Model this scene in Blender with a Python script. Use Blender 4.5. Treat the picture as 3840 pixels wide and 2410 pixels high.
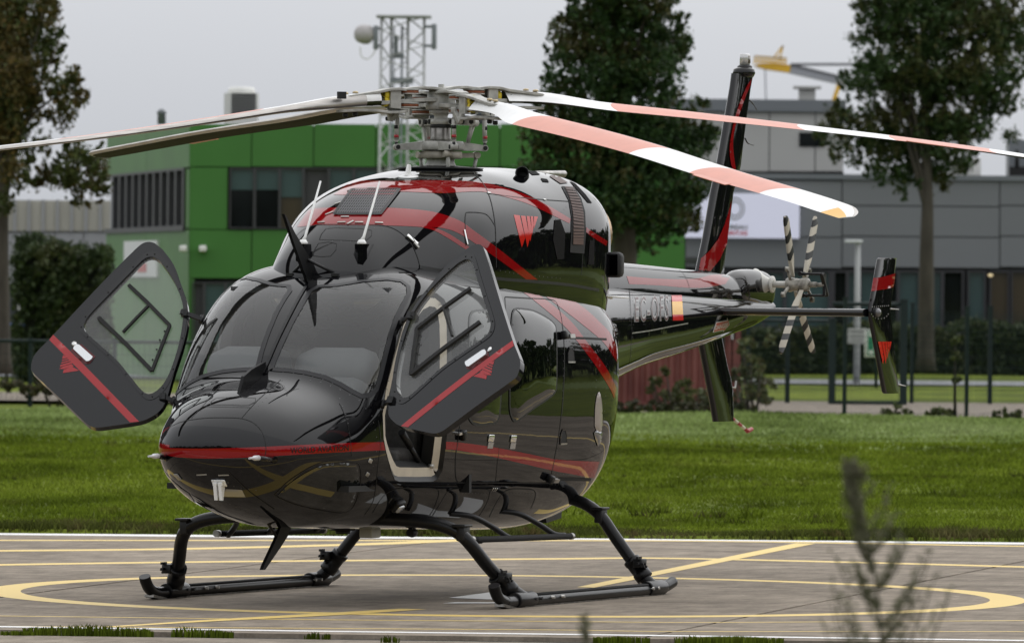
import bpy, bmesh, math, random
import numpy as np
from mathutils import Vector, Matrix, Euler
from mathutils.bvhtree import BVHTree
from mathutils.geometry import delaunay_2d_cdt
for o in list(bpy.data.objects): bpy.data.objects.remove(o)
random.seed(7); np.random.seed(7)
scene = bpy.context.scene
COL = scene.collection
R = math.radians

# ------------------------------------------------------------------ camera
PXW, PXH = 3840.0, 2410.0          # size of the photograph, used for measuring directions
FPX = 28756.0                      # focal length in photograph pixels (a 270 mm lens)
ROLL = R(0.53); CAMH = 2.213; HORIZON = 672*1.594
PITCH = math.atan((PXH/2-HORIZON)/FPX)
cam_d = bpy.data.cameras.new('camera'); cam = bpy.data.objects.new('camera', cam_d); COL.objects.link(cam)
cam_d.sensor_width = 36.0; cam_d.sensor_fit = 'HORIZONTAL'; cam_d.lens = 36.0*FPX/PXW
cam_d.clip_start = 0.5; cam_d.clip_end = 6000
cam.matrix_world = Matrix.Translation((0, 0, CAMH)) @ Euler((R(90)-PITCH, 0, 0)).to_matrix().to_4x4() @ Matrix.Rotation(ROLL, 4, 'Z')
cam_d.dof.use_dof = True; cam_d.dof.focus_distance = 52.6; cam_d.dof.aperture_fstop = 6.8; cam_d.dof.aperture_blades = 9
scene.camera = cam

# ------------------------------------------------------------------ sky, sun, exposure: an even overcast
world = bpy.data.worlds.new('World'); scene.world = world; world.use_nodes = True
wn, wl = world.node_tree.nodes, world.node_tree.links
wn.clear()
SUN_EL, SUN_AZ = R(48), R(40)     # the veiled sun: high, behind the helicopter and to the right
tc = wn.new('ShaderNodeTexCoord'); sep = wn.new('ShaderNodeSeparateXYZ'); wl.new(tc.outputs['Generated'], sep.inputs[0])
ramp = wn.new('ShaderNodeValToRGB'); ramp.color_ramp.interpolation = 'LINEAR'   # overcast sky: brighter towards the zenith, everywhere alike
ramp.color_ramp.elements[0].position = 0.0; ramp.color_ramp.elements[0].color = (0.475, 0.495, 0.535, 1)
ramp.color_ramp.elements[1].position = 1.0; ramp.color_ramp.elements[1].color = (0.86, 0.875, 0.90, 1)
wl.new(sep.outputs[2], ramp.inputs[0])
sky = wn.new('ShaderNodeTexSky'); sky.sky_type = 'NISHITA'; sky.sun_disc = False
sky.sun_elevation = SUN_EL; sky.sun_rotation = SUN_AZ; sky.dust_density = 6; sky.air_density = 1.5
hsv = wn.new('ShaderNodeHueSaturation'); hsv.inputs['Saturation'].default_value = 0.06; hsv.inputs['Value'].default_value = 0.095
wl.new(sky.outputs[0], hsv.inputs['Color'])
mx = wn.new('ShaderNodeMix'); mx.data_type = 'RGBA'; mx.blend_type = 'ADD'; mx.inputs[0].default_value = 1.0
# the cloud veil flattens the sun's glow: x -> 2x / (x + 1.6)
va = wn.new('ShaderNodeVectorMath'); va.operation = 'ADD'; va.inputs[1].default_value = (1.6, 1.6, 1.6); wl.new(hsv.outputs[0], va.inputs[0])
vm = wn.new('ShaderNodeVectorMath'); vm.operation = 'SCALE'; vm.inputs['Scale'].default_value = 1.9; wl.new(hsv.outputs[0], vm.inputs[0])
vd = wn.new('ShaderNodeVectorMath'); vd.operation = 'DIVIDE'; wl.new(vm.outputs[0], vd.inputs[0]); wl.new(va.outputs[0], vd.inputs[1])
wl.new(ramp.outputs[0], mx.inputs[6]); wl.new(vd.outputs[0], mx.inputs[7])
bg = wn.new('ShaderNodeBackground'); bg.inputs[1].default_value = 1.0
wo = wn.new('ShaderNodeOutputWorld'); wl.new(mx.outputs[2], bg.inputs[0]); wl.new(bg.outputs[0], wo.inputs[0])
sun_d = bpy.data.lights.new('sun', 'SUN'); sun_d.energy = 0.6; sun_d.angle = R(130); sun_d.color = (1.0, 0.96, 0.9)
sun = bpy.data.objects.new('sun', sun_d); COL.objects.link(sun)
sdir = Vector((math.sin(SUN_AZ)*math.cos(SUN_EL), math.cos(SUN_AZ)*math.cos(SUN_EL), math.sin(SUN_EL)))
sun.rotation_euler = sdir.to_track_quat('Z', 'Y').to_euler(); sun.location = sdir*200
scene.view_settings.view_transform = 'Standard'; scene.view_settings.look = 'None'
scene.view_settings.exposure = 0.0; scene.view_settings.gamma = 1.0
scene.render.film_transparent = False
scene.cycles.max_bounces = 8; scene.cycles.transparent_max_bounces = 16; scene.cycles.caustics_reflective = False; scene.cycles.caustics_refractive = False

# ------------------------------------------------------------------ measuring: directions in the photograph -> places
PSI = R(23); HX, HY = -0.457, 55.0
fw = np.array([-math.sin(PSI), -math.cos(PSI), 0]); pt = np.array([math.cos(PSI), -math.sin(PSI), 0])
HO = np.array([HX, HY, 0.0]); CC = np.array([0, 0, CAMH])
def ray(px, py):
    dx, dy = px-PXW/2, py-PXH/2; c, s = math.cos(ROLL), math.sin(ROLL)
    a, b = dx*c+dy*s, -dx*s+dy*c
    return np.array([a/FPX, math.cos(PITCH)-(b/FPX)*math.sin(PITCH), -math.sin(PITCH)-(b/FPX)*math.cos(PITCH)])
def loc(w): w = np.asarray(w)-HO; return np.array([w@fw, w@pt, w[2]])
def ldir(d): return np.array([d@fw, d@pt, d[2]])
CL = loc(CC)
def onx(px, py, x): d = ldir(ray(px, py)); return CL+(x-CL[0])/d[0]*d
def ony(px, py, y): d = ldir(ray(px, py)); return CL+(y-CL[1])/d[1]*d
def onplane(px, py, o, n): d = ldir(ray(px, py)); return CL+((o-CL)@n)/(d@n)*d
def ground(px, py, z=0.0): d = ray(px, py); return CC+(z-CAMH)/d[2]*d
def at(ux, uy, Y): d = ray(ux*1.594, uy*1.594); return CC+Y/d[1]*d     # a place at depth Y
def Q(s, ox, oy, pts): return [(ox+x/s, oy+y/s) for x, y in pts]

# ------------------------------------------------------------------ materials
MATS = {}
def nodes_of(m): return m.node_tree.nodes, m.node_tree.links
def mat(name, col, rough=0.5, metal=0.0, spec=0.5, coat=0.0, var=0.0, vscale=4.0, bump=0.0, bscale=30.0, stretch=(1,1,1), col2=None, emit=None, estr=0.0, detail=4.0, contrast=None, rvar=0.0):
    if name in MATS: return MATS[name]
    m = bpy.data.materials.new(name); m.use_nodes = True; N, L = nodes_of(m)
    b = N['Principled BSDF']; b.inputs['Base Color'].default_value = (*col, 1); b.inputs['Roughness'].default_value = rough
    b.inputs['Metallic'].default_value = metal; b.inputs['Specular IOR Level'].default_value = spec
    b.inputs['Coat Weight'].default_value = coat; b.inputs['Coat Roughness'].default_value = 0.03
    if emit: b.inputs['Emission Color'].default_value = (*emit, 1); b.inputs['Emission Strength'].default_value = estr
    if var or bump or col2 or rvar:
        tcn = N.new('ShaderNodeTexCoord'); mp = N.new('ShaderNodeMapping'); mp.inputs['Scale'].default_value = stretch; L.new(tcn.outputs['Object'], mp.inputs[0])
    if var or col2:
        nz = N.new('ShaderNodeTexNoise'); nz.inputs['Scale'].default_value = vscale; nz.inputs['Detail'].default_value = detail; L.new(mp.outputs[0], nz.inputs['Vector'])
        cr = N.new('ShaderNodeValToRGB'); lo, hi = contrast or (0.3, 0.7)
        cr.color_ramp.elements[0].position = lo; cr.color_ramp.elements[1].position = hi
        c1 = tuple(max(0, c*(1-var)) for c in col); c2 = col2 or tuple(min(1, c*(1+var)) for c in col)
        cr.color_ramp.elements[0].color = (*c1, 1); cr.color_ramp.elements[1].color = (*c2, 1)
        L.new(nz.outputs['Fac'], cr.inputs[0]); L.new(cr.outputs[0], b.inputs['Base Color'])
    if rvar:
        n3 = N.new('ShaderNodeTexNoise'); n3.inputs['Scale'].default_value = vscale*2; L.new(mp.outputs[0], n3.inputs['Vector'])
        mr = N.new('ShaderNodeMapRange'); mr.inputs['To Min'].default_value = rough; mr.inputs['To Max'].default_value = rough+rvar; L.new(n3.outputs['Fac'], mr.inputs[0]); L.new(mr.outputs[0], b.inputs['Roughness'])
    if bump:
        n2 = N.new('ShaderNodeTexNoise'); n2.inputs['Scale'].default_value = bscale; n2.inputs['Detail'].default_value = 3; L.new(mp.outputs[0], n2.inputs['Vector'])
        bp = N.new('ShaderNodeBump'); bp.inputs['Strength'].default_value = 1.0; bp.inputs['Distance'].default_value = bump; L.new(n2.outputs['Fac'], bp.inputs['Height']); L.new(bp.outputs[0], b.inputs['Normal'])
    MATS[name] = m; return m
def glass(name, tint, rough=0.0, ior=1.5, haze=0.0):
    m = bpy.data.materials.new(name); m.use_nodes = True; N, L = nodes_of(m); N.remove(N['Principled BSDF'])
    fr = N.new('ShaderNodeFresnel'); fr.inputs[0].default_value = ior
    tr = N.new('ShaderNodeBsdfTransparent'); tr.inputs[0].default_value = (*tint, 1)
    gl = N.new('ShaderNodeBsdfGlossy'); gl.inputs['Roughness'].default_value = rough; gl.inputs[0].default_value = (1, 1, 1, 1)
    ms = N.new('ShaderNodeMixShader'); L.new(fr.outputs[0], ms.inputs[0]); L.new(tr.outputs[0], ms.inputs[1]); L.new(gl.outputs[0], ms.inputs[2])
    out = ms
    if haze:           # white diffuse paints in the pale sky reflection, plus fine scratches
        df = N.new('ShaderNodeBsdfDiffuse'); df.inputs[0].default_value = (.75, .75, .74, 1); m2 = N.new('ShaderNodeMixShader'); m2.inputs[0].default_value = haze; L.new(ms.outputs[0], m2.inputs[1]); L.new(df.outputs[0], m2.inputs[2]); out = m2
    L.new(out.outputs[0], N['Material Output'].inputs[0]); MATS[name] = m; return m
BLACK = mat('black_gloss_paint', (0.0045, 0.0045, 0.0055), 0.03, spec=0.46, bump=0.00035, bscale=5.0)
RED = mat('red_gloss_paint', (0.23, 0.004, 0.006), 0.04, spec=0.46, bump=0.00035, bscale=5.0)
SATIN = mat('black_satin_metal', (0.009, 0.009, 0.010), 0.40, spec=0.35, var=0.4, vscale=30)
MATTE = mat('matt_black', (0.006, 0.006, 0.006), 0.7)
SEAM = mat('panel_seam', (0.002, 0.002, 0.002), 0.6)
RIVET = mat('rivet_head', (0.10, 0.10, 0.105), 0.35, metal=0.6)
CHROME = mat('polished_metal', (0.75, 0.75, 0.74), 0.14, metal=1.0)
ALU = mat('bare_aluminium', (0.42, 0.41, 0.39), 0.34, metal=1.0, var=0.25, vscale=25, rvar=0.15)
HUBGREY = mat('hub_grey_paint', (0.37, 0.365, 0.34), 0.45, var=0.30, vscale=14, col2=None)
STEEL = mat('dark_steel', (0.20, 0.19, 0.175), 0.34, metal=1.0, var=0.5, vscale=18)
RUBBER = mat('orange_elastomer', (0.22, 0.065, 0.025), 0.6, var=0.3, vscale=40)
YELLOWP = mat('yellow_paint', (0.62, 0.48, 0.02), 0.45)
CREAM = mat('cream_paint', (0.55, 0.49, 0.40), 0.45, var=0.08, vscale=12)
WHITE = mat('white_plastic', (0.78, 0.78, 0.77), 0.35, var=0.04, vscale=20)
BRONZE = mat('heat_tinted_titanium', (0.46, 0.31, 0.17), 0.33, metal=1.0, var=0.35, vscale=9)
INTER = mat('interior_grey', (0.05, 0.05, 0.053), 0.7, var=0.2, vscale=20)
LEATHER = mat('dark_leather', (0.075, 0.070, 0.066), 0.5, var=0.3, vscale=30)
WSGLASS = glass('windshield_glass', (0.84, 0.87, 0.86), ior=1.58, haze=0.012)
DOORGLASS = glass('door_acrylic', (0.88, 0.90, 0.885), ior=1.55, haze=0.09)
TINTGLASS = glass('tinted_cabin_glass', (0.05, 0.055, 0.05), ior=1.55)

# ------------------------------------------------------------------ mesh helpers
def link(name, me, m=None, parent=None, kind=None, label=None, cat=None, group=None):
    if m is not None:
        for k in (m if isinstance(m, (list, tuple)) else [m]): me.materials.append(k)
    o = bpy.data.objects.new(name, me); COL.objects.link(o)
    if parent is not None: o.parent = parent
    return tag(o, label, cat, group, kind)
def tag(o, label=None, cat=None, group=None, kind=None):
    if label: o['label'] = label
    if cat: o['category'] = cat
    if group: o['group'] = group
    if kind: o['kind'] = kind
    return o
def empty(name, at_=(0, 0, 0), label=None, cat=None, group=None):
    o = bpy.data.objects.new(name, None); COL.objects.link(o); o.location = at_; o.empty_display_size = 0.3
    return tag(o, label, cat, group)
class MB:
    def __init__(s): s.v = []; s.f = []; s.sm = []; s.mi = []
    def add(s, v, f, smooth=False, mi=0):
        k = len(s.v); s.v += [tuple(map(float, p)) for p in v]; s.f += [tuple(i+k for i in q) for q in f]; s.sm += [smooth]*len(f); s.mi += [mi]*len(f); return s
    def box(s, c, size, M=None, mi=0, bev=0.0):
        x, y, z = (d/2 for d in size)
        if bev > 0:
            bm = bmesh.new(); bmesh.ops.create_cube(bm, size=1.0)
            for v in bm.verts: v.co = Vector((v.co.x*2*x, v.co.y*2*y, v.co.z*2*z))
            bmesh.ops.bevel(bm, geom=bm.edges[:], offset=bev, segments=2, profile=0.5, affect='EDGES')
            bm.verts.ensure_lookup_table(); v = [tuple(p.co) for p in bm.verts]; f = [tuple(p.index for p in q.verts) for q in bm.faces]; bm.free()
        else:
            v = [(a, b, d) for a in (-x, x) for b in (-y, y) for d in (-z, z)]
            f = [(0, 1, 3, 2), (4, 6, 7, 5), (0, 4, 5, 1), (2, 3, 7, 6), (0, 2, 6, 4), (1, 5, 7, 3)]
        if M is not None: v = [tuple(M @ Vector(p)) for p in v]
        return s.add([(p[0]+c[0], p[1]+c[1], p[2]+c[2]) for p in v], f, bev > 0, mi)
    def bar(s, a, b, w, h=None, up=(0, 0, 1), mi=0):      # a rectangular bar from a to b
        a, b = Vector(a), Vector(b); d = b-a; L = d.length
        if L < 1e-6: return s
        d /= L; u = Vector(up)
        if abs(d.dot(u)) > 0.97: u = Vector((1, 0, 0)) if abs(d.x) < 0.9 else Vector((0, 1, 0))
        r = d.cross(u).normalized(); u = r.cross(d); h = h or w
        M = Matrix((r, d, u)).transposed()
        return s.box((a+b)/2, (w, L, h), M, mi)
    def tube(s, P, r, seg=10, cap=True, mi=0, flat=1.0):
        P = [Vector(p) for p in P]; n = len(P); rr = r if isinstance(r, (list, tuple)) else [r]*n
        up = Vector((0, 0, 1)); v = []; prev = None
        for i, p in enumerate(P):
            t = (P[min(i+1, n-1)]-P[max(i-1, 0)]).normalized()
            if prev is None:
                a = t.cross(up); a = t.cross(Vector((1, 0, 0))) if a.length < 1e-3 else a
            else: a = prev-t*prev.dot(t)
            a.normalize(); b = t.cross(a); prev = a
            v += [tuple(p+(a*math.cos(q)+b*math.sin(q)*flat)*rr[i]) for q in [2*math.pi*k/seg for k in range(seg)]]
        f = [(i*seg+k, i*seg+(k+1) % seg, (i+1)*seg+(k+1) % seg, (i+1)*seg+k) for i in range(n-1) for k in range(seg)]
        s.add(v, f, True, mi)
        if cap:
            k0 = len(s.v)-len(v); s.f += [tuple(k0+k for k in range(seg))[::-1], tuple(k0+(n-1)*seg+k for k in range(seg))]; s.sm += [False]*2; s.mi += [mi]*2
        return s
    def lathe(s, prof, c=(0, 0, 0), axis=(0, 0, 1), seg=24, mi=0):
        ax = Vector(axis).normalized(); a = ax.cross(Vector((1, 0, 0)) if abs(ax.x) < 0.9 else Vector((0, 1, 0))).normalized(); b = ax.cross(a); c = Vector(c); v = []
        for r, h in prof: v += [tuple(c+ax*h+(a*math.cos(q)+b*math.sin(q))*r) for q in [2*math.pi*k/seg for k in range(seg)]]
        n = len(prof); f = [(i*seg+k, i*seg+(k+1) % seg, (i+1)*seg+(k+1) % seg, (i+1)*seg+k) for i in range(n-1) for k in range(seg)]
        s.add(v, f, True, mi)
        k0 = len(s.v)-len(v)
        if prof[0][0] > 1e-4: s.f.append(tuple(k0+k for k in range(seg))[::-1]); s.sm.append(False); s.mi.append(mi)
        if prof[-1][0] > 1e-4: s.f.append(tuple(k0+(n-1)*seg+k for k in range(seg))); s.sm.append(False); s.mi.append(mi)
        return s
    def prism(s, poly, vec, mi=0, smooth=False):      # polygon of 3D points pushed along vec
        n = len(poly); v = [tuple(p) for p in poly]+[tuple(np.asarray(p)+np.asarray(vec)) for p in poly]
        f = [tuple(range(n))[::-1], tuple(range(n, 2*n))]+[(i, (i+1) % n, n+(i+1) % n, n+i) for i in range(n)]
        return s.add(v, f, smooth, mi)
    def mesh(s, name='m'):
        me = bpy.data.meshes.new(name); me.from_pydata(s.v, [], s.f)
        me.polygons.foreach_set('use_smooth', s.sm); me.polygons.foreach_set('material_index', s.mi)
        return me
    def obj(s, name, m, parent=None, sharp=None, **kw):
        me = s.mesh(name); bm = bmesh.new(); bm.from_mesh(me); bmesh.ops.recalc_face_normals(bm, faces=bm.faces[:]); bm.to_mesh(me); bm.free()
        if sharp: me.set_sharp_from_angle(angle=R(sharp))
        return link(name, me, m, parent, **kw)
def spline(P, n=8, closed=False):
    P = [np.asarray(p, float) for p in P]; N = len(P); out = []
    for i in range(N if closed else N-1):
        p0, p1, p2, p3 = (P[(i-1) % N], P[i], P[(i+1) % N], P[(i+2) % N]) if closed else (P[max(i-1, 0)], P[i], P[i+1], P[min(i+2, N-1)])
        for k in range(n):
            t = k/n; out.append(0.5*((2*p1)+(-p0+p2)*t+(2*p0-5*p1+4*p2-p3)*t*t+(-p0+3*p1-3*p2+p3)*t**3))
    if not closed: out.append(P[-1])
    return out
def resample(P, step, closed=True):
    P = [np.asarray(p, float) for p in P]; out = []
    for i in range(len(P) if closed else len(P)-1):
        a, b = P[i], P[(i+1) % len(P)]; n = max(1, int(round(np.linalg.norm(b-a)/step)))
        out += [a+(b-a)*k/n for k in range(n)]
    if not closed: out.append(P[-1])
    return out
def tri2d(poly, step, holes=()):
    """Fill a 2D outline (with holes) evenly with small triangles."""
    loops = [resample(poly, step)]+[resample(h, step) for h in holes]
    v = []; e = []
    for lp in loops:
        k = len(v); v += [tuple(p) for p in lp]; e += [(k+i, k+(i+1) % len(lp)) for i in range(len(lp))]
    def inside(q, lp):
        r = False; j = len(lp)-1
        for i in range(len(lp)):
            a, b = lp[i], lp[j]
            if (a[1] > q[1]) != (b[1] > q[1]) and q[0] < (b[0]-a[0])*(q[1]-a[1])/(b[1]-a[1])+a[0]: r = not r
            j = i
        return r
    allb = np.array(v); lo, hi = allb.min(0), allb.max(0)
    for j, y in enumerate(np.arange(lo[1]+step*.5, hi[1], step*.87)):
        for x in np.arange(lo[0]+(step/2 if j % 2 else 0), hi[0], step):
            if inside((x, y), loops[0]) and not any(inside((x, y), h) for h in loops[1:]) and np.min(np.hypot(allb[:, 0]-x, allb[:, 1]-y)) > step*.55: v.append((x, y))
    ov, oe, of, _, _, _ = delaunay_2d_cdt([Vector(p) for p in v], e, [], 0, 1e-6)
    P = [np.array((p.x, p.y)) for p in ov]; T = []
    for t in of:
        c = sum(P[i] for i in t)/len(t)
        if inside(c, loops[0]) and not any(inside(c, h) for h in loops[1:]): T.append(tuple(t))
    return P, T
# ================================================================== THE SETTING: ground, helipad, lawn
def sheet(name, poly, z, m, kind=None, parent=None, **kw):
    mb = MB(); mb.add([(x, y, z) for x, y in poly], [tuple(range(len(poly)))]); return mb.obj(name, m, parent, kind=kind, **kw)
def grass_material(name, a, b, c, patch=0.35, brown=(0.10, 0.075, 0.03), bamt=0.35, attr=False):
    m = bpy.data.materials.new(name); m.use_nodes = True; N, L = nodes_of(m); p = N['Principled BSDF']; p.inputs['Roughness'].default_value = 0.9; p.inputs['Specular IOR Level'].default_value = 0.08
    geo = N.new('ShaderNodeNewGeometry'); mp = N.new('ShaderNodeMapping'); mp.inputs['Scale'].default_value = (1, 0.35, 1); L.new(geo.outputs['Position'], mp.inputs[0])
    n1 = N.new('ShaderNodeTexNoise'); n1.inputs['Scale'].default_value = patch; n1.inputs['Detail'].default_value = 6; n1.inputs['Roughness'].default_value = 0.65; L.new(mp.outputs[0], n1.inputs['Vector'])
    cr = N.new('ShaderNodeValToRGB'); e = cr.color_ramp.elements; e[0].position = 0.38; e[0].color = (*[v*.82 for v in a], 1); e[1].position = 0.64; e[1].color = (*c, 1); k = e.new(0.5); k.color = (*b, 1); L.new(n1.outputs['Fac'], cr.inputs[0])
    n2 = N.new('ShaderNodeTexNoise'); n2.inputs['Scale'].default_value = patch*5; n2.inputs['Detail'].default_value = 5; L.new(mp.outputs[0], n2.inputs['Vector'])
    c2 = N.new('ShaderNodeValToRGB'); c2.color_ramp.elements[0].position = 0.56; c2.color_ramp.elements[1].position = 0.70; c2.color_ramp.elements[0].color = (0, 0, 0, 1); c2.color_ramp.elements[1].color = (bamt, bamt, bamt, 1); L.new(n2.outputs['Fac'], c2.inputs[0])
    mxn = N.new('ShaderNodeMix'); mxn.data_type = 'RGBA'; L.new(c2.outputs[0], mxn.inputs[0]); L.new(cr.outputs[0], mxn.inputs[6]); mxn.inputs[7].default_value = (*brown, 1)
    out = mxn.outputs[2]
    if attr:
        at_ = N.new('ShaderNodeAttribute'); at_.attribute_name = 'tone'; m2 = N.new('ShaderNodeMix'); m2.data_type = 'RGBA'; m2.blend_type = 'MULTIPLY'; m2.inputs[0].default_value = 1.0; L.new(out, m2.inputs[6]); L.new(at_.outputs['Color'], m2.inputs[7]); out = m2.outputs[2]
        tr = N.new('ShaderNodeBsdfTranslucent'); L.new(out, tr.inputs[0]); ms = N.new('ShaderNodeMixShader'); ms.inputs[0].default_value = 0.25; L.new(p.outputs[0], ms.inputs[1]); L.new(tr.outputs[0], ms.inputs[2]); L.new(ms.outputs[0], N['Material Output'].inputs[0])
    L.new(out, p.inputs['Base Color']); return m
GRASS_DK = grass_material('grass_lush', (0.077, 0.106, 0.010), (0.109, 0.145, 0.013), (0.143, 0.180, 0.019))
GRASS_LT = grass_material('grass_dewy', (0.155, 0.210, 0.060), (0.185, 0.240, 0.080), (0.215, 0.270, 0.100), bamt=0.2)
BLADE_DK = grass_material('grass_blades_lush', (0.089, 0.126, 0.010), (0.134, 0.183, 0.016), (0.184, 0.237, 0.027), attr=True)
BLADE_LT = grass_material('grass_blades_dewy', (0.170, 0.230, 0.065), (0.215, 0.280, 0.092), (0.260, 0.320, 0.130), bamt=0.2, attr=True)
BLADE_BR = grass_material('grass_blades_edge', (0.05, 0.06, 0.012), (0.075, 0.09, 0.018), (0.11, 0.10, 0.04), patch=1.2, bamt=0.7, brown=(0.09, 0.06, 0.03), attr=True)
sheet('ground', [(-900, -700), (900, -700), (900, 1500), (-900, 1500)], -0.06, GRASS_DK, 'structure')
# lawn beyond the pad: raised a little, with a ragged soil lip along the concrete
def lawn_sheet(name, y0, y1, x0, x1, z, m, nx=160, ny=60):
    xs = np.linspace(x0, x1, nx); ys = y0+(y1-y0)*np.linspace(0, 1, ny)**1.5
    V = []; 
    for j, y in enumerate(ys):
        for x in xs:
            lip = -0.06 if j == 0 and y0 < 70 else 0.0
            V.append((x, y+(0.05*math.sin(x*3.1)+0.04*math.sin(x*7.7) if j == 0 else 0), z+lip+0.035*math.sin(x*.7+y*.35)*math.sin(y*.23)))
    F = [(j*nx+i, j*nx+i+1, (j+1)*nx+i+1, (j+1)*nx+i) for j in range(ny-1) for i in range(nx-1)]
    mb = MB(); mb.add(V, F, True); return mb.obj(name, m, kind='structure')
lawn_sheet('lawn', 67.35, 105.0, -40, 60, 0.03, GRASS_DK)
lawn_sheet('lawn', 105.0, 132.5, -60, 70, 0.03, GRASS_LT, 120, 30)
def blades(name, n, yr, hw, h, w, m, z=0.03, ypow=1.0, lab=None, x_of=None):
    y = yr[0]+(yr[1]-yr[0])*np.random.rand(n)**ypow; x = (np.random.rand(n)*2-1)*hw(y)
    cl = 0.5+0.5*np.sin(x*1.7+np.sin(y*.8)*2)*np.sin(y*.9+np.cos(x*1.1)); hh = h*(0.45+np.random.rand(n)*0.75)*(0.6+0.6*cl)
    a = np.random.rand(n)*math.tau; ww = w*(0.6+np.random.rand(n)*.8); le = hh*(0.2+0.6*np.random.rand(n)); b = np.random.rand(n)*math.tau
    cx, sx = np.cos(a)*ww/2, np.sin(a)*ww/2; lx, ly = np.cos(b)*le, np.sin(b)*le
    zz = z-0.01+0.035*np.sin(x*.7+y*.35)*np.sin(y*.23)
    V = np.empty((n, 5, 3)); V[:, 0] = np.stack([x-cx, y-sx, zz], 1); V[:, 1] = np.stack([x+cx, y+sx, zz], 1)
    V[:, 2] = np.stack([x-cx*.8+lx*.35, y-sx*.8+ly*.35, zz+hh*.6], 1); V[:, 3] = np.stack([x+cx*.8+lx*.35, y+sx*.8+ly*.35, zz+hh*.6], 1); V[:, 4] = np.stack([x+lx, y+ly, zz+hh], 1)
    base = (np.arange(n)*5)[:, None]; T = np.concatenate([base+np.array([[0, 1, 3]]), base+np.array([[0, 3, 2]]), base+np.array([[2, 3, 4]])], 1).reshape(-1, 3)
    return fast_mesh(name, V.reshape(-1, 3), T, m, np.repeat(np.clip(0.62+0.7*np.random.rand(n), 0, 1.3), 5), lab)
def fast_mesh(name, V, T, m, tone=None, lab=None, kind='stuff', parent=None, cat=None, tint=None):
    me = bpy.data.meshes.new(name); nv, nt = len(V), len(T)
    me.vertices.add(nv); me.vertices.foreach_set('co', np.ascontiguousarray(V, dtype=np.float32).ravel())
    me.loops.add(nt*3); me.loops.foreach_set('vertex_index', np.ascontiguousarray(T, dtype=np.int32).ravel())
    me.polygons.add(nt); me.polygons.foreach_set('loop_start', np.arange(nt, dtype=np.int32)*3)
    me.update(calc_edges=True)
    if tone is not None:
        at_ = me.attributes.new('tone', 'FLOAT_COLOR', 'POINT'); t = np.ones((nv, 4), dtype=np.float32)
        t[:, :3] = tint if tint is not None else np.asarray(tone)[:, None]; at_.data.foreach_set('color', t.ravel())
    me.validate(); return link(name, me, m, parent, kind=kind, label=lab, cat=cat)
hw = lambda y: y*0.0715+2.4
blades('grass', 150000, (67.9, 84), hw, 0.05, 0.016, BLADE_DK, lab='short lush green grass of the lawn just behind the helipad', ypow=1.15)
blades('grass', 135000, (84, 113), hw, 0.06, 0.026, BLADE_DK, lab='darker green grass in the middle of the lawn')
blades('grass', 72000, (108, 132), hw, 0.07, 0.034, BLADE_LT, lab='paler green grass on the far half of the lawn')
blades('grass', 34000, (67.38, 68.25), hw, 0.105, 0.014, BLADE_BR, lab='ragged brownish grass edge along the back of the helipad', z=0.0)

rgc = np.random.RandomState(4); cy_ = 69+(38*rgc.rand(520)**1.3); cx_ = (rgc.rand(520)*2-1)*(cy_*.0715+.4)      # taller tussocks and weeds scattered through the turf
def tussocks(name, m, lab, sel, h, w, per=26):
    X = np.repeat(cx_[sel], per)+np.random.normal(size=sel.sum()*per)*.09; Y = np.repeat(cy_[sel], per)+np.random.normal(size=sel.sum()*per)*.12; n = len(X); hh = h*(.4+.8*np.random.rand(n)); a = np.random.rand(n)*math.tau; lx, ly = np.cos(a)*hh*.7, np.sin(a)*hh*.7; ww = w*(.6+.8*np.random.rand(n)); b = np.random.rand(n)*math.tau
    V = np.stack([np.stack([X-np.cos(b)*ww, Y-np.sin(b)*ww, 0*X+.01], 1), np.stack([X+np.cos(b)*ww, Y+np.sin(b)*ww, 0*X+.01], 1), np.stack([X+lx, Y+ly, .02+hh], 1)], 1).reshape(-1, 3)
    fast_mesh(name, V, np.arange(n*3).reshape(-1, 3), m, np.repeat(.45+.5*np.random.rand(n), 3), lab)
tussocks('tussock_grass', BLADE_DK, 'darker taller tussocks scattered over the lawn', rgc.rand(520) < .6, .10, .012); tussocks('dry_grass', BLADE_BR, 'dry brownish tufts scattered over the lawn', rgc.rand(520) > .72, .07, .010)
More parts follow.
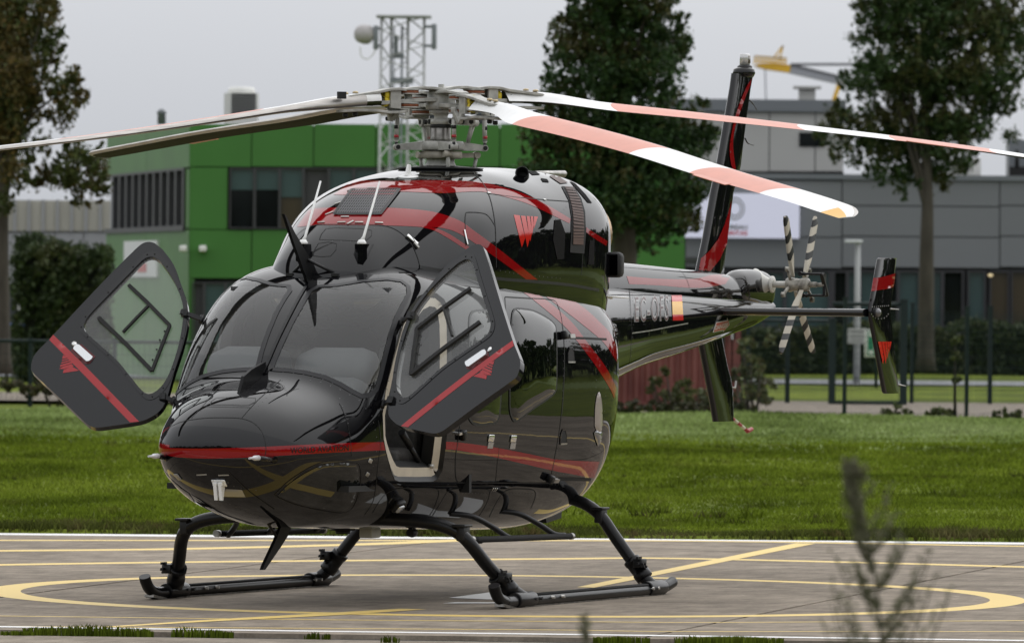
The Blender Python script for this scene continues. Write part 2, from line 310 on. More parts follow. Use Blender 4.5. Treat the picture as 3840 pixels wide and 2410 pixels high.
# ---- helipad: concrete slabs with open joints
def concrete(name, base, seed):
    m = bpy.data.materials.new(name); m.use_nodes = True; N, L = nodes_of(m); p = N['Principled BSDF']; p.inputs['Roughness'].default_value = 0.9; p.inputs['Specular IOR Level'].default_value = 0.12
    geo = N.new('ShaderNodeNewGeometry'); mp = N.new('ShaderNodeMapping'); mp.inputs['Location'].default_value = (seed*3.1, seed*1.7, 0); mp.inputs['Rotation'].default_value = (0, 0, 0.23); L.new(geo.outputs['Position'], mp.inputs[0])
    def nz(scale, det, rough=0.6, vec=None):
        n = N.new('ShaderNodeTexNoise'); n.inputs['Scale'].default_value = scale; n.inputs['Detail'].default_value = det; n.inputs['Roughness'].default_value = rough; L.new(vec or mp.outputs[0], n.inputs['Vector']); return n
    def rampn(src, lo, hi, c0, c1):
        c = N.new('ShaderNodeValToRGB'); c.color_ramp.elements[0].position = lo; c.color_ramp.elements[1].position = hi; c.color_ramp.elements[0].color = (*c0, 1); c.color_ramp.elements[1].color = (*c1, 1); L.new(src, c.inputs[0]); return c
    def mul(a, b, f=1.0):
        x = N.new('ShaderNodeMix'); x.data_type = 'RGBA'; x.blend_type = 'MULTIPLY'; x.inputs[0].default_value = f; L.new(a, x.inputs[6]); L.new(b, x.inputs[7]); return x.outputs[2]
    big = rampn(nz(0.45, 5).outputs['Fac'], 0.32, 0.7, tuple(c*0.84 for c in base), tuple(c*1.12 for c in base))
    st = N.new('ShaderNodeMapping'); st.inputs['Scale'].default_value = (0.8, 1.6, 1); L.new(mp.outputs[0], st.inputs[0])   # brushed and tyre-worn streaks
    streak = rampn(nz(1.0, 7, 0.7, st.outputs[0]).outputs['Fac'], 0.36, 0.62, (0.74, 0.735, 0.73), (1.10, 1.10, 1.09))
    fine = rampn(nz(28, 5, 0.75).outputs['Fac'], 0.3, 0.7, (0.82, 0.82, 0.82), (1.14, 1.13, 1.12))
    spots = rampn(nz(1.7, 6, 0.75).outputs['Fac'], 0.57, 0.66, (1, 1, 1), (0.74, 0.73, 0.71))
    md = N.new('ShaderNodeMapping'); md.inputs['Scale'].default_value = (5.5, 2.0, 1); L.new(mp.outputs[0], md.inputs[0])
    mott = rampn(nz(1.0, 5, 0.7, md.outputs[0]).outputs['Fac'], 0.33, 0.67, (0.76, 0.755, 0.75), (1.17, 1.165, 1.16))
    pale = rampn(nz(9.0, 2).outputs['Fac'], 0.735, 0.75, (1, 1, 1), (1.7, 1.72, 1.75))
    out = mul(mul(mul(mul(mul(big.outputs[0], streak.outputs[0]), fine.outputs[0]), spots.outputs[0]), pale.outputs[0]), mott.outputs[0])
    L.new(out, p.inputs['Base Color'])
    bp = N.new('ShaderNodeBump'); bp.inputs['Distance'].default_value = 0.004; L.new(nz(60, 4).outputs['Fac'], bp.inputs['Height']); L.new(bp.outputs[0], p.inputs['Normal']); return m
CONC = concrete('weathered_concrete', (0.285, 0.245, 0.20), 0); CONC2 = concrete('near_concrete', (0.30, 0.26, 0.215), 3)
pad = empty('helipad', (0, 55, 0)); pad['kind'] = 'structure'
def pad_y0(x): return 48.40-0.107*x*0.9
def pad_child(o): o.parent = pad; o.matrix_parent_inverse = Matrix.Translation((0, -55, 0)); return o
for k in range(-2, 3):                    # joints run obliquely across the pad
    xa, xb = -3.5+5.65*k, -3.5+5.65*(k+1); s = 0.235; g = 0.018
    q = []
    for x0, sg in ((xa, 1), (xb, -1)):
        y0 = 48.0; q.append([(x0+s*(y-54)+sg*g, y) for y in (pad_y0(x0-1.4), 67.25)])
    mb = MB(); mb.prism([(*q[0][0], -0.2), (*q[1][0], -0.2), (*q[1][1], -0.2), (*q[0][1], -0.2)], (0, 0, 0.2)); pad_child(mb.obj('slab', CONC))
pad_child(sheet('joint_filler', [(-9.5, 47.3), (7.2, 47.3), (7.2, 67.2), (-9.5, 67.2)], -0.03, mat('joint_dirt', (0.03, 0.027, 0.022), 0.9, var=0.4, vscale=6)))
mb = MB(); mb.prism([(-18, 40, -.2), (18, 40, -.2), (18, pad_y0(18)-0.42, -.2), (-18, pad_y0(-18)-0.42, -.2)], (0, 0, 0.185)); pad_child(mb.obj('apron_slab', CONC2))
mb = MB(); mb.prism([(-18, pad_y0(-18)-0.36, -.2), (18, pad_y0(18)-0.36, -.2), (18, pad_y0(18)-0.2, -.2), (-18, pad_y0(-18)-0.2, -.2)], (0, 0, 0.175)); pad_child(mb.obj('drain_edge', CONC2))
# ---- painted markings, 4 mm sheets
def paint(name, col, wear):
    m = mat(name, col, 0.55, var=0.10, vscale=2.0); N, L = nodes_of(m); b = N['Principled BSDF']
    geo = N.new('ShaderNodeNewGeometry'); n = N.new('ShaderNodeTexNoise'); n.inputs['Scale'].default_value = 26; n.inputs['Detail'].default_value = 6; n.inputs['Roughness'].default_value = 0.8; L.new(geo.outputs['Position'], n.inputs['Vector'])
    cr = N.new('ShaderNodeValToRGB'); cr.color_ramp.elements[0].position = wear; cr.color_ramp.elements[1].position = wear+0.05; cr.color_ramp.elements[0].color = (0.23, 0.2, 0.16, 1); cr.color_ramp.elements[1].color = (*col, 1); L.new(n.outputs['Fac'], cr.inputs[0]); L.new(cr.outputs[0], b.inputs['Base Color']); return m
YEL = paint('worn_yellow_paint', (0.74, 0.53, 0.15), 0.33); WHT = paint('worn_white_paint', (0.80, 0.79, 0.77), 0.30)
def ribbon_ground(name, pts, w, m, z, closed=False):
    P = [np.array(p[:2], float) for p in pts]; n = len(P); V = []
    for i in range(n):
        t = P[(i+1) % n]-P[i-1] if closed else P[min(i+1, n-1)]-P[max(i-1, 0)]; t /= np.linalg.norm(t)+1e-9; nn = np.array((-t[1], t[0]))
        V += [(*(P[i]-nn*w/2), z), (*(P[i]+nn*w/2), z)]
    F = [(2*i, 2*((i+1) % n), 2*((i+1) % n)+1, 2*i+1) for i in range(n if closed else n-1)]
    mb = MB(); mb.add(V, F); return pad_child(mb.obj(name, m))
ribbon_ground('circle_marking', [(-0.03+3.60*math.cos(a), 55.0+3.60*math.sin(a)) for a in [math.tau*k/160 for k in range(160)]], 0.26, YEL, 0.0010, True)
U = 1.594
def gp(pts): return [ground(x, y) for x, y in pts]
def uline(name, pts, w, m, z, ext=True):
    P = gp([(x*U, y*U) for x, y in pts])
    P = spline(P, 10)
    if ext: P = [P[0]+(P[0]-P[4])/np.linalg.norm(P[0]-P[4])*5]+P+[P[-1]+(P[-1]-P[-5])/np.linalg.norm(P[-1]-P[-5])*5]
    ribbon_ground(name, P, w, m, z)
uline('ring_line', [(0, 1328), (400, 1322), (813, 1318), (1300, 1314), (1563, 1312.6), (2000, 1322), (2409, 1333)], 0.30, YEL, 0.0016)
uline('ring_line', [(0, 1295), (406, 1291), (813, 1281), (1010, 1273.5)], 0.34, YEL, 0.0016)
uline('ring_line', [(1150, 1270.8), (1700, 1272.5), (2409, 1284.5)], 0.26, YEL, 0.0013)
uline('ring_line', [(0, 1448), (700, 1456.5), (1300, 1461), (1640, 1463.5), (2000, 1461.5), (2409, 1459)], 0.07, YEL, 0.0016)
uline('ring_line', [(700, 1477), (1300, 1481), (1560, 1484.5), (2000, 1484.5), (2409, 1485)], 0.065, YEL, 0.0016)
uline('edge_line', [(0, 1255.5), (800, 1263), (1600, 1268.5), (2409, 1278)], 0.55, WHT, 0.0022)
uline('edge_line', [(0, 1473.5), (813, 1485), (1560, 1494.5), (2409, 1506)], 0.16, WHT, 0.0022)
def upoly(name, pts, m, z): P = gp([(x, y) for x, y in pts]); pad_child(sheet(name, [(p[0], p[1]) for p in P], z, m))
upoly('cross_stripe', [(2163, 2201), (2228, 2203), (3058, 2038), (2982, 2036.5)], YEL, 0.0028)
upoly('cross_stripe', [(378, 2350), (430, 2350.5), (800, 2329), (1300, 2304), (1600, 2284), (1500, 2282), (1100, 2305), (800, 2322)], YEL, 0.0028)
upoly('letter_marking', Q(1.853, 1300, 1700, [(708, 1003), (1003, 964), (1570, 979), (1545, 992), (1085, 983), (1010, 994), (1045, 1016)]), WHT, 0.0034)
upoly('letter_marking', Q(1.853, 1300, 1700, [(665, 1042), (750, 1033), (1062, 1035), (1062, 1041)]), WHT, 0.0034)
# ---- weeds growing in the gap along the near edge
def weed(px, py, w, h, n, lab):
    c = ground(px, py); V = []; T = []
    for i in range(n):
        x = (random.random()-.5)*w; hh = h*(0.35+0.65*random.random())*(1-0.5*abs(2*x/w)); lx, ly = (random.random()-.5)*hh*1.3, (random.random()-.5)*hh; y = (random.random()-.5)*0.08; bw = 0.0028+0.0025*random.random()
        k = len(V); V += [(c[0]+x-bw, c[1]+y, -.03), (c[0]+x+bw, c[1]+y, -.03), (c[0]+x-bw*.7+lx*.4, c[1]+y+ly*.4, hh*.6), (c[0]+x+bw*.7+lx*.4, c[1]+y+ly*.4, hh*.6), (c[0]+x+lx, c[1]+y+ly, hh)]
        T += [(k, k+1, k+3), (k, k+3, k+2), (k+2, k+3, k+4)]
    fast_mesh('weed_clump', np.array(V), np.array(T), BLADE_DK, np.repeat(0.30+0.65*np.random.rand(n), 5), lab, None, None, 'weeds')
for px, py, w, h, n, lab in [(325, 2368, 0.80, 0.085, 800, 'largest grass clump in the joint at the near edge of the helipad'), (545, 2372, 0.10, 0.05, 110, 'small grass tuft just right of the largest clump at the near edge'), (700, 2370, 0.20, 0.075, 110, 'upright grass tuft in the near joint left of the lower wire cutter'),
        (785, 2374, 0.30, 0.05, 330, 'low spreading grass strip beside the upright tuft at the near edge'), (1190, 2384, 0.16, 0.05, 70, 'grass tuft in the near joint below the nose of the helicopter'), (1460, 2399, 0.12, 0.06, 60, 'lone grass tuft on the near concrete below the front skid'),
        (2330, 2394, 0.36, 0.035, 330, 'low weeds in the near joint right of the port skid'), (2600, 2396, 0.25, 0.05, 90, 'grass tuft at the near edge left of the tall blurred weed'), (2760, 2398, 0.6, 0.05, 800, 'long row of weeds in the near joint beside the tall blurred weed'), (60, 2372, 0.25, 0.03, 200, 'dry weeds in the near joint at the left end of the picture')]:
    weed(px, py, w, h*.72, int(n*.6), lab)
# ================================================================== BACKGROUND: buildings, mast, crane, trees, fences
def rect(x0, y0, x1, y1, Y):
    xm, ym = (x0+x1)/2, (y0+y1)/2
    return at(x0, ym, Y)[0], at(x1, ym, Y)[0], at(xm, y1, Y)[2], at(xm, y0, Y)[2]
def pbox(name, parent, m, r, Y, depth, proud=0.0, gap=0.0, bev=0.0):     # a block seen face-on, its face at depth Y - proud
    a, b, c, d = r; mb = MB(); o = parent.location if parent is not None else Vector((0, 0, 0))
    mb.box(((a+b)/2-o[0], Y-proud+depth/2-o[1], (c+d)/2-o[2]), (b-a-gap, depth, d-c-gap), bev=bev)
    return mb.obj(name, m, parent)
GREEN = mat('green_cladding', (0.050, 0.178, 0.030), 0.42, var=0.07, vscale=0.6, spec=0.4)
GREEN2 = mat('green_cladding_weathered', (0.060, 0.172, 0.036), 0.5, var=0.10, vscale=0.8)
FRAME = mat('window_frame_grey', (0.045, 0.045, 0.05), 0.5)
TEAL = mat('window_blind_teal', (0.035, 0.075, 0.075), 0.25, var=0.1, vscale=1.0, spec=0.6)
DARKWIN = mat('dark_window_glass', (0.008, 0.010, 0.011), 0.05, spec=0.6, var=0.5, vscale=1.0)
BROWNWIN = mat('brown_lit_room', (0.05, 0.035, 0.015), 0.3)
GREYCLAD = mat('grey_cladding', (0.19, 0.20, 0.21), 0.5, var=0.05, vscale=0.3)
GREYCLAD2 = mat('pale_cladding', (0.46, 0.46, 0.44), 0.55, var=0.06, vscale=0.3)
PARAPET = mat('parapet_metal', (0.17, 0.185, 0.2), 0.4)
ROOFWHITE = mat('rooftop_unit_white', (0.74, 0.74, 0.71), 0.5, var=0.08, vscale=2)
CORR = mat('corrugated_pale', (0.42, 0.405, 0.35), 0.6, var=0.12, vscale=0.8, stretch=(3, 3, .3)); CORR2 = mat('corrugated_grey', (0.31, 0.315, 0.325), 0.55, var=0.05, vscale=0.5)

# ---- green office building
YG = 172.0
gb = empty('green_building', (at(445, 600, YG)[0], YG, 0), 'two-storey green panelled office building with dark window bands behind the nose', 'building')
ztop = at(445, 290, YG)[2]; xr = at(1612, 500, YG)[0]; xl = at(445, 500, YG)[0]; far = at(250, 500, YG*1.085); ox, oy = gb.location[0], gb.location[1]
mb = MB(); mb.prism([(0.05, 0.15, -.1), (xr-ox-.05, 0.15, -.1), (xr-ox-.05, 14, -.1), (far[0]-ox+.1, far[1]-oy, -.1)], (0, 0, ztop+.06)); mb.obj('wall', mat('backing_dark', (0.02, 0.025, 0.02), 0.8), gb)
def gpanel(x0, y0, x1, y1, m=GREEN, proud=0.0): return pbox('panel', gb, m, rect(x0, y0, x1, y1, YG), YG, 0.14, proud, gap=0.022)
for a, b in [(446, 592), (592, 738), (738, 884), (884, 1030), (1030, 1176), (1176, 1322), (1322, 1468), (1468, 1612)]:
    gpanel(a, 291, b, 393); gpanel(a, 540, b, 655)
for a, b in [(446, 536), (1180, 1322), (1322, 1468), (1468, 1612)]: gpanel(a, 393, b, 540)
def window(parent, x0, y0, x1, y1, Y, m, frame=FRAME, fw_=3.0, blind=None, bm=None):
    w = pbox('window', parent, m, rect(x0, y0, x1, y1, Y), Y, 0.06, -0.08)
    rr = rect(x0, y0, x1, y1, Y); a, b, c, d = rr; t = fw_*Y/18040; o = parent.location; mbx = MB()
    for ctr, sz in (((a+t/2, d, c), 0), ((b-t/2, d, c), 0)): mbx.box((ctr[0]-o[0], Y-o[1]+.02, (c+d)/2-o[2]), (t, 0.16, d-c))
    for zz in (c+t/2, d-t/2): mbx.box(((a+b)/2-o[0], Y-o[1]+.02, zz-o[2]), (b-a-2*t, 0.16, t))
    wf = mbx.obj('frame', frame, w); wf.parent = w
    if blind:
        ob = pbox('blind', parent, bm or TEAL, (a+t, b-t, d-(d-c)*blind, d-t), Y, 0.02, -0.03); ob.parent = w
    return w
for a, b, m, bl in [(540, 599, DARKWIN, .36), (599, 658, DARKWIN, .36), (658, 714, BROWNWIN, .48), (714, 773, FRAME, None), (773, 832, DARKWIN, .4), (832, 890, DARKWIN, .3), (890, 948, FRAME, None), (948, 1007, DARKWIN, .5), (1007, 1065, DARKWIN, .36), (1065, 1122, FRAME, None), (1122, 1178, DARKWIN, .4)]:
    window(gb, a, 395, b, 538, YG, m, blind=bl)
gpanel(445, 655, 452, 900)
for a, b, m, bl in [(452, 480, FRAME, None), (480, 530, DARKWIN, .8), (530, 590, DARKWIN, .7), (590, 650, FRAME, None)]+[(650+60*i, 710+60*i, DARKWIN, .6) for i in range(16)]: window(gb, a, 664, b, 842, YG, m, blind=bl)
pbox('plinth', gb, GREEN, rect(446, 842, 1612, 905, YG), YG, 0.14)
# the side face running back to the left
A3 = np.array([xl-ox, 0.0, 0.0]); B3 = np.array([far[0]-ox, far[1]-oy, 0.0]); sd = B3-A3; SL = np.linalg.norm(sd); sd /= SL; sn = np.array([sd[1], -sd[0], 0.0]); sn = -sn if sn[1] > 0 else sn
def face(name, t0, t1, z0, z1, m, th=0.14, proud=0.0, parent=gb, gap=0.02):
    p = A3+sd*(SL*t0+gap)+sn*proud; q = A3+sd*(SL*t1-gap)+sn*proud; mb = MB()
    mb.prism([(*p[:2], z0+gap), (*q[:2], z0+gap), (*q[:2], z1-gap), (*p[:2], z1-gap)], tuple(-sn*th)); return mb.obj(name, m, parent)
zf = lambda uy: at(445, uy, YG)[2]
z1_, z2_, z3_ = zf(290), zf(395), zf(538)
for a, b in ((0, .5), (.5, 1)): face('panel', a, b, z2_, z1_, GREEN2); face('panel', a, b, 0, z3_, GREEN2)
face('panel', 0, .05, z3_, z2_, GREEN2)
nb = 11
for i in range(nb):
    t0, t1 = .05+.93*i/nb, .05+.93*(i+1)/nb; w = face('window', t0, t1, z3_+.08, z2_-.04, DARKWIN if i % 3 else mat('window_sky_reflection', (0.02, 0.022, 0.024), 0.03, spec=0.9), 0.05, -0.06, gap=0)
    f_ = face('mullion', t0-.008, t0+.010, z3_+.08, z2_-.04, FRAME, 0.12, 0.05, gap=0)
face('sill', 0.04, 1.0, z3_-.04, z3_+.08, FRAME, 0.14, 0.06, gap=0); face('window_head', 0.04, 1.0, z2_-.04, z2_+.02, FRAME, 0.14, 0.05, gap=0)
s_ = face('wall_sign', .34, .74, zf(652), zf(563), mat('sign_white', (0.68, 0.68, 0.68), 0.4), 0.06, 0.06, gap=0)
k_ = face('wall_sign_mark', .46, .56, zf(640), zf(618), mat('sign_red', (0.5, 0.03, 0.03), 0.4), 0.02, 0.08, gap=0)
for ux in (432, 478):
    mb = MB(); c = at(ux, 585, YG); mb.box((c[0]-ox, -0.16, c[2]), (0.16, 0.32, 0.14), bev=0.03); mb.tube([(c[0]-ox+.03, 0, c[2]+.05), (c[0]-ox+.03, -.12, c[2]+.03)], 0.035, 8); mb.obj('floodlight', ROOFWHITE, gb)
c0 = at(567, 262, YG+4); 
mb = MB(); rz = at(445, 290, YG)[2]; a, b, c, d = rect(527, 203, 607, 285, YG+4); mb.box(((a+b)/2-ox, 4.4, (rz-.4+d-.16)/2), (b-a, 0.8, d-.16-rz+.4)); mb.lathe([(.30, -.02), (.32, .06), (.28, .14), (.20, .15)], ((a+b)/2-ox, 4.4, d-.16), seg=20); hv = mb.obj('rooftop_chiller', ROOFWHITE, gb)
for i in range(8): 
    zz = at(567, 222+6.5*i, YG+4)[2]; mb = MB(); mb.box(((a+b)/2-ox+.06, 3.99, zz), (b-a-.22, 0.02, 0.045)); o_ = mb.obj('louvre', FRAME, gb); o_.parent = hv
for ux, w in ((380, .25), (1010, .5), (1130, .3)):
    mb = MB(); c = at(ux, 288, YG+5); mb.lathe([(w*.4, 0), (w*.4, .25), (w*.5, .27), (w*.2, .36)], (c[0]-ox, 5, c[2]-.05), seg=10); mb.obj('roof_vent', PARAPET, gb)

# ---- grey building on the right with a pale upper storey
YB = 205.0
bb = empty('grey_building', (at(1612, 600, YB)[0], YB, 0), 'long grey panelled office building with teal ground-floor windows and a white sign', 'building')
ox, oy = bb.location[0], bb.location[1]
zr = at(2000, 413, YB)[2]; xe = at(2720, 500, YB)[0]; xb0 = at(1430, 500, YB)[0]
mb = MB(); mb.box(((xe+xb0)/2-ox, 10.2, zr/2-.1), (xe-xb0, 20, zr)); mb.obj('wall', FRAME, bb)
for x0, x1 in ((1430, 1612), (1612, 1981), (1981, 2352), (2352, 2720)):
    for y0, y1 in ((423, 485), (485, 557), (557, 630)): pbox('panel', bb, GREYCLAD, rect(x0, y0, x1, y1, YB), YB, 0.12, 0, gap=0.03)
pbox('roof_cap', bb, PARAPET, rect(1430, 411, 2720, 423, YB), YB, 0.4, 0.08)
wins = [(1430, 1480, TEAL), (1480, 1560, DARKWIN), (1560, 1640, TEAL), (1640, 1720, DARKWIN), (1720, 1797, TEAL), (1797, 1846, TEAL), (1846, 1952, TEAL), (1952, 1960, FRAME), (1960, 1993, DARKWIN), (1993, 2016, TEAL), (2022, 2062, TEAL), (2062, 2113, DARKWIN), (2113, 2163, TEAL), (2163, 2194, DARKWIN), (2194, 2217, TEAL), (2217, 2266, DARKWIN), (2276, 2318, TEAL), (2328, 2374, BROWNWIN), (2378, 2440, BROWNWIN), (2440, 2500, TEAL), (2500, 2570, DARKWIN)]
for a, b, m in wins: window(bb, a, 637, b, 770, YB, m, fw_=3.5, blind=None)
pbox('plinth', bb, GREYCLAD, rect(1430, 770, 2720, 880, YB), YB, 0.14)
c = at(2330, 648, YB); mb = MB(); mb.lathe([(0.0, -.04), (.06, -.02), (.07, .02), (.02, .05)], (c[0]-ox, -.03, c[2]), seg=12); mb.obj('ceiling_lamp', mat('warm_lamp', (0.9, 0.8, 0.5), 0.4, emit=(1, .75, .4), estr=0.5), bb)
# sign board
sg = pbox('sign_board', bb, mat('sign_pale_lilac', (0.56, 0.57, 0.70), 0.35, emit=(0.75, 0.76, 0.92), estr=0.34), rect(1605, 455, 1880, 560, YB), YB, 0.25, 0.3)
def text_obj(body, size, m, parent, M, name='lettering', ext=0.004, sx=1.0, bold=0.0):
    cu = bpy.data.curves.new(name, 'FONT'); cu.body = body; cu.size = size; cu.extrude = ext; cu.align_x = 'CENTER'; cu.align_y = 'CENTER'; cu.offset = bold
    tmp = bpy.data.objects.new('tmp_text', cu); COL.objects.link(tmp); dg = bpy.context.evaluated_depsgraph_get(); me = bpy.data.meshes.new_from_object(tmp.evaluated_get(dg)); bpy.data.objects.remove(tmp)
    me.transform(Matrix.Diagonal((sx, 1, 1, 1))); me.transform(M); me.materials.clear(); return link(name, me, m, parent)
FACE = Matrix.Rotation(R(90), 4, 'X')
SGREY = mat('sign_grey', (0.10, 0.11, 0.10), 0.5); SRED = mat('sign_letter_red', (0.55, 0.03, 0.06), 0.5)
def on_b(ux, uy, pr): c = at(ux, uy, YB); return Matrix.Translation((c[0]-ox, -pr, c[2]))
for s, size, uy, m in (('BUREAU', 0.155, 535, SGREY), ('VERITAS', 0.155, 549, SRED)):
    o_ = text_obj(s, size, m, sg, on_b(1728, uy, 0.315) @ FACE, sx=1.18, bold=0.004)
mb = MB(); c = at(1728, 491, YB)
for r0, r1 in ((0.305, 0.262), (0.215, 0.168)):
    n = 40; V = [(c[0]-ox+r*.86*math.cos(t), -0.312, c[2]+r*math.sin(t)) for r in (r0, r1) for t in [math.tau*i/n for i in range(n)]]; mb.add(V, [(i, (i+1) % n, n+(i+1) % n, n+i) for i in range(n)])
mb.obj('seal_ring', mat('seal_grey', (0.30, 0.31, 0.33), 0.5), sg)
# upper storey
YU = YB+9
r_ = rect(1545, 258, 1985, 415, YU); pbox('upper_wall', bb, FRAME, r_, YU, 8, -0.2)
for x0, x1 in ((1545, 1630), (1630, 1722), (1722, 1810), (1810, 1918), (1918, 1985)): pbox('upper_panel', bb, GREYCLAD2, rect(x0, 262, x1, 404, YU), YU, 0.1, 0, gap=0.03)
pbox('upper_parapet', bb, PARAPET, rect(1540, 234, 1990, 262, YU), YU, 0.5, 0.15); pbox('upper_base', bb, MATTE, rect(1545, 403, 1985, 410, YU), YU, 0.3, 0.05)
pbox('upper_window', bb, DARKWIN, rect(1880, 312, 1940, 345, YU), YU, 0.1, 0.04)
mb = MB(); a, b, c_, d = rect(1868, 203, 1932, 236, YU+2); mb.box(((a+b)/2-ox, 11.5, (c_+d)/2), ((b-a)*.6, .6, d-c_)); mb.box(((a+b)/2-ox, 11.5, d-.03), (b-a, .9, .07)); mb.obj('roof_vent', GREYCLAD2, bb)
a, b, c_, d = rect(2238, 372, 2308, 414, YB+4); mb = MB(); mb.box(((a+b)/2-ox, 4.4, (c_+d)/2), (b-a, .8, d-c_), bev=.02); ac = mb.obj('rooftop_fan_unit', ROOFWHITE, bb)
mb = MB(); mb.lathe([(.16, 0), (.16, -.03), (.11, -.03), (.11, 0)], ((a+b)/2-ox-.06, 3.99, (c_+d)/2), (0, 1, 0), 20); o_ = mb.obj('fan_guard', MATTE, bb); o_.parent = ac
a, b, c_, d = rect(2372, 330, 2470, 414, YB+6); mb = MB(); mb.box(((a+b)/2-ox, 6.4, (c_+d)/2), (b-a, 1.2, d-c_)); mb.obj('rooftop_plant', PARAPET, bb)
mb = MB(); mb.box(((a+b)/2-ox, 5.5, c_+.12), (b-a, .3, .24)); mb.tube([(a-ox+.2, 5.4, c_+.2), (a-ox+.2, 5.4, c_+.7)], .06, 8); mb.obj('rooftop_pipe', MATTE, bb)
mb = MB(); c = at(1632, 610, YB); mb.box((c[0]-ox, -.06, c[2]), (.5, .1, .12)); mb.obj('wall_lettering_plate', mat('plate_dark', (0.05, 0.055, 0.05), .6), bb)

# ---- pale corrugated shed at the far left
YS = 212.0
sh = empty('corrugated_shed', (at(100, 700, YS)[0], YS, 0), 'pale corrugated metal shed at the left edge beside the green building', 'shed'); ox = sh.location[0]
a, b, c_, d = rect(-300, 470, 300, 545, YS)
mb = MB(); mb.box(((a+b)/2-ox, 3.1, d/2), (b-a, 6, d)); mb.obj('wall', CORR2, sh)
for i in range(18):
    x0 = -300+33.5*i; pbox('upper_sheet', sh, CORR, rect(x0, 470, x0+33.5, 545, YS), YS, .06, 0, gap=.04)
    mb = MB(); p = at(x0, 507, YS); mb.box((p[0]-ox, -.06, p[2]), (.07, .12, d-c_)); mb.obj('rib', CORR2, sh)
for x0, x1 in ((-300, -120), (-120, 60), (60, 128), (128, 196), (196, 300)): pbox('lower_sheet', sh, CORR2, rect(x0, 547, x1, 790, YS), YS, .06, 0.0, gap=.03)
pbox('door', sh, mat('dark_door', (0.03, 0.035, 0.04), .5), rect(20, 672, 52, 860, YS), YS, .08, .05); 
for x in (48, 80): 
    p = at(x, 600, YS); mb = MB(); mb.tube([(p[0]-ox, -.12, 0), (p[0]-ox, -.12, at(x, 575, YS)[2])], .05, 8); mb.obj('downpipe', ROOFWHITE, sh)

# ---- lattice mast with dish and panel antennas
YT = 168.0
tw = empty('lattice_mast', (at(947, 400, YT)[0], YT, 0), 'white lattice radio mast with round dish and panel antennas behind the rotor', 'mast'); ox = tw.location[0]
GALV = mat('galvanised_steel', (0.42, 0.43, 0.43), 0.45, var=0.15, vscale=6)
zt_ = at(947, 40, YT)[2]; xs = [at(u_, 200, YT)[0]-ox for u_ in (897, 919, 958, 997)]; ys_ = [-.42, .35, .42, -.1]
legs = [(xs[0], -.30), (xs[1], .40), (xs[2], .5), (xs[3], -.15)]
wide = lambda z: 1.0+0.10*(1-z/zt_)
for lx, ly in legs:
    mb = MB(); mb.tube([(lx*wide(0), ly*wide(0), -.1), (lx, ly, zt_)], 0.032, 8); mb.obj('leg', GALV, tw)
nz_ = 13
for f_ in range(4):
    (ax, ay), (bx, by) = legs[f_], legs[(f_+1) % 4]
    for i in range(nz_):
        za, zb = zt_*i/nz_, zt_*(i+1)/nz_; zm = (za+zb)/2; mb = MB()
        P = lambda x, y, z: (x*wide(z), y*wide(z), z)
        mb.bar(P(ax, ay, za), P(bx, by, zm), .022); mb.bar(P(bx, by, zm), P(ax, ay, zb), .022); mb.obj('brace', GALV, tw)
mb = MB(); mb.box((0, 0.05, zt_), (1.2, 1.1, .04)); mb.obj('top_frame', GALV, tw)
DGREY = mat('antenna_grey', (0.20, 0.22, 0.24), .5)
c = at(857, 82, YT); mb = MB(); mb.lathe([(0, -.20), (.12, -.19), (.20, -.10), (.215, 0), (.215, .10), (.12, .14), (.06, .26), (0, .26)], (c[0]-ox, -.35, c[2]), (.55, .8, -.05), 24); mb.obj('dish', mat('dish_pale', (0.42, 0.40, 0.40), .5), tw)
for ux, y0, y1, side in ((885, 62, 118, 1), (1022, 58, 118, -1)):
    p0, p1 = at(ux, y0, YT), at(ux, y1, YT); mb = MB(); mb.box((p0[0]-ox, -.35, (p0[2]+p1[2])/2), (.11, .16, p0[2]-p1[2]), bev=.02)
    for z in (p0[2]-.06, p1[2]+.08): mb.bar((p0[0]-ox, -.3, z), (legs[0][0] if side > 0 else legs[3][0], -.25, z), .06)
    mb.obj('panel_antenna', DGREY, tw)
p = at(848, 112, YT); mb = MB(); mb.tube(spline([(p[0]-ox, -.35, p[2]), (p[0]-ox+.03, -.35, p[2]-.2), (p[0]-ox+.17, -.35, p[2]-.26), (p[0]-ox+.32, -.3, p[2]-.1), (p[0]-ox+.35, -.3, p[2]+.1)], 6), .014, 6); mb.obj('cable', ROOFWHITE, tw)
for dx, r in ((-.26, .02), (-.21, .015), (-.05, .018), (-.02, .012)): mb = MB(); mb.tube([(dx, .05, 0), (dx, .05, zt_-.2)], r, 6); mb.obj('cable', DGREY, tw)
c = at(931, 108, YT); mb = MB(); mb.box((c[0]-ox, .1, c[2]), (.10, .2, .45)); mb.box((c[0]-ox+.06, .1, c[2]-.22), (.25, .2, .1)); mb.obj('radio_box', DGREY, tw)
c = at(945, 190, YT); mb = MB(); mb.box((c[0]-ox, .1, c[2]), (.5, .5, .12)); mb.obj('platform', DGREY, tw)

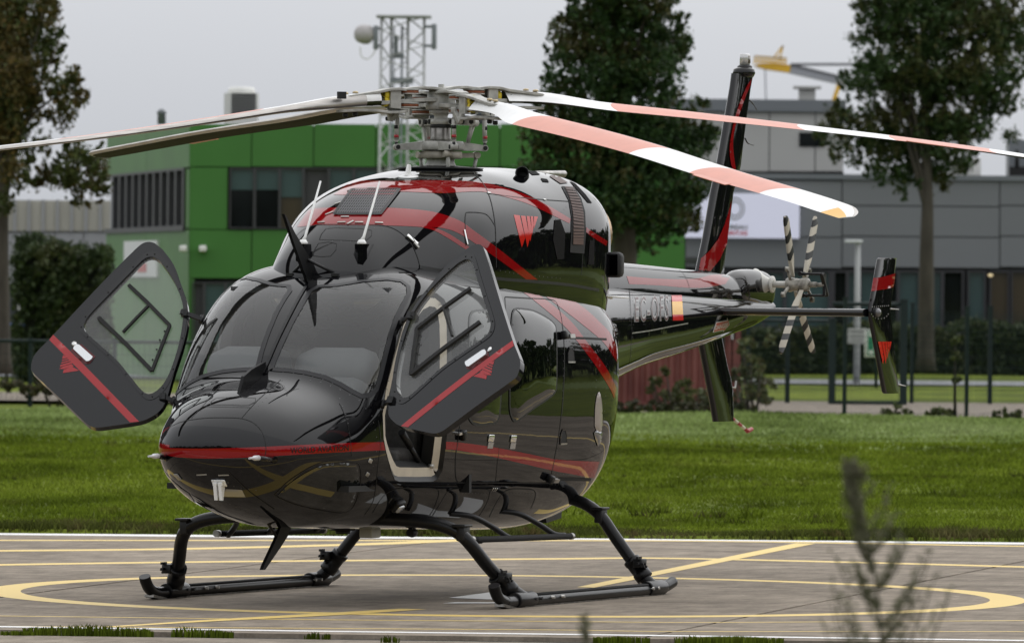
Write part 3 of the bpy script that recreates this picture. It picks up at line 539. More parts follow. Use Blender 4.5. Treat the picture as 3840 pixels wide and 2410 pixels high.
# ---- crane jib far away
YC = 300.0
cr_ = empty('crane_jib', (at(1880, 300, YC)[0], YC, 0), 'yellow and grey crane jib tip above the grey roof', 'crane'); ox = cr_.location[0]
CY = mat('crane_yellow', (0.78, 0.46, 0.03), .5, var=.1, vscale=1); CG = mat('crane_grey', (0.36, 0.37, 0.40), .5)
def cp(x, y): p = at(x, y, YC); return np.array((p[0]-ox, 0, p[2]))
mb = MB(); mb.prism([cp(1775, 155), cp(1790, 150), cp(1820, 148), cp(1862, 154), cp(1858, 171), cp(1800, 163)], (0, .9, 0)); mb.obj('jib_head', CY, cr_)
mb = MB(); mb.prism([cp(1860, 151), cp(1858, 172), cp(1960, 195), cp(2120, 222), cp(2120, 208), cp(1985, 184)], (0, .8, 0)); mb.obj('jib_boom', CG, cr_)
mb = MB(); mb.bar(cp(1860, 152), cp(2010, 152), .10); mb.bar(cp(1862, 153), cp(2000, 186), .08); mb.obj('jib_tie', mat('crane_dark', (.12, .12, .13), .5), cr_)
mb = MB()
for i in range(9): mb.bar(cp(1775+9*i, 152+i*.5), cp(1777+9*i, 132+i*.6), .07)
mb.bar(cp(1775, 133), cp(1850, 138), .07); mb.bar(cp(1775, 143), cp(1850, 146), .06); mb.bar(cp(1820, 138), cp(1842, 108), .07); mb.bar(cp(1842, 108), cp(1834, 140), .07); mb.obj('jib_railing', CY, cr_)
mb = MB(); mb.bar(cp(1800, 164), cp(1802, 235), .06); mb.obj('hoist_rope', CG, cr_)
mb = MB(); mb.bar(cp(1975, 196), cp(1957, 250), .16); mb.bar(cp(1957, 250), cp(1960, 640), .2); mb.obj('crane_tower', CY, cr_)

# ---- trees: tapered trunk, limbs, leaves spread through many uneven clumps
def leaf_material(name):
    m = bpy.data.materials.new(name); m.use_nodes = True; N, L = nodes_of(m); p = N['Principled BSDF']; p.inputs['Roughness'].default_value = 0.55; p.inputs['Specular IOR Level'].default_value = 0.3
    at_ = N.new('ShaderNodeAttribute'); at_.attribute_name = 'tone'; L.new(at_.outputs['Color'], p.inputs['Base Color'])
    tr = N.new('ShaderNodeBsdfTranslucent'); L.new(at_.outputs['Color'], tr.inputs[0]); ms = N.new('ShaderNodeMixShader'); ms.inputs[0].default_value = 0.25; L.new(p.outputs[0], ms.inputs[1]); L.new(tr.outputs[0], ms.inputs[2]); L.new(ms.outputs[0], N['Material Output'].inputs[0]); return m
LEAF = leaf_material('leaves'); BARK = mat('bark', (0.055, 0.048, 0.036), 0.9, var=0.4, vscale=5, stretch=(1, 1, .25), bump=0.02, bscale=14)
def leaf_cloud(centres, radii, per, size, cols, seed, flat=1.0):
    rg = np.random.RandomState(seed); C, Rr = np.array(centres), np.array(radii); n = len(C)*per
    idx = np.repeat(np.arange(len(C)), per); d = rg.normal(size=(n, 3)); d /= np.linalg.norm(d, axis=1)[:, None]; d *= (rg.rand(n)**(0.45))[:, None]
    P = C[idx]+d*Rr[idx][:, None]*np.array([1, 1, 0.8*flat])
    a = rg.normal(size=(n, 3)); a /= np.linalg.norm(a, axis=1)[:, None]; b = rg.normal(size=(n, 3)); b -= a*(a*b).sum(1)[:, None]; b /= np.linalg.norm(b, axis=1)[:, None]
    s = size*(0.5+rg.rand(n))[:, None]
    V = np.stack([P-a*s*.5, P+b*s*.32, P+a*s*.6, P-b*s*.30], 1).reshape(-1, 3); base = (np.arange(n)*4)[:, None]
    T = np.concatenate([base+np.array([[0, 1, 2]]), base+np.array([[0, 2, 3]])], 1).reshape(-1, 3)
    cc = np.array(cols)[rg.choice(len(cols), n, p=None)]*(0.7+0.6*rg.rand(n))[:, None]; cl = (0.75+0.5*rg.rand(len(C)))[idx]
    return V, T, np.repeat(cc*cl[:, None], 4, axis=0)
def noise3(P, sc, seed):          # cheap smooth noise in [0, 1] that opens gaps and makes twiggy clumps
    rg = np.random.RandomState(seed); v = 0
    for k in range(5): d = rg.normal(size=3); d /= np.linalg.norm(d); v = v+np.sin((P@d)*sc*(1+.45*k)+rg.rand()*6.3)
    return 0.5+v/6.0
def leaf_fill(P, size, cols, seed):
    rg = np.random.RandomState(seed); n = len(P)
    a = rg.normal(size=(n, 3)); a[:, 2] += .5; a /= np.linalg.norm(a, axis=1)[:, None]; b = rg.normal(size=(n, 3)); b -= a*(a*b).sum(1)[:, None]; b /= np.linalg.norm(b, axis=1)[:, None]
    s = size*(0.45+1.1*rg.rand(n)**1.5)[:, None]
    V = np.stack([P-a*s*.5, P+b*s*.3, P+a*s*.6, P-b*s*.28], 1).reshape(-1, 3); base = (np.arange(n)*4)[:, None]
    T = np.concatenate([base+np.array([[0, 1, 2]]), base+np.array([[0, 2, 3]])], 1).reshape(-1, 3)
    k = np.clip((noise3(P, 2.2, seed+1)*len(cols)+rg.normal(size=n)*1.1).astype(int), 0, len(cols)-1)
    return V, T, np.repeat(np.array(cols)[k]*(0.65+0.7*rg.rand(n))[:, None], 4, axis=0)
def tree(name, label, Y, base_u, lobes, trunk_u, rtrunk, cols, seed, leaf=0.1, n=60000, limbs=9, spread=1.0, gap=.475):
    b = at(base_u[0], base_u[1], Y); root = empty(name, (b[0], Y, 0), label, 'tree', 'broadleaf trees behind the field'); rg = np.random.RandomState(seed)
    big = []; 
    for ux, uy, ur in lobes: c = at(ux, uy, Y); r = ur*Y/18040; big.append((np.array([c[0]-b[0], rg.uniform(-.8, .8)*spread, c[2]]), r))
    C_ = np.array([c for c, r in big]); R_ = np.array([r for c, r in big]); w = R_**2.3; idx = rg.choice(len(big), int(n*1.9), p=w/w.sum())
    d = rg.normal(size=(len(idx), 3)); d /= np.linalg.norm(d, axis=1)[:, None]; q = (rg.rand(len(idx))**.42)*1.08
    P = C_[idx]+d*(q*R_[idx])[:, None]*np.array([1, 1.15, .95]); rim = q > .8
    nz = noise3(P, 4.3, seed)*.6+noise3(P, 11.0, seed+5)*.4; keep = nz > np.where(rim, gap+.09, gap); P = P[keep][:n]; P[:, 2] += .05*rg.normal(size=len(P))
    ns = int(n/95); si = rg.choice(len(big), ns, p=w/w.sum()); sd_ = rg.normal(size=(ns, 3)); sd_ /= np.linalg.norm(sd_, axis=1)[:, None]; sc_ = C_[si]+sd_*(R_[si]*rg.uniform(.45, 1.12, ns))[:, None]
    ax_ = sd_*.75+np.array([0, 0, .8])+rg.normal(size=(ns, 3))*.25; ax_ /= np.linalg.norm(ax_, axis=1)[:, None]; ln = R_[si]*rg.uniform(.22, .5, ns); k_ = np.repeat(np.arange(ns), 62); u_ = rg.rand(len(k_))
    S_ = sc_[k_]+ax_[k_]*((u_-.35)*ln[k_])[:, None]+rg.normal(size=(len(k_), 3))*(ln[k_]*.13*(1.15-u_))[:, None]
    P = np.concatenate([P[:int(n*.30)], S_]); V, T, tone = leaf_fill(P, leaf, cols, seed)
    fast_mesh('crown', V, T, LEAF, np.ones(len(V)), None, None, root, tint=tone)
    tp = [at(x, y, Y) for x, y in trunk_u]; P = [np.array([p[0]-b[0], 0, max(p[2], -.15)]) for p in tp]; P = spline(P, 5); n = len(P)
    mb = MB(); mb.tube(P, [rtrunk*(1.25 if i == 0 else 1)*(1-0.72*i/(n-1)) for i in range(n)], 12); mb.obj('trunk', BARK, root)
    for k in range(limbs):
        c, r = big[k % len(big)]; i = int(n*(.35+.5*rg.rand())); s = P[min(i, n-2)]; e = c+rg.normal(size=3)*r*.2; m_ = (s+e)/2+np.array([0, 0, .15]); mb = MB(); mb.tube(spline([s, m_, e], 4), [rtrunk*.34*(1-j/9) for j in range(9)], 7); mb.obj('limb', BARK, root)
    return root
OLIVE = [(0.056, 0.080, 0.018), (0.074, 0.093, 0.021), (0.043, 0.061, 0.015), (0.099, 0.088, 0.024), (0.124, 0.085, 0.021), (0.083, 0.068, 0.018)]
DARKG = [(0.029, 0.066, 0.018), (0.039, 0.082, 0.019), (0.024, 0.052, 0.015), (0.053, 0.084, 0.021), (0.069, 0.066, 0.019)]
tree('broadleaf_tree', 'olive and brown leaved tree cut off by the left edge of the picture', 150, (2, 880),
     [(-40, 20, 90), (60, 10, 75), (110, 40, 40), (20, 90, 90), (90, 110, 62), (135, 95, 26), (10, 190, 80), (90, 190, 55), (165, 215, 46), (195, 235, 26), (180, 180, 20), (60, 262, 60), (140, 270, 40), (0, 300, 70), (80, 340, 40), (-30, 420, 60), (45, 410, 45), (120, 420, 42), (190, 400, 62), (235, 430, 34), (185, 345, 28), (235, 385, 25), (205, 465, 34), (10, 480, 30), (-70, 200, 90), (-90, 330, 80)], [(2, 880), (0, 600), (4, 480), (14, 380), (25, 200), (30, 0)], 0.20, OLIVE, 3, n=70000, leaf=0.085)
tree('broadleaf_tree', 'tall dense dark green tree behind the main rotor between two buildings', 150, (1470, 900),
     [(1440, -40, 110), (1400, 20, 70), (1520, 10, 75), (1350, 70, 60), (1450, 90, 90), (1560, 80, 68), (1600, 110, 36), (1340, 150, 60), (1430, 180, 90), (1540, 170, 70), (1300, 200, 36), (1320, 240, 60), (1410, 270, 85), (1520, 270, 80), (1590, 230, 30), (1640, 260, 36), (1270, 320, 52), (1360, 350, 85), (1470, 360, 95), (1590, 340, 80), (1660, 320, 36), (1255, 390, 46), (1340, 430, 80), (1450, 450, 90), (1560, 440, 90), (1640, 420, 52), (1270, 450, 36), (1480, 530, 70), (1570, 520, 60), (1530, 570, 34), (1625, 515, 30), (1425, 520, 60), (1285, 190, 22)], [(1470, 900), (1468, 600), (1462, 420), (1455, 200), (1450, 30)], 0.30, DARKG, 5, n=120000, leaf=0.09)
tree('broadleaf_tree', 'dark green tree with bare straight trunk in front of the grey building on the right', 190, (2178, 872),
     [(2080, -30, 90), (2200, -40, 110), (2320, -10, 90), (2060, 40, 60), (2150, 60, 90), (2260, 60, 90), (2360, 60, 75), (2030, 100, 36), (2100, 130, 85), (2210, 150, 95), (2320, 150, 90), (2400, 130, 60), (2010, 175, 40), (2050, 200, 60), (2150, 230, 90), (2260, 240, 90), (2350, 230, 60), (1975, 275, 42), (2040, 290, 75), (2140, 310, 80), (2240, 310, 75), (2310, 290, 40), (1945, 310, 30), (2000, 350, 50), (2090, 370, 62), (2190, 380, 66), (2270, 370, 36), (2060, 410, 34), (2130, 420, 45), (2200, 425, 42), (2240, 400, 30), (2380, 320, 25), (2010, 140, 24), (1998, 85, 20)], [(2178, 872), (2180, 600), (2182, 450), (2175, 250), (2170, 20)], 0.215, [(0.037, 0.073, 0.019), (0.050, 0.092, 0.024), (0.032, 0.060, 0.017), (0.073, 0.092, 0.027), (0.079, 0.081, 0.024)], 9, n=100000, leaf=0.105)
# small tree peeping over behind the middle tree and shrubs / hedges
def bush(name, label, Y, lobes, cols, seed, cat='shrub', per=90, sub=7, leaf=0.12, stems=3, dep=.5, group=None):
    c0 = at(sum(l[0] for l in lobes)/len(lobes), 800, Y); root = empty(name, (c0[0], Y, 0), label, cat, group); rg = np.random.RandomState(seed); cs, rs = [], []
    for ux, uy, ur in lobes:
        c = at(ux, uy, Y); r = ur*Y/18040
        for k in range(sub):
            v = rg.normal(size=3); v /= np.linalg.norm(v); cs.append(np.array([c[0]-c0[0], rg.uniform(-dep, dep), c[2]])+v*r*.7); rs.append(r*rg.uniform(.3, .55))
    V, T, tone = leaf_cloud(cs, rs, per, leaf, cols, seed); V[:, 2] = np.maximum(V[:, 2], 0.0)
    fast_mesh('foliage', V, T, LEAF, np.ones(len(V)), None, None, root, tint=tone)
    mb = MB()
    for k in range(stems): c = cs[rg.randint(len(cs))]; mb.tube([(c[0]*.4, c[1]*.4, -.05), (c[0]*.8, c[1]*.8, c[2]*.5), tuple(c)], [.03, .02, .01], 6)
    mb.obj('stem', BARK, root); return root
HEDGE = [(0.033, 0.054, 0.018), (0.046, 0.071, 0.021), (0.025, 0.041, 0.013), (0.058, 0.075, 0.024)]
def box_hedge(label, Y, x0, x1, ytop, dep, n, seed, leaf=.10, group=None, rag=.10, ztop=None):
    a_, b_ = at(x0, 750, Y)[0], at(x1, 750, Y)[0]; zt = at((x0+x1)/2, ytop, Y)[2]; root = empty('hedge', ((a_+b_)/2, Y, 0), label, 'hedge', group); rg = np.random.RandomState(seed); w = b_-a_
    mb = MB(); mb.box((0, 0, zt/2-.1), (w-.35, dep-.35, zt-.1)); mb.obj('inner_twigs', mat('hedge_core', (.012, .016, .008), .9, var=.5, vscale=5), root)
    f_ = rg.choice(3, n, p=(.62, .28, .10)); P = np.empty((n, 3)); P[:, 0] = (rg.rand(n)-.5)*w; P[:, 2] = rg.rand(n)*zt; P[:, 1] = -dep/2
    t = f_ == 1; P[t, 2] = zt; P[t, 1] = (rg.rand(t.sum())-.5)*dep; e = f_ == 2; P[e, 0] = np.where(rg.rand(e.sum()) < .5, -w/2, w/2); P[e, 1] = (rg.rand(e.sum())-.5)*dep
    bump = (noise3(P, 2.6, seed)-.5)*2*rag; P += rg.normal(size=P.shape)*.07; P[:, 2] += bump*np.where(t, 1.6, .3); P[:, 1] -= bump; P = P[noise3(P, 7.0, seed+3) > .30]; P[:, 2] = np.maximum(P[:, 2], .02)
    V, T, tone = leaf_fill(P, leaf, HEDGE+[(.06, .07, .022)], seed); fast_mesh('foliage', V, T, LEAF, np.ones(len(V)), None, None, root, tint=tone)
box_hedge('tall dark ivy-covered hedge block in front of the pale shed at left', 168, 42, 252, 590, 1.4, 26000, 21, .11, rag=.2)
for k, (x0, x1, lab) in enumerate([(1690, 1972, 'clipped low hedge along the grey building, left stretch behind the tail rotor'), (1974, 2238, 'clipped low hedge along the grey building, middle stretch behind the lamp post'), (2240, 2500, 'clipped low hedge along the grey building, right stretch behind the fence')]):
    box_hedge(lab, 199, x0, x1, 776, 1.2, 16000, 30+k, .11, 'clipped hedges along the grey building')
SHRUB = [(0.075, 0.092, 0.030), (0.095, 0.105, 0.04), (0.055, 0.075, 0.025), (0.11, 0.095, 0.045)]
bush('shrub', 'loose greenish brown shrub beside the red container right of the ventral fin', 135, [(1762, 820, 30), (1785, 850, 34), (1765, 890, 40), (1800, 905, 30), (1755, 940, 38), (1790, 950, 26), (1810, 800, 14), (1740, 880, 26)], SHRUB, 41, per=26, leaf=.085, dep=.4, stems=8)
bush('shrub', 'straggly brown shrub in front of the red container below the tail boom', 133, [(1540, 905, 24), (1575, 932, 26), (1610, 918, 28), (1640, 938, 28), (1660, 925, 22), (1600, 950, 26), (1630, 958, 24), (1565, 870, 14)], SHRUB, 42, per=20, leaf=.085, dep=.3, stems=8)
bush('shrub', 'low dark weeds along the foot of the red container', 132, [(1450+22*i, 958, 17) for i in range(14)], [(0.03, 0.04, 0.014), (0.045, 0.05, 0.02), (0.06, 0.05, 0.03)], 43, per=40, leaf=.07, dep=.4, stems=2)
for k, (ux, uy, lab) in enumerate([(2255, 800, 'thin tall weed sticking up behind the fence near the right tree'), (2110, 965, 'low weeds at the foot of the thick gate post'), (2215, 968, 'low weeds on the gravel between the two right fence posts'), (2370, 972, 'low weeds at the foot of the fence at the right edge')]):
    bush('weed', lab, 131, [(ux, uy, 16)]+([(ux-5, uy+40, 14), (ux-8, uy+90, 14)] if k == 0 else [(ux-25, uy+4, 12), (ux+24, uy+5, 12)]), SHRUB[:3], 50+k, 'weed', per=26, sub=5, leaf=.07, dep=.2)
bush('weed', 'dry brownish tall grass behind the fence at the left edge', 139, [(20+25*i, 905+6*(i % 3), 20) for i in range(10)], [(0.07, 0.065, 0.03), (0.09, 0.075, 0.04), (0.05, 0.06, 0.02)], 60, 'weed', per=40, leaf=.07, dep=.5)

# ---- gravel, path, and the ground behind the fence
lawn_sheet('verge', 149.5, 176.0, -60, 70, 0.0, GRASS_DK, 60, 20); lawn_sheet('verge', 184.5, 199.0, -60, 70, 0.0, GRASS_DK, 60, 12)
sheet('gravel_strip', [(2.0, 132.6), (60, 132.6), (60, 149.4), (4.0, 149.4)], 0.02, mat('gravel_beige', (0.19, 0.16, 0.125), 0.9, var=0.35, vscale=3, bump=.02, bscale=20), 'structure')
sheet('gravel_strip', [(-40, 141.5), (-5, 141.5), (-5, 152), (-40, 152)], 0.02, MATS['gravel_beige'], 'structure')
sheet('path', [(-60, 176.2), (70, 176.2), (70, 184.4), (-60, 184.4)], 0.03, mat('path_grey', (0.20, 0.21, 0.22), 0.8, var=.1, vscale=1), 'structure')
sheet('yard', [(-60, 199.2), (70, 199.2), (70, 320), (-60, 320)], 0.02, mat('yard_asphalt', (0.07, 0.07, 0.072), 0.8, var=.2, vscale=.6), 'structure')

# ---- red container
YK = 136.0
ct = empty('shipping_container', (at(1600, 965, YK)[0], YK, 0), 'weathered red corrugated shipping container under the tail boom', 'container'); ox = ct.location[0]
CRED = mat('container_red', (0.15, 0.035, 0.032), .6, var=.25, vscale=1.2, col2=(0.22, 0.075, 0.06)); a, b, c_, d = rect(1330, 752, 1741, 968, YK)
mb = MB(); n = 60; V = []
for i in range(n+1):
    x = a+(b-a)*i/n-ox; y = -.0 if (i//1) % 4 < 2 else .06
    V += [(x, y, .14), (x, y, d-.12)]
mb.add(V, [(2*i, 2*i+2, 2*i+3, 2*i+1) for i in range(n)]); mb.obj('side_panel', CRED, ct)
mb = MB(); mb.box(((a+b)/2-ox, 1.25, d/2+.05), (b-a-.1, 2.3, d-.2)); mb.obj('body', CRED, ct)
for z in (.1, d-.06):
    mb = MB(); mb.box(((a+b)/2-ox, .02, z), (b-a, .12, .14)); mb.obj('rail', CRED, ct)
for x in (a+.06, b-.06): mb = MB(); mb.box((x-ox, .02, d/2), (.14, .13, d)); mb.obj('corner_post', CRED, ct)
p = at(1725, 778, YK); mb = MB(); mb.box((p[0]-ox, -.03, p[2]), (.07, .03, .3)); mb.obj('number_plate', mat('plate_white', (.6, .6, .6), .5), ct)

# ---- wire fences
POST = mat('fence_green', (0.006, 0.017, 0.015), .55, spec=.3)
def fence(name, label, Y, posts, top_u, x0, x1, thick=0.03, rails=(), wires=True, step=.05, base=0.0):
    fr = empty(name, (at(posts[0][0], 800, Y)[0], Y, 0), label, 'fence'); ox = fr.location[0]; zt = at(posts[0][0], top_u, Y)[2]
    for ux, r, tu in posts: p = at(ux, 800, Y); z = at(ux, tu, Y)[2]; mb = MB(); mb.box((p[0]-ox, 0, z/2-.1), (2*r, 2*r, z+.2)); mb.box((p[0]-ox, 0, z+.01), (2*r+.02, 2*r+.02, .03)); mb.obj('post', POST, fr)
    xa, xb = at(x0, 800, Y)[0]-ox, at(x1, 800, Y)[0]-ox
    for z in rails: mb = MB(); mb.tube([(xa, -.03, zt-z), (xb, -.03, zt-z)], thick, 8); mb.obj('rail', POST, fr)
    if wires:
        mb = MB(); t = .0045
        for x in np.arange(xa, xb, step): mb.box((x, -.05, zt/2), (t, t, zt-.06))
        for z in np.arange(.1, zt, .2): mb.box(((xa+xb)/2, -.05, z), (xb-xa, t*1.4, t*1.4))
        mb.obj('wire_mesh', POST, fr, kind='stuff')
    return fr
fence('wire_fence', 'low green wire fence with a top rail at the left behind the open door', 139, [(72, .04, 798), (-120, .04, 798), (270, .04, 797), (465, .04, 797), (660, .04, 797)], 799, -140, 680, .028, rails=(0.02,), step=.1)
fence('wire_fence', 'near dark green wire fence on the right, between two single posts', 131, [(1988, .034, 702), (2275, .034, 724), (2560, .034, 728), (1700, .034, 720)], 726, 1700, 2560, rails=())
fence('wire_fence', 'rear dark green wire fence behind the tail rotor, left of the gate', 147, [(1853, .042, 748), (1760, .04, 750)], 752, 1700, 1950, rails=(.02,))
fence('gate', 'dark green mesh gate between two thick square posts behind the stabiliser', 146, [(1958, .066, 752), (2126, .07, 707)], 712, 1958, 2126, .04, rails=(.02, 1.9))
fence('wire_fence', 'rear dark green wire fence right of the gate', 148, [(2146, .036, 715), (2330, .045, 722), (2520, .04, 724)], 724, 2146, 2520, rails=())

# ---- lamp post, signs, bins
YL = 178.0
lp = empty('lamp_post', (at(2015, 880, YL)[0], YL, 0), 'slim pale street lamp post with flat head in front of the grey building', 'street lamp'); POLE = mat('pole_grey', (0.36, 0.37, 0.37), .5)
zt_ = at(2015, 568, YL)[2]
mb = MB(); mb.tube([(0, 0, -.1), (0, 0, 1.0), (0, 0, zt_)], [.085, .075, .06], 12); mb.obj('pole', POLE, lp)
mb = MB(); mb.box((-.10, 0, zt_), (.42, .25, .07), bev=.025); mb.box((0, 0, zt_-.06), (.1, .1, .08)); mb.obj('lamp_head', mat('lamp_head_white', (.6, .62, .62), .4), lp)
p = at(2013, 790, YL); mb = MB(); mb.box((0, -.09, p[2]), (.44, .02, .36)); sgn = mb.obj('notice_plate', mat('notice_white', (.5, .5, .48), .5), lp)
mb = MB()
for i in range(3): mb.box((0, -.103, p[2]+.09-.09*i), (.30, .006, .03))
mb.obj('notice_print', mat('notice_grey', (.25, .25, .25), .5), sgn)
YN = 170.0
es = empty('assembly_sign', (at(2046, 880, YN)[0], YN, 0), 'green and white emergency sign on a post beside the lamp post', 'sign'); a, b, c_, d = rect(2034, 775, 2090, 840, YN); ox = es.location[0]; SGN = mat('sign_green', (0.01, 0.20, 0.10), .4); SW = mat('sign_white_face', (.6, .62, .6), .4)
mb = MB(); mb.box(((a+b)/2-ox, 0, (c_+d)/2), (b-a, .03, d-c_), bev=.01); mb.obj('board', SW, es)
mb = MB(); mb.box(((a+b)/2-ox+.02, -.02, (c_+d)/2), (b-a-.10, .01, d-c_-.08)); mb.obj('green_field', SGN, es)
mb = MB()
for dx, dz in ((-.12, .2), (-.12, -.2), (.14, .2), (.14, -.2)): mb.box(((a+b)/2-ox+dx, -.028, (c_+d)/2+dz), (.10, .006, .10))
mb.lathe([(.055, 0), (.055, -.006)], ((a+b)/2-ox, -.026, (c_+d)/2+.06), (0, 1, 0), 14); mb.box(((a+b)/2-ox, -.028, (c_+d)/2-.06), (.12, .006, .14)); mb.obj('pictogram', SW, es)
mb = MB(); mb.tube([((a+b)/2-ox, .05, -.1), ((a+b)/2-ox, .05, d)], .035, 8); mb.obj('post', POST, es)
def bin_(ux, uy, Y, s, label, lidm):
    b = at(ux, uy, Y); r = empty('wheelie_bin', (b[0], Y, 0), label, 'bin', 'wheelie bins behind the fence'); BD = mat('bin_dark', (.018, .022, .022), .5)
    mb = MB(); h = 1.15*s; w = .55*s; mb.add([(-w*.4, -w*.4, .08), (w*.4, -w*.4, .08), (w*.4, w*.4, .08), (-w*.4, w*.4, .08), (-w*.5, -w*.5, h), (w*.5, -w*.5, h), (w*.5, w*.5, h), (-w*.5, w*.5, h)], [(0, 3, 2, 1), (0, 1, 5, 4), (1, 2, 6, 5), (2, 3, 7, 6), (3, 0, 4, 7)]); mb.box((0, -w*.45, h-.08), (w, .08, .1)); mb.obj('body', BD, r)
    mb = MB(); mb.box((0, 0, h+.05), (w*1.1, w*1.15, .10), bev=.03); mb.obj('lid', lidm, r)
    for sx in (-1, 1): mb = MB(); mb.lathe([(.1, -.03), (.1, .03)], (sx*w*.42, w*.4, .1), (1, 0, 0), 14); mb.obj('wheel', MATTE, r)
BLUE = mat('bin_blue', (.02, .06, .20), .45)
bin_(38, 860, 176, 1.0, 'dark bin with blue lid nearest the left edge behind the fence', BLUE); bin_(80, 860, 178, 1.0, 'dark bin with blue lid next to the hedge behind the fence', BLUE)

# ---- tall blurred weed close to the camera
def stalk_weed(name, Yd, tip_u, lean, nbr, seed, label, hgt, spread=1.0):
    t = at(tip_u[0], tip_u[1], Yd); rg = random.Random(seed); root = empty(name, (t[0]+lean, Yd, 0), label, 'weed'); zt = t[2]
    P = [np.array((0, 0, -.05)), np.array((0, 0, zt*.5)), np.array((-lean*.25, 0, zt*.8)), np.array((-lean, 0, zt))]; P = spline(P, 8); mb = MB(); n = len(P); mb.tube(P, [.009*(1-.8*i/n) for i in range(n)], 6)
    cs, rs = [], []
    for i in range(nbr):
        f_ = (.32 if hgt > .4 else .4)+.66*i/nbr; q = P[min(int(f_*n), n-1)]; L_ = hgt*(1.03-f_)**1.25*.80*rg.uniform(.6, 1.2)*spread+.008; a = rg.choice((0, math.pi))+rg.uniform(-.9, .9); up = rg.uniform(1.2, 2.2)
        e = q+np.array((math.cos(a)*L_, math.sin(a)*L_*.8, L_*up)); m_ = (q+e)/2+np.array((math.cos(a)*L_*.15, 0, -L_*.1)); mb.tube(spline([q, m_, e], 3), [.003, .0027, .0025, .002, .002, .0015, .001], 4)
        for k in range(16): s = (k+1)/16; cs.append(q+(e-q)*s+np.array([rg.uniform(-.012, .012) for _ in range(3)])); rs.append(.005+.006*(1-s))
    for k in range(22): s = .80+.2*k/22; q = P[min(int(s*n), n-1)]; cs.append(q); rs.append(.014*(1.1-.8*(k/22)))
    mb.obj('stem', mat('weed_stem', (.06, .06, .035), .8), root)
    V, T, tone = leaf_cloud(cs, rs, 14, .008, [(.19, .19, .12), (.23, .22, .15), (.15, .165, .09), (.20, .175, .13)], seed)
    fast_mesh('foliage', V, T, LEAF, np.ones(len(V)), None, None, root, tint=tone)
stalk_weed('foreground_weed', 22.0, (2001, 1112), 0.105, 62, 5, 'tall blurred feathery weed close to the camera at lower right', 0.40)
stalk_weed('foreground_weed', 22.0, (1378, 1462), 0.0, 8, 6, 'short blurred weed tip poking up at the bottom edge', 0.12, .5)

# ---- woods all round beyond the field, seen only in the paint's reflections and far off
rg = np.random.RandomState(77); cs, rs = [], []
for a in np.arange(0, 360, 1.6):
    t = R(a); rad = 150+30*math.sin(a*.13); 
    if 75 < a % 360 < 105: continue
    for h in (2.0, 5.0, 8.0+2.5*math.sin(a*.9)): cs.append((rad*math.cos(t), 40+rad*math.sin(t), h)); rs.append(3.6)
V, T, tone = leaf_cloud(cs, rs, 70, 2.4, HEDGE, 78); V[:, 2] = np.maximum(V[:, 2], 0)
fast_mesh('distant_wood', V, T, LEAF, np.ones(len(V)), 'far belt of dark trees around the field', 'stuff', tint=tone)
# ================================================================== THE HELICOPTER
heli = empty('helicopter', (HX, HY, 0), 'glossy black twin-engine helicopter with red stripes standing on skids with its front doors open', 'helicopter')
heli.rotation_euler = (0, 0, -(math.pi/2+PSI))
# sections of fuselage and engine cowling: x, bottom, top, half width, height of greatest width, roundness above, below
FUS=np.array([
(3.952,1.05,1.10,.02,1.075,2.0,2.0),
(3.940,.985,1.155,.15,1.07,2.1,2.0),
(3.900,.905,1.225,.31,1.065,2.1,2.0),
(3.83,.825,1.295,.415,1.06,2.15,2.0),
(3.70,.74,1.38,.515,1.06,2.2,2.0),
(3.50,.655,1.46,.605,1.06,2.3,2.0),
(3.30,.60,1.515,.675,1.08,2.4,2.1),
(3.17,.575,1.57,.71,1.10,2.5,2.2),
(3.05,.555,1.72,.74,1.15,2.7,2.3),
(2.87,.53,1.909,.785,1.22,2.9,2.4),
(2.70,.525,2.05,.815,1.30,3.1,2.5),
(2.49,.52,2.185,.845,1.38,3.3,2.6),
(2.25,.51,2.29,.87,1.45,3.5,2.7),
(2.0,.505,2.345,.89,1.50,3.6,2.8),
(1.5,.495,2.365,.915,1.53,3.5,2.9),
(1.0,.485,2.36,.935,1.55,3.3,2.9),
(.5,.475,2.36,.948,1.56,3.2,2.9),
(0.,.462,2.35,.955,1.57,3.1,2.85),
(-.4,.458,2.33,.955,1.58,3.0,2.8),
(-.8,.485,2.31,.94,1.60,2.9,2.75),
(-1.0,.515,2.29,.905,1.61,2.8,2.7),
(-1.2,.57,2.27,.835,1.63,2.7,2.6),
(-1.4,.67,2.25,.73,1.66,2.6,2.5),
(-1.6,.87,2.23,.595,1.70,2.5,2.2),
(-1.9,1.05,2.20,.46,1.76,2.4,2.1),
(-2.3,1.20,2.17,.38,1.80,2.3,2.1)])
COWL=np.array([
(2.40,2.17,2.215,.03,2.19,2.,2.),
(2.385,2.10,2.26,.15,2.18,2.,2.),
(2.33,2.0,2.335,.27,2.15,2.,2.),
(2.17,1.9,2.50,.42,2.15,2.1,2.2),
(1.9,1.8,2.675,.515,2.20,2.15,2.4),
(1.6,1.7,2.815,.61,2.28,2.2,2.6),
(1.3,1.6,2.90,.70,2.38,2.2,2.8),
(1.0,1.5,2.96,.765,2.47,2.25,3.),
(.6,1.4,3.015,.81,2.53,2.35,3.),
(.2,1.4,3.05,.84,2.56,2.4,3.),
(-.2,1.4,3.055,.85,2.57,2.4,3.),
(-.6,1.4,3.07,.855,2.57,2.45,3.),
(-.9,1.4,3.065,.84,2.57,2.5,3.),
(-1.2,1.5,3.035,.762,2.55,2.45,3.),
(-1.45,1.6,2.95,.635,2.50,2.4,2.8),
(-1.62,1.7,2.78,.50,2.42,2.3,2.6),
(-1.70,1.8,2.58,.30,2.32,2.2,2.4)])
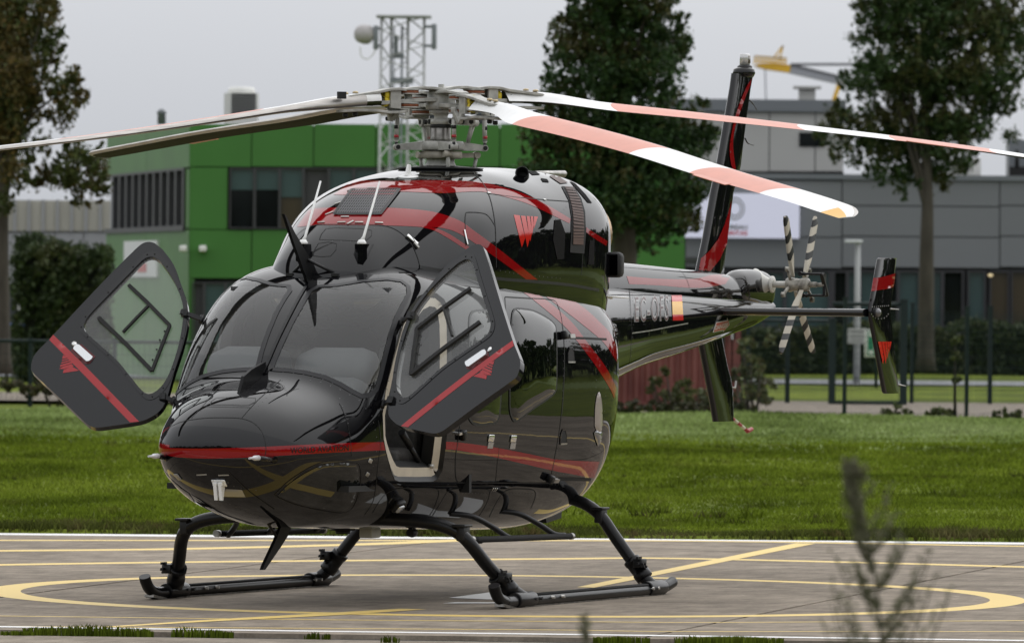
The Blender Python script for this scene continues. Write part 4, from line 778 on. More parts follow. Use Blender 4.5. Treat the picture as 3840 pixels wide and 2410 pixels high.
BOOM = np.array([
(-1.20, 1.25, 2.24, .50, 1.95, 2.6, 3.0), (-1.7, 1.33, 2.24, .44, 1.93, 2.6, 3.2), (-2.2, 1.43, 2.235, .375, 1.92, 2.6, 4.4), (-2.8, 1.535, 2.225, .305, 1.92, 2.6, 4.6), (-3.26, 1.606, 2.21, .262, 1.93, 2.5, 4.6),
(-4.05, 1.69, 2.185, .215, 1.95, 2.5, 4.4), (-4.85, 1.78, 2.16, .175, 1.98, 2.4, 3.8), (-5.54, 1.862, 2.14, .145, 2.01, 2.3, 2.6), (-5.9, 1.907, 2.13, .13, 2.03, 2.2, 2.3), (-6.28, 1.985, 2.12, .10, 2.06, 2.0, 2.0)])
COVER = np.array([
(-1.45, 2.0, 2.46, .20, 2.15, 2.2, 2.0), (-2.0, 2.0, 2.43, .185, 2.15, 2.2, 2.0), (-2.6, 2.0, 2.41, .17, 2.15, 2.2, 2.0), (-3.29, 2.0, 2.393, .155, 2.15, 2.2, 2.0), (-4.42, 2.0, 2.355, .125, 2.14, 2.2, 2.0), (-5.2, 2.0, 2.33, .105, 2.13, 2.2, 2.0), (-5.6, 2.0, 2.30, .09, 2.12, 2.1, 2.0)])
GBOX = np.array([
(-5.46, 2.10, 2.27, .06, 2.18, 2.0, 2.0), (-5.54, 2.06, 2.315, .09, 2.18, 2.1, 2.0), (-5.66, 2.04, 2.35, .11, 2.18, 2.5, 2.0), (-5.9, 2.03, 2.36, .118, 2.18, 2.9, 2.0), (-6.08, 2.03, 2.352, .115, 2.18, 2.9, 2.0), (-6.22, 2.03, 2.335, .115, 2.2, 2.3, 2.0), (-6.285, 2.03, 2.27, .085, 2.19, 2.2, 2.0)])
def pchip(x, y, xi):
    h = np.diff(x); d = np.diff(y)/h; n = len(x); m = np.zeros(n)
    for i in range(1, n-1):
        if d[i-1]*d[i] > 0: w1 = 2*h[i]+h[i-1]; w2 = h[i]+2*h[i-1]; m[i] = (w1+w2)/(w1/d[i-1]+w2/d[i])
    m[0], m[-1] = d[0], d[-1]; k = np.clip(np.searchsorted(x, xi)-1, 0, n-2); t = (xi-x[k])/h[k]
    return (1+2*t)*(1-t)**2*y[k]+t*(1-t)**2*h[k]*m[k]+t*t*(3-2*t)*y[k+1]+t*t*(t-1)*h[k]*m[k+1]
def smooth1(a, k=2):
    for _ in range(k): a = np.concatenate([a[:1], (a[:-2]+2*a[1:-1]+a[2:])/4, a[-1:]])
    return a
def surf(T, nx, nt, shear=0.0, sm=3, tip=(True, False)):
    s = np.concatenate([[0], np.cumsum(np.hypot(np.hypot(np.diff(T[:, 0]), np.diff(T[:, 3])), np.diff(T[:, 2])))]); si = np.linspace(0, s[-1], nx)
    x, zb, zt, w, zm, nu, nl = [smooth1(pchip(s, T[:, k], si), sm) for k in range(7)]
    th = np.linspace(0, 2*np.pi, nt, endpoint=False); P = np.zeros((nx, nt, 3))
    for i in range(nx):
        # spread points evenly along the outline of the section
        tt = np.linspace(0, 2*np.pi, 721); c, sn = np.cos(tt), np.sin(tt); n = np.where(sn >= 0, nu[i], nl[i])
        y = w[i]*np.sign(c)*abs(c)**(2/n); z = zm[i]+np.where(sn >= 0, zt[i]-zm[i], zm[i]-zb[i])*np.sign(sn)*abs(sn)**(2/n)
        L_ = np.concatenate([[0], np.cumsum(np.hypot(np.diff(y), np.diff(z)))]); q = np.linspace(0, L_[-1], nt, endpoint=False)
        P[i, :, 0] = x[i]; P[i, :, 1] = np.interp(q, L_, y); P[i, :, 2] = np.interp(q, L_, z)+shear*max(x[i], -1)
    for e in (0, nx-1):           # close the ends to a blunt point
        if tip[0 if e == 0 else 1]: c = P[e].mean(0); P[e] = c+(P[e]-c)*0.06
    return P
class Skin:                      # a lofted body: mesh data + ray casting + smooth normals
    def __init__(s, T, nx, nt, shear=0.0, tip=(True, False)):
        P = surf(T, nx, nt, shear, tip=tip); s.nx, s.nt = nx, nt; s.V = P.reshape(-1, 3)
        s.F = [(i*nt+k, (i+1)*nt+k, (i+1)*nt+(k+1) % nt, i*nt+(k+1) % nt) for i in range(nx-1) for k in range(nt)]
        s.caps = [tuple(range(nt)), tuple((nx-1)*nt+k for k in range(nt))[::-1]]
        du = np.gradient(P, axis=0); dv = np.roll(P, -1, 1)-np.roll(P, 1, 1); N = np.cross(dv, du); N /= np.linalg.norm(N, axis=2)[:, :, None]+1e-12
        c = P.mean(1)[:, None, :]; sg = np.sign(((P-c)*N).sum(2).mean()); N *= sg
        N[0] = np.array([1.0, 0, 0]); s.N = N.reshape(-1, 3); s.N /= np.linalg.norm(s.N, axis=1)[:, None]
        s.bvh = BVHTree.FromPolygons([Vector(v) for v in s.V], s.F+s.caps)
    def normal(s, p, fi):
        if fi is None or fi >= len(s.F): 
            r = s.bvh.find_nearest(Vector(p)); fi = r[2]
            if fi >= len(s.F): return np.array(r[1])
        ids = list(s.F[fi]); w = 1/(np.linalg.norm(s.V[ids]-p, axis=1)+1e-5)**2; n = (s.N[ids]*w[:, None]).sum(0); return n/np.linalg.norm(n)
    def hit(s, px, py, near=False):
        d = ldir(ray(px, py)); d = d/np.linalg.norm(d); o = CL+d*40; h = s.bvh.ray_cast(Vector(o), Vector(d))
        if h[0] is None:
            if not near: return None
            q = CL+d*((np.array([0.5, 0, 1.5])-CL)@d); r = s.bvh.find_nearest(Vector(q)); return np.array(r[0]), s.normal(np.array(r[0]), r[2])
        p = np.array(h[0]); return p, s.normal(p, h[2])
    def side(s, x, z, sgn=1):
        h = s.bvh.ray_cast(Vector((x, 3*sgn, z)), Vector((0, -sgn, 0))); p = np.array(h[0]); return p, s.normal(p, h[2])
fus = Skin(FUS, 190, 168, 0.007); cowl = Skin(COWL, 120, 120, 0.007); boom = Skin(BOOM, 90, 72, tip=(False, False)); cover = Skin(COVER, 60, 48, tip=(False, False)); gbox = Skin(GBOX, 40, 48, tip=(True, True))
def skin_mesh(name, sk):
    me = bpy.data.meshes.new(name); me.from_pydata([tuple(v) for v in sk.V], [], [f[::-1] for f in sk.F]+[f[::-1] for f in sk.caps]); me.polygons.foreach_set('use_smooth', [True]*len(sk.F)+[False, False]); me.update()
    bm = bmesh.new(); bm.from_mesh(me); bmesh.ops.recalc_face_normals(bm, faces=bm.faces[:]); bm.to_mesh(me); bm.free()
    nrm = [None]*len(me.loops)
    for p in me.polygons:
        for li in p.loop_indices: nrm[li] = tuple(sk.N[me.loops[li].vertex_index]) if p.use_smooth else tuple(p.normal)
    me.normals_split_custom_set(nrm); return me
def patch_data(sk, px, step, off=0.0, holes=(), near=False, bulge=0.0):
    """Cover an outline drawn over the photograph with small faces lying on the body's skin."""
    P2, T = tri2d(px, step, holes); V, N, ok = [], [], []
    B = np.array(resample(px, step)) if bulge else None
    for p in P2:
        h = sk.hit(p[0], p[1], near)
        if h is None: V.append((0, 0, 0)); N.append((0, 0, 1)); ok.append(False); continue
        b = 0.0
        if bulge: dmin = np.min(np.hypot(B[:, 0]-p[0], B[:, 1]-p[1])); b = bulge*(1-math.exp(-dmin/(step*2.2)))
        V.append(tuple(h[0]+h[1]*(off+b))); N.append(tuple(h[1])); ok.append(True)
    T = [t for t in T if all(ok[i] for i in t)]; area = lambda t: (P2[t[1]][0]-P2[t[0]][0])*(P2[t[2]][1]-P2[t[0]][1])-(P2[t[1]][1]-P2[t[0]][1])*(P2[t[2]][0]-P2[t[0]][0])
    T = [t if area(t) < 0 else t[::-1] for t in T]       # one winding for all, facing the viewer
    used = sorted({i for t in T for i in t}); mp_ = {i: k for k, i in enumerate(used)}
    T2 = [tuple(mp_[i] for i in t) for t in T]; V = [V[i] for i in used]; N = [N[i] for i in used]
    f = sum(1 if np.cross(np.array(V[t[1]])-V[t[0]], np.array(V[t[2]])-V[t[0]])@np.array(N[t[0]]) > 0 else -1 for t in T2)
    if f < 0: T2 = [t[::-1] for t in T2]
    return V, T2, N
def sheet_obj(name, V, T, N, m, parent, mirror=False, custom=True):
    if mirror: V = [(x, -y, z) for x, y, z in V]; N = [(x, -y, z) for x, y, z in N]; T = [t[::-1] for t in T]
    me = bpy.data.meshes.new(name); me.from_pydata(V, [], T); me.polygons.foreach_set('use_smooth', [True]*len(T)); me.update()
    if custom: me.normals_split_custom_set_from_vertices(N)
    return link(name, me, m, parent)
def decal(name, sk, px, m, parent, step=9, off=0.002, mirror=False, both=False, near=False, bulge=0.0, holes=(), custom=True):
    V, T, N = patch_data(sk, px, step, off, holes, near, bulge); o = sheet_obj(name, V, T, N, m, parent, mirror, custom and not bulge)
    if both: sheet_obj(name, V, T, N, m, parent, True, custom and not bulge)
    return o
def skin_line(sk, px, step=5, closed=False, near=False, smooth=0):
    P = spline([np.array(p) for p in px], smooth, closed) if smooth else px
    out = []
    for p in resample(P, step, closed):
        h = sk.hit(p[0], p[1], near)
        if h is not None: out.append(h)
    return out
def ribbon(name, H, w, m, parent, off=0.0025, mirror=False, closed=False):
    n = len(H); V, N, F = [], [], []
    for i in range(n):
        a, b = (H[(i+1) % n][0], H[i-1][0]) if closed else (H[min(i+1, n-1)][0], H[max(i-1, 0)][0]); t = a-b; t /= np.linalg.norm(t)+1e-9; s_ = np.cross(H[i][1], t); s_ /= np.linalg.norm(s_)+1e-9
        for sg in (-1, 1): V.append(tuple(H[i][0]+H[i][1]*off+s_*w/2*sg)); N.append(tuple(H[i][1]))
    F = [(2*i, 2*((i+1) % n), 2*((i+1) % n)+1, 2*i+1) for i in range(n if closed else n-1)]
    F2 = []
    for f in F: a, b, c = (np.array(V[i]) for i in f[:3]); F2.append(f if np.cross(b-a, c-a)@np.array(N[f[0]]) > 0 else f[::-1])
    return sheet_obj(name, V, F2, N, m, parent, mirror)
RIV = []                                   # rivet heads gathered here, one joined part at the end
def rivets(sk, px, gap=0.055, r=0.0045, both=False, off=0.0):
    H = skin_line(sk, px, 4); acc = gap
    for i in range(1, len(H)):
        acc += np.linalg.norm(H[i][0]-H[i-1][0])
        if acc >= gap:
            acc = 0; RIV.append((H[i][0], H[i][1], r))
            if both: RIV.append((H[i][0]*np.array([1, -1, 1]), H[i][1]*np.array([1, -1, 1]), r))
z1 = lambda p: Q(2.16, 500, 800, p); z2 = lambda p: Q(1.89, 500, 1400, p); z3 = lambda p: Q(1.7207, 1000, 550, p); z4 = lambda p: Q(1.68, 1400, 1000, p)
z7 = lambda p: Q(1.853, 1300, 1700, p); z8 = lambda p: Q(1.778, 1400, 850, p); zd = lambda p: Q(4.32, 1380, 1550, p); zb_ = lambda p: Q(3.024, 2240, 880, p); zt = lambda p: Q(2.1, 2780, 780, p)

# ---- outlines of the openings
WS = z1([(1118, 1262), (1145, 1190), (1195, 1070), (1275, 900), (1365, 740), (1430, 632), (1500, 592), (1650, 583), (1850, 550), (2050, 532), (2170, 548), (2225, 590), (2232, 650), (2185, 740), (2130, 850), (2085, 980), (2040, 1150), (2000, 1320), (1970, 1420), (1920, 1468), (1850, 1480), (1770, 1440), (1680, 1385), (1560, 1330), (1400, 1290), (1270, 1272)])
DOOR = [(1434, 1550), (1438, 1647), (1449, 1700), (1468, 1770), (1479, 1797), (1495, 1804), (1560, 1805), (1622, 1804), (1641, 1793), (1658, 1763), (1667, 1700), (1676, 1619), (1688, 1500), (1692, 1401), (1693, 1300), (1692, 1220), (1684, 1160), (1664, 1122), (1636, 1100), (1600, 1096), (1568, 1112), (1538, 1150), (1508, 1207), (1474, 1340), (1448, 1450)]
def cutter(V, T, N, d=0.07):
    n = len(V); e = {}
    for t in T:
        for i in range(3):
            k = (t[i], t[(i+1) % 3]); e[k] = 1
    bd = [k for k in e if (k[1], k[0]) not in e]; A = [np.array(v)+np.array(q)*d for v, q in zip(V, N)]; B = [np.array(v)-np.array(q)*d for v, q in zip(V, N)]
    F = [tuple(t) for t in T]+[tuple(i+n for i in t[::-1]) for t in T]+[(b, a, a+n, b+n) for a, b in bd]
    me = bpy.data.meshes.new('cut'); me.from_pydata([tuple(p) for p in A+B], [], F); me.update(); return me
wsV, wsT, wsN = patch_data(fus, WS, 14); drV, drT, drN = patch_data(fus, DOOR, 14)
def thick_body(sk, t):
    n = len(sk.V); F = list(sk.F)+list(sk.caps); Vi = sk.V-sk.N*t
    f = F[len(F)//2]; a, b, c = sk.V[f[0]], sk.V[f[1]], sk.V[f[2]]
    if np.cross(b-a, c-a)@sk.N[f[0]] < 0: F = [q[::-1] for q in F]
    me = bpy.data.meshes.new('fuselage_shell'); me.from_pydata([tuple(v) for v in sk.V]+[tuple(v) for v in Vi], [], F+[tuple(i+n for i in q[::-1]) for q in F]); me.update(); return me
def boolean_cut(base, cutters):
    o = bpy.data.objects.new('tmp_shell', base); COL.objects.link(o); tmp = [o]
    for c in cutters:
        bm = bmesh.new(); bm.from_mesh(c); bmesh.ops.recalc_face_normals(bm, faces=bm.faces[:]); bm.to_mesh(c); bm.free()
        k = bpy.data.objects.new('tmp_cut', c); COL.objects.link(k); tmp.append(k); md = o.modifiers.new('b', 'BOOLEAN'); md.operation = 'DIFFERENCE'; md.object = k; md.solver = 'EXACT'
    dg = bpy.context.evaluated_depsgraph_get(); me = bpy.data.meshes.new_from_object(o.evaluated_get(dg))
    for t in tmp: bpy.data.objects.remove(t)
    return me
def mirror_me(V, T, N): return [(x, -y, z) for x, y, z in V], [t[::-1] for t in T], [(x, -y, z) for x, y, z in N]
base = thick_body(fus, 0.028)
body = boolean_cut(base, [cutter(wsV, wsT, wsN), cutter(*mirror_me(wsV, wsT, wsN)), cutter(drV, drT, drN), cutter(*mirror_me(drV, drT, drN))])
nrm = []; cache = {}
bco = np.empty(len(body.vertices)*3); body.vertices.foreach_get('co', bco); bco = bco.reshape(-1, 3)
def skn(i):
    if i not in cache:
        r = fus.bvh.find_nearest(Vector(bco[i])); cache[i] = (fus.normal(bco[i], r[2]), r[3])
    return cache[i]
for p in body.polygons:
    fn = np.array(p.normal); inn_ = 0
    for vi in p.vertices:
        n, dist = skn(vi); inn_ = max(inn_, dist); nrm.append(tuple(n) if dist < 0.004 and fn@n > 0.5 else tuple(fn))
    if inn_ > .01: p.material_index = 1          # lining
body.polygons.foreach_set('use_smooth', [True]*len(body.polygons)); body.normals_split_custom_set(nrm)
body.name = 'fuselage'; body.materials.clear(); fuselage = link('fuselage', body, [BLACK, MATTE], heli)
for mir in (False, True): sheet_obj('windshield', *[list(a) for a in (wsV, wsT, wsN)], WSGLASS, heli, mir)
cowling = link('engine_cowling', skin_mesh('engine_cowling', cowl), BLACK, heli)
tail_boom = link('tail_boom', skin_mesh('tail_boom', boom), BLACK, heli)
link('driveshaft_cover', skin_mesh('driveshaft_cover', cover), BLACK, heli); link('gearbox_fairing', skin_mesh('gearbox_fairing', gbox), BLACK, heli)
# ---- paint scheme: red bands following the body
def band(sk, up, lo, both=False, mirror=False, name='stripe', near=False, step=10):
    decal(name, sk, list(up)+list(lo)[::-1], RED, fuselage if sk is fus else cowling if sk is cowl else tail_boom, step, 0.0018, both=both, mirror=mirror, near=near)
sp2 = lambda pts, n=4: [tuple(p) for p in spline([np.array(p) for p in pts], n)]
def band_side(sk, pts_up, pts_lo, both=False): band(sk, sp2(pts_up), sp2(pts_lo), both)
# belt line, nose to door, then door to tail
band_side(fus, z2([(196, 516), (270, 527), (500, 531), (720, 526), (930, 518), (1200, 505), (1530, 490), (1772, 485)]), z2([(203, 566), (300, 590), (500, 601), (700, 598), (930, 588), (1300, 566), (1540, 553), (1786, 543)]))
band_side(fus, z4([(457, 1101), (530, 1104), (700, 1126), (850, 1152), (1000, 1182), (1140, 1210), (1280, 1220), (1425, 1226)]), z4([(456, 1149), (520, 1153), (650, 1175), (800, 1206), (1000, 1252), (1130, 1282), (1280, 1310), (1392, 1331)]), True)
V_, T_, N_ = patch_data(fus, sp2(z2([(930, 518), (1200, 505), (1530, 490), (1772, 485)]))+sp2(z2([(930, 588), (1300, 566), (1540, 553), (1786, 543)]))[::-1], 10, 0.0018); sheet_obj('stripe', V_, T_, N_, RED, fuselage, True)
# diagonals down the flank
for up, lo in (([(880, 92), (1060, 190), (1240, 340), (1350, 480), (1460, 625), (1520, 740), (1530, 770)], [(846, 92), (1000, 203), (1180, 353), (1270, 452), (1400, 625), (1490, 770), (1515, 830)]),
               ([(1075, 104), (1180, 162), (1330, 262), (1450, 372), (1500, 432), (1538, 520)], [(978, 99), (1080, 182), (1250, 312), (1400, 432), (1470, 502), (1532, 600)])):
    band_side(fus, z4(up), z4(lo), True)
# cowling bands
band_side(cowl, z3([(500, 258), (560, 226), (680, 220), (820, 224), (1000, 218), (1150, 219), (1300, 223), (1400, 232), (1500, 256), (1650, 302), (1800, 372), (1960, 466)]), z3([(430, 312), (520, 312), (640, 300), (860, 292), (1000, 296), (1150, 301), (1300, 292), (1420, 296), (1600, 342), (1700, 376), (1800, 422), (1952, 496)]))
band_side(cowl, z3([(268, 412), (330, 398), (440, 394), (600, 394), (760, 394), (960, 406), (1100, 427), (1240, 476), (1330, 537), (1500, 662), (1620, 758), (1748, 858)]), z3([(196, 520), (320, 507), (430, 506), (560, 506), (700, 508), (860, 512), (1000, 519), (1140, 527), (1250, 566), (1400, 662), (1540, 760), (1672, 856)]))
band_side(cowl, z3([(1000, 519), (1090, 527), (1180, 566), (1280, 630), (1370, 690)]), z3([(1000, 521), (1075, 540), (1160, 585), (1270, 655), (1352, 712)]))
band_side(cowl, z3([(2062, 520), (2120, 560), (2200, 610)]), z3([(2060, 552), (2110, 590), (2190, 640)]))
# fan emblem on the cowling
for q in ([(1593, 440), (1631, 444), (1667, 588), (1645, 650)], [(1639, 446), (1668, 448), (1697, 590), (1681, 650), (1670, 596)], [(1676, 448), (1695, 449), (1712, 545), (1700, 612), (1694, 590)], [(1702, 449), (1717, 450), (1722, 505), (1712, 570)], [(1723, 450), (1749, 452), (1733, 500), (1722, 530)]):
    decal('emblem_blade', cowl, z3(q), mat('emblem_red', (0.52, 0.02, 0.012), 0.08, spec=.6), cowling, 7, 0.002)

# ---- seams and rivets
def seam(sk, px, w=0.006, smooth=4, both=False, closed=False, name='seam'):
    H = skin_line(sk, px, 5, closed, smooth=smooth); par = fuselage if sk is fus else cowling if sk is cowl else tail_boom
    if len(H) > 2:
        ribbon(name, H, w, SEAM, par, closed=closed)
        if both: ribbon(name, H, w, SEAM, par, mirror=True, closed=closed)
S_DOOR = z4([(545, 1000), (532, 1090), (518, 1200), (518, 1310), (530, 1350), (560, 1358), (800, 1359), (1080, 1360), (1112, 1345), (1130, 1260), (1165, 1080), (1188, 900), (1200, 700), (1202, 500), (1188, 350), (1160, 240), (1120, 208), (1000, 200), (830, 190)])
seam(fus, S_DOOR, 0.009, both=True, name='cabin_door_seam'); seam(fus, z4([(792, 1140), (780, 1250), (770, 1356)])); seam(fus, z4([(828, 190), (834, 300), (826, 420)]))
seam(fus, z2([(180, 470), (235, 400), (330, 345), (480, 318), (620, 312), (765, 318), (860, 355), (920, 430), (940, 530), (930, 590)]), 0.005)
seam(fus, z2([(410, 318), (490, 232), (640, 60)]), 0.004, 2); seam(fus, z2([(765, 318), (880, 190), (1045, 45)]), 0.004, 2); seam(fus, z2([(490, 234), (650, 236), (838, 240)]), 0.004, 2)
seam(fus, z2([(548, 222), (590, 172), (865, 174), (820, 224), (700, 222), (548, 222)]), 0.005, 2)
seam(fus, z2([(1460, 210), (1500, 300), (1530, 420), (1545, 560), (1545, 590)]), 0.005); seam(fus, z2([(1735, 330), (1752, 480), (1735, 640), (1722, 760), (1700, 900), (1640, 1000)]), 0.005)
seam(fus, z2([(1000, 860), (1100, 760), (1260, 660), (1380, 622), (1560, 622), (1605, 660), (1612, 760), (1580, 900), (1530, 970), (1440, 985), (1200, 940), (1080, 900), (1000, 860)]), 0.006, name='chin_window_seam')
seam(fus, z2([(680, 700), (830, 840), (1000, 960)]), 0.005); 
for q in ([(180, 410), (250, 300), (340, 245), (480, 238), (600, 240), (640, 270), (610, 370), (560, 450)], [(590, 440), (660, 330), (700, 265), (760, 243), (880, 245), (980, 250), (990, 290), (960, 370), (900, 460)], [(990, 440), (1040, 340), (1090, 270), (1140, 246), (1230, 245), (1300, 255), (1310, 300), (1280, 380)]): seam(fus, z7(q), 0.006, name='keel_panel_seam')
seam(cowl, z3([(990, 778), (972, 712), (935, 632), (870, 560), (780, 515), (650, 503), (480, 502), (320, 506), (230, 540), (150, 620)]), 0.007); seam(cowl, z3([(1480, 780), (1478, 600), (1470, 470), (1440, 330), (1390, 228), (1330, 165)]), 0.007); seam(cowl, z3([(1432, 302), (1600, 326), (1780, 342), (1950, 354)]), 0.006)
seam(cowl, z3([(1283, 640), (1280, 520), (1283, 440), (1302, 424), (1400, 431), (1440, 460), (1472, 510)]), 0.007)
seam(cowl, z3([(340, 600), (382, 530), (520, 526), (678, 540), (640, 606), (500, 604), (340, 600)]), 0.004, 2); seam(cowl, z3([(300, 704), (334, 624), (452, 626), (412, 706), (300, 704)]), 0.004, 2); seam(cowl, z3([(2030, 830), (2038, 700), (2045, 690)]), 0.005)
seam(boom, zb_([(360, 560), (372, 760), (385, 1000), (390, 1110), (380, 1300), (370, 1440)]), 0.006); seam(cover, zb_([(930, 400), (990, 460), (1030, 560), (1040, 600)]), 0.006)
for px, g in ((z1([(1120, 1285), (1280, 1290), (1420, 1312), (1560, 1350), (1700, 1410), (1800, 1480)]), .07), (z1([(2200, 870), (2150, 960), (2120, 1100), (2085, 1260), (2060, 1400), (2040, 1480)]), .06), (z1([(1500, 560), (1700, 548), (1900, 525), (2080, 505), (2200, 522), (2270, 570), (2280, 640)]), .08),
              (z2([(1060, 45), (900, 215), (840, 275)]), .06), (z2([(640, 60), (520, 220), (430, 310)]), .06), (z2([(1460, 170), (1520, 330), (1535, 480)]), .06), (z2([(1100, 35), (1300, 50), (1480, 120), (1600, 190), (1690, 300)]), .07)): rivets(fus, px, g)
for px in (z4([(490, 1110), (500, 1200), (485, 1290), (470, 1370)]), z4([(1165, 210), (1190, 330), (1200, 480), (1195, 700), (1190, 900), (1170, 1080), (1150, 1180)]), z4([(1210, 410), (1330, 420), (1460, 432)]), z4([(1210, 468), (1330, 475), (1460, 480)]), z4([(1410, 470), (1405, 700), (1395, 900), (1380, 1200)]), z4([(1460, 480), (1470, 700), (1450, 1000), (1420, 1200)]), z4([(1130, 1305), (1250, 1304), (1390, 1306)]), z4([(1120, 1370), (1240, 1368), (1350, 1365)]),
           z7([(340, 270), (460, 272), (600, 270)]), z7([(730, 275), (850, 273), (990, 275)]), z7([(1090, 275), (1200, 273), (1300, 277)]), z2([(1700, 340), (1735, 500), (1700, 640), (1690, 800)]), z2([(1745, 690), (1800, 692)])): rivets(fus, px, .05, .004)
for px in (z2([(600, 780), (720, 800), (900, 830)]), z2([(640, 900), (760, 960), (880, 1010), (960, 1020)]), z2([(560, 940), (640, 1030), (760, 1060), (900, 1065)]), z2([(1230, 1045), (1400, 1055), (1560, 1065)])): rivets(fus, px, .045, .005)
for px in (z3([(400, 515), (520, 515), (640, 518), (760, 535)]), z3([(1860, 475), (1940, 380)]), z3([(360, 612), (500, 612), (630, 615)]), z3([(1500, 800), (1640, 825), (1780, 838), (1900, 850)])): rivets(cowl, px, .06, .004)
for px in (zb_([(390, 620), (405, 800), (410, 960), (400, 1200), (385, 1400)]), zb_([(340, 600), (360, 800), (370, 1000)])): rivets(boom, px, .04, .004)
mb = MB()
for p, n, r in RIV:
    a = np.cross(n, (0.3, 0.2, 0.93)); a /= np.linalg.norm(a); b = np.cross(n, a); k = len(mb.v)
    ring = [tuple(p+(a*math.cos(t)+b*math.sin(t))*r+n*.0008) for t in [math.tau*i/6 for i in range(6)]]; mb.add(ring+[tuple(p+n*(.0008+r*.45))], [(i, (i+1) % 6, 6) for i in range(6)], True)
mb.obj('rivets', RIVET, fuselage, kind='stuff')

# ---- cabin windows, vents, tracks and handles on the port side
GLASSBLK = mat('dark_cabin_glass', (0.003, 0.004, 0.003), 0.0, spec=0.75)
def cabin_window(px, bulge, mirror=False):
    o = decal('cabin_window', fus, px, GLASSBLK, heli, 9, 0.004, mirror=mirror, bulge=bulge)
    H = skin_line(fus, px, 5, True); r = ribbon('window_seal', H, 0.024, SATIN, o, 0.005, mirror=mirror, closed=True); return o
W2 = sp2(z4([(868, 420), (874, 320), (892, 272), (950, 272), (1010, 284), (1080, 318), (1130, 356), (1148, 400), (1152, 560), (1150, 740), (1136, 792), (1080, 838), (1000, 892), (925, 950), (890, 968), (870, 940), (858, 870), (862, 640)]), 3)
W1 = sp2(z4([(604, 420), (606, 330), (630, 286), (700, 280), (770, 292), (796, 330), (802, 600), (800, 800), (792, 920), (772, 975), (720, 985), (650, 990), (612, 965), (600, 900), (602, 640)]), 3)
cabin_window(W2, .020); cabin_window(W1, .012); cabin_window(W2, .020, True); cabin_window(W1, .012, True)
decal('chin_window', fus, sp2(z2([(1020, 862), (1110, 775), (1260, 682), (1385, 636), (1550, 636), (1588, 668), (1594, 760), (1562, 890), (1515, 955), (1440, 968), (1200, 925), (1085, 890)]), 3), GLASSBLK, heli, 9, 0.003, bulge=.006, both=True)
for q in ([(1240, 440), (1350, 444), (1468, 450), (1468, 464), (1350, 458), (1240, 455)], [(1152, 1326), (1260, 1327), (1370, 1330), (1366, 1349), (1260, 1346), (1150, 1345)]): decal('door_track', fus, z4(q), MATTE, heli, 6, .003)
for q in ([(1222, 600), (1222, 540), (1232, 508), (1250, 506), (1264, 535), (1268, 600)], [(1175, 1115), (1178, 1060), (1190, 1026), (1208, 1026), (1216, 1060), (1216, 1112)]):
    v = decal('vent', fus, sp2(z4(q), 2), MATTE, heli, 6, .003); H = skin_line(fus, z4(q), 4, True); ribbon('vent_rim', H, .010, BLACK, v, .006, closed=True)
    H = skin_line(fus, z4([(q[0][0]+2, q[0][1]), (q[-1][0], q[-1][1])]), 4); ribbon('vent_lip', H, .012, ALU, v, .007)
decal('tail_light', fus, sp2(z4([(1392, 1000), (1394, 900), (1404, 820), (1420, 785), (1434, 830), (1440, 900), (1440, 1000), (1430, 1040), (1405, 1040)]), 2), mat('lens_grey_brown', (.32, .28, .25), .2), heli, 6, .004, bulge=.02)
decal('tail_light_base', fus, z4([(1386, 1045), (1405, 1025), (1440, 1042), (1430, 1100), (1412, 1130), (1395, 1085)]), mat('lens_chrome', (.25, .25, .26), .15, metal=.7), heli, 6, .006, bulge=.015)
def frame_at(sk, px, py):
    h = sk.hit(px, py, True); h2 = sk.hit(px+6, py, True); n = h[1]; t = h2[0]-h[0]; t = t-n*(t@n); t /= np.linalg.norm(t)+1e-9; u_ = np.cross(n, t); return h[0], n, t, u_
def stud(name, sk, px, size, m, parent, lift=0.0, ang=0.0, bev=0.0):
    p, n, t, u_ = frame_at(sk, *px); a = R(ang); t, u_ = t*math.cos(a)+u_*math.sin(a), u_*math.cos(a)-t*math.sin(a); M = Matrix((Vector(t), Vector(u_), Vector(n))).transposed(); mb = MB(); c = p+n*(size[2]/2+lift); mb.box(c, size, M, bev=bev); return mb.obj(name, m, parent)
for q in ([(738, 1078), (735, 1122)], [(878, 1082), (876, 1126)]):
    h_ = stud('door_handle', fus, z4([q[0]])[0], (.085, .05, .012), CHROME, heli, 0, 0, .004); stud('handle_cup', fus, z4([q[1]])[0], (.085, .045, .006), mat('cup_metal', (.45, .45, .46), .25, metal=.8), h_)
stud('door_latch', fus, z4([(552, 1058)])[0], (.05, .07, .04), SATIN, heli, 0, 20, .008); stud('latch_pin', fus, z4([(530, 1048)])[0], (.05, .016, .03), CHROME, heli, .0, 8)
for q, d in (((1185, 433), (1228, 440)), ((1098, 1326), (1130, 1335))):
    o_ = stud('track_roller', fus, z4([q])[0], (.06, .06, .05), SATIN, heli, 0, 0, .012); stud('roller_arm', fus, z4([d])[0], (.09, .028, .025), ALU, o_, .012)
for q in ((1678, 618), (1658, 714)): stud('static_port', fus, z2([q])[0], (.028, .04, .006), ALU, heli, 0, 70, .003)
for i in range(3): stud('drain_vent', fus, z7([(1012+13*i, 249)])[0], (.010, .032, .006), CHROME, heli, 0, 0, .002)
# roof-edge fillet between cowling and cabin roof
H = skin_line(cowl, z3([(985, 775), (1200, 812), (1480, 850), (1700, 868), (1940, 890), (2140, 925)]), 5, smooth=4); ribbon('cowling_lip', H, .022, SATIN, cowling, .006)

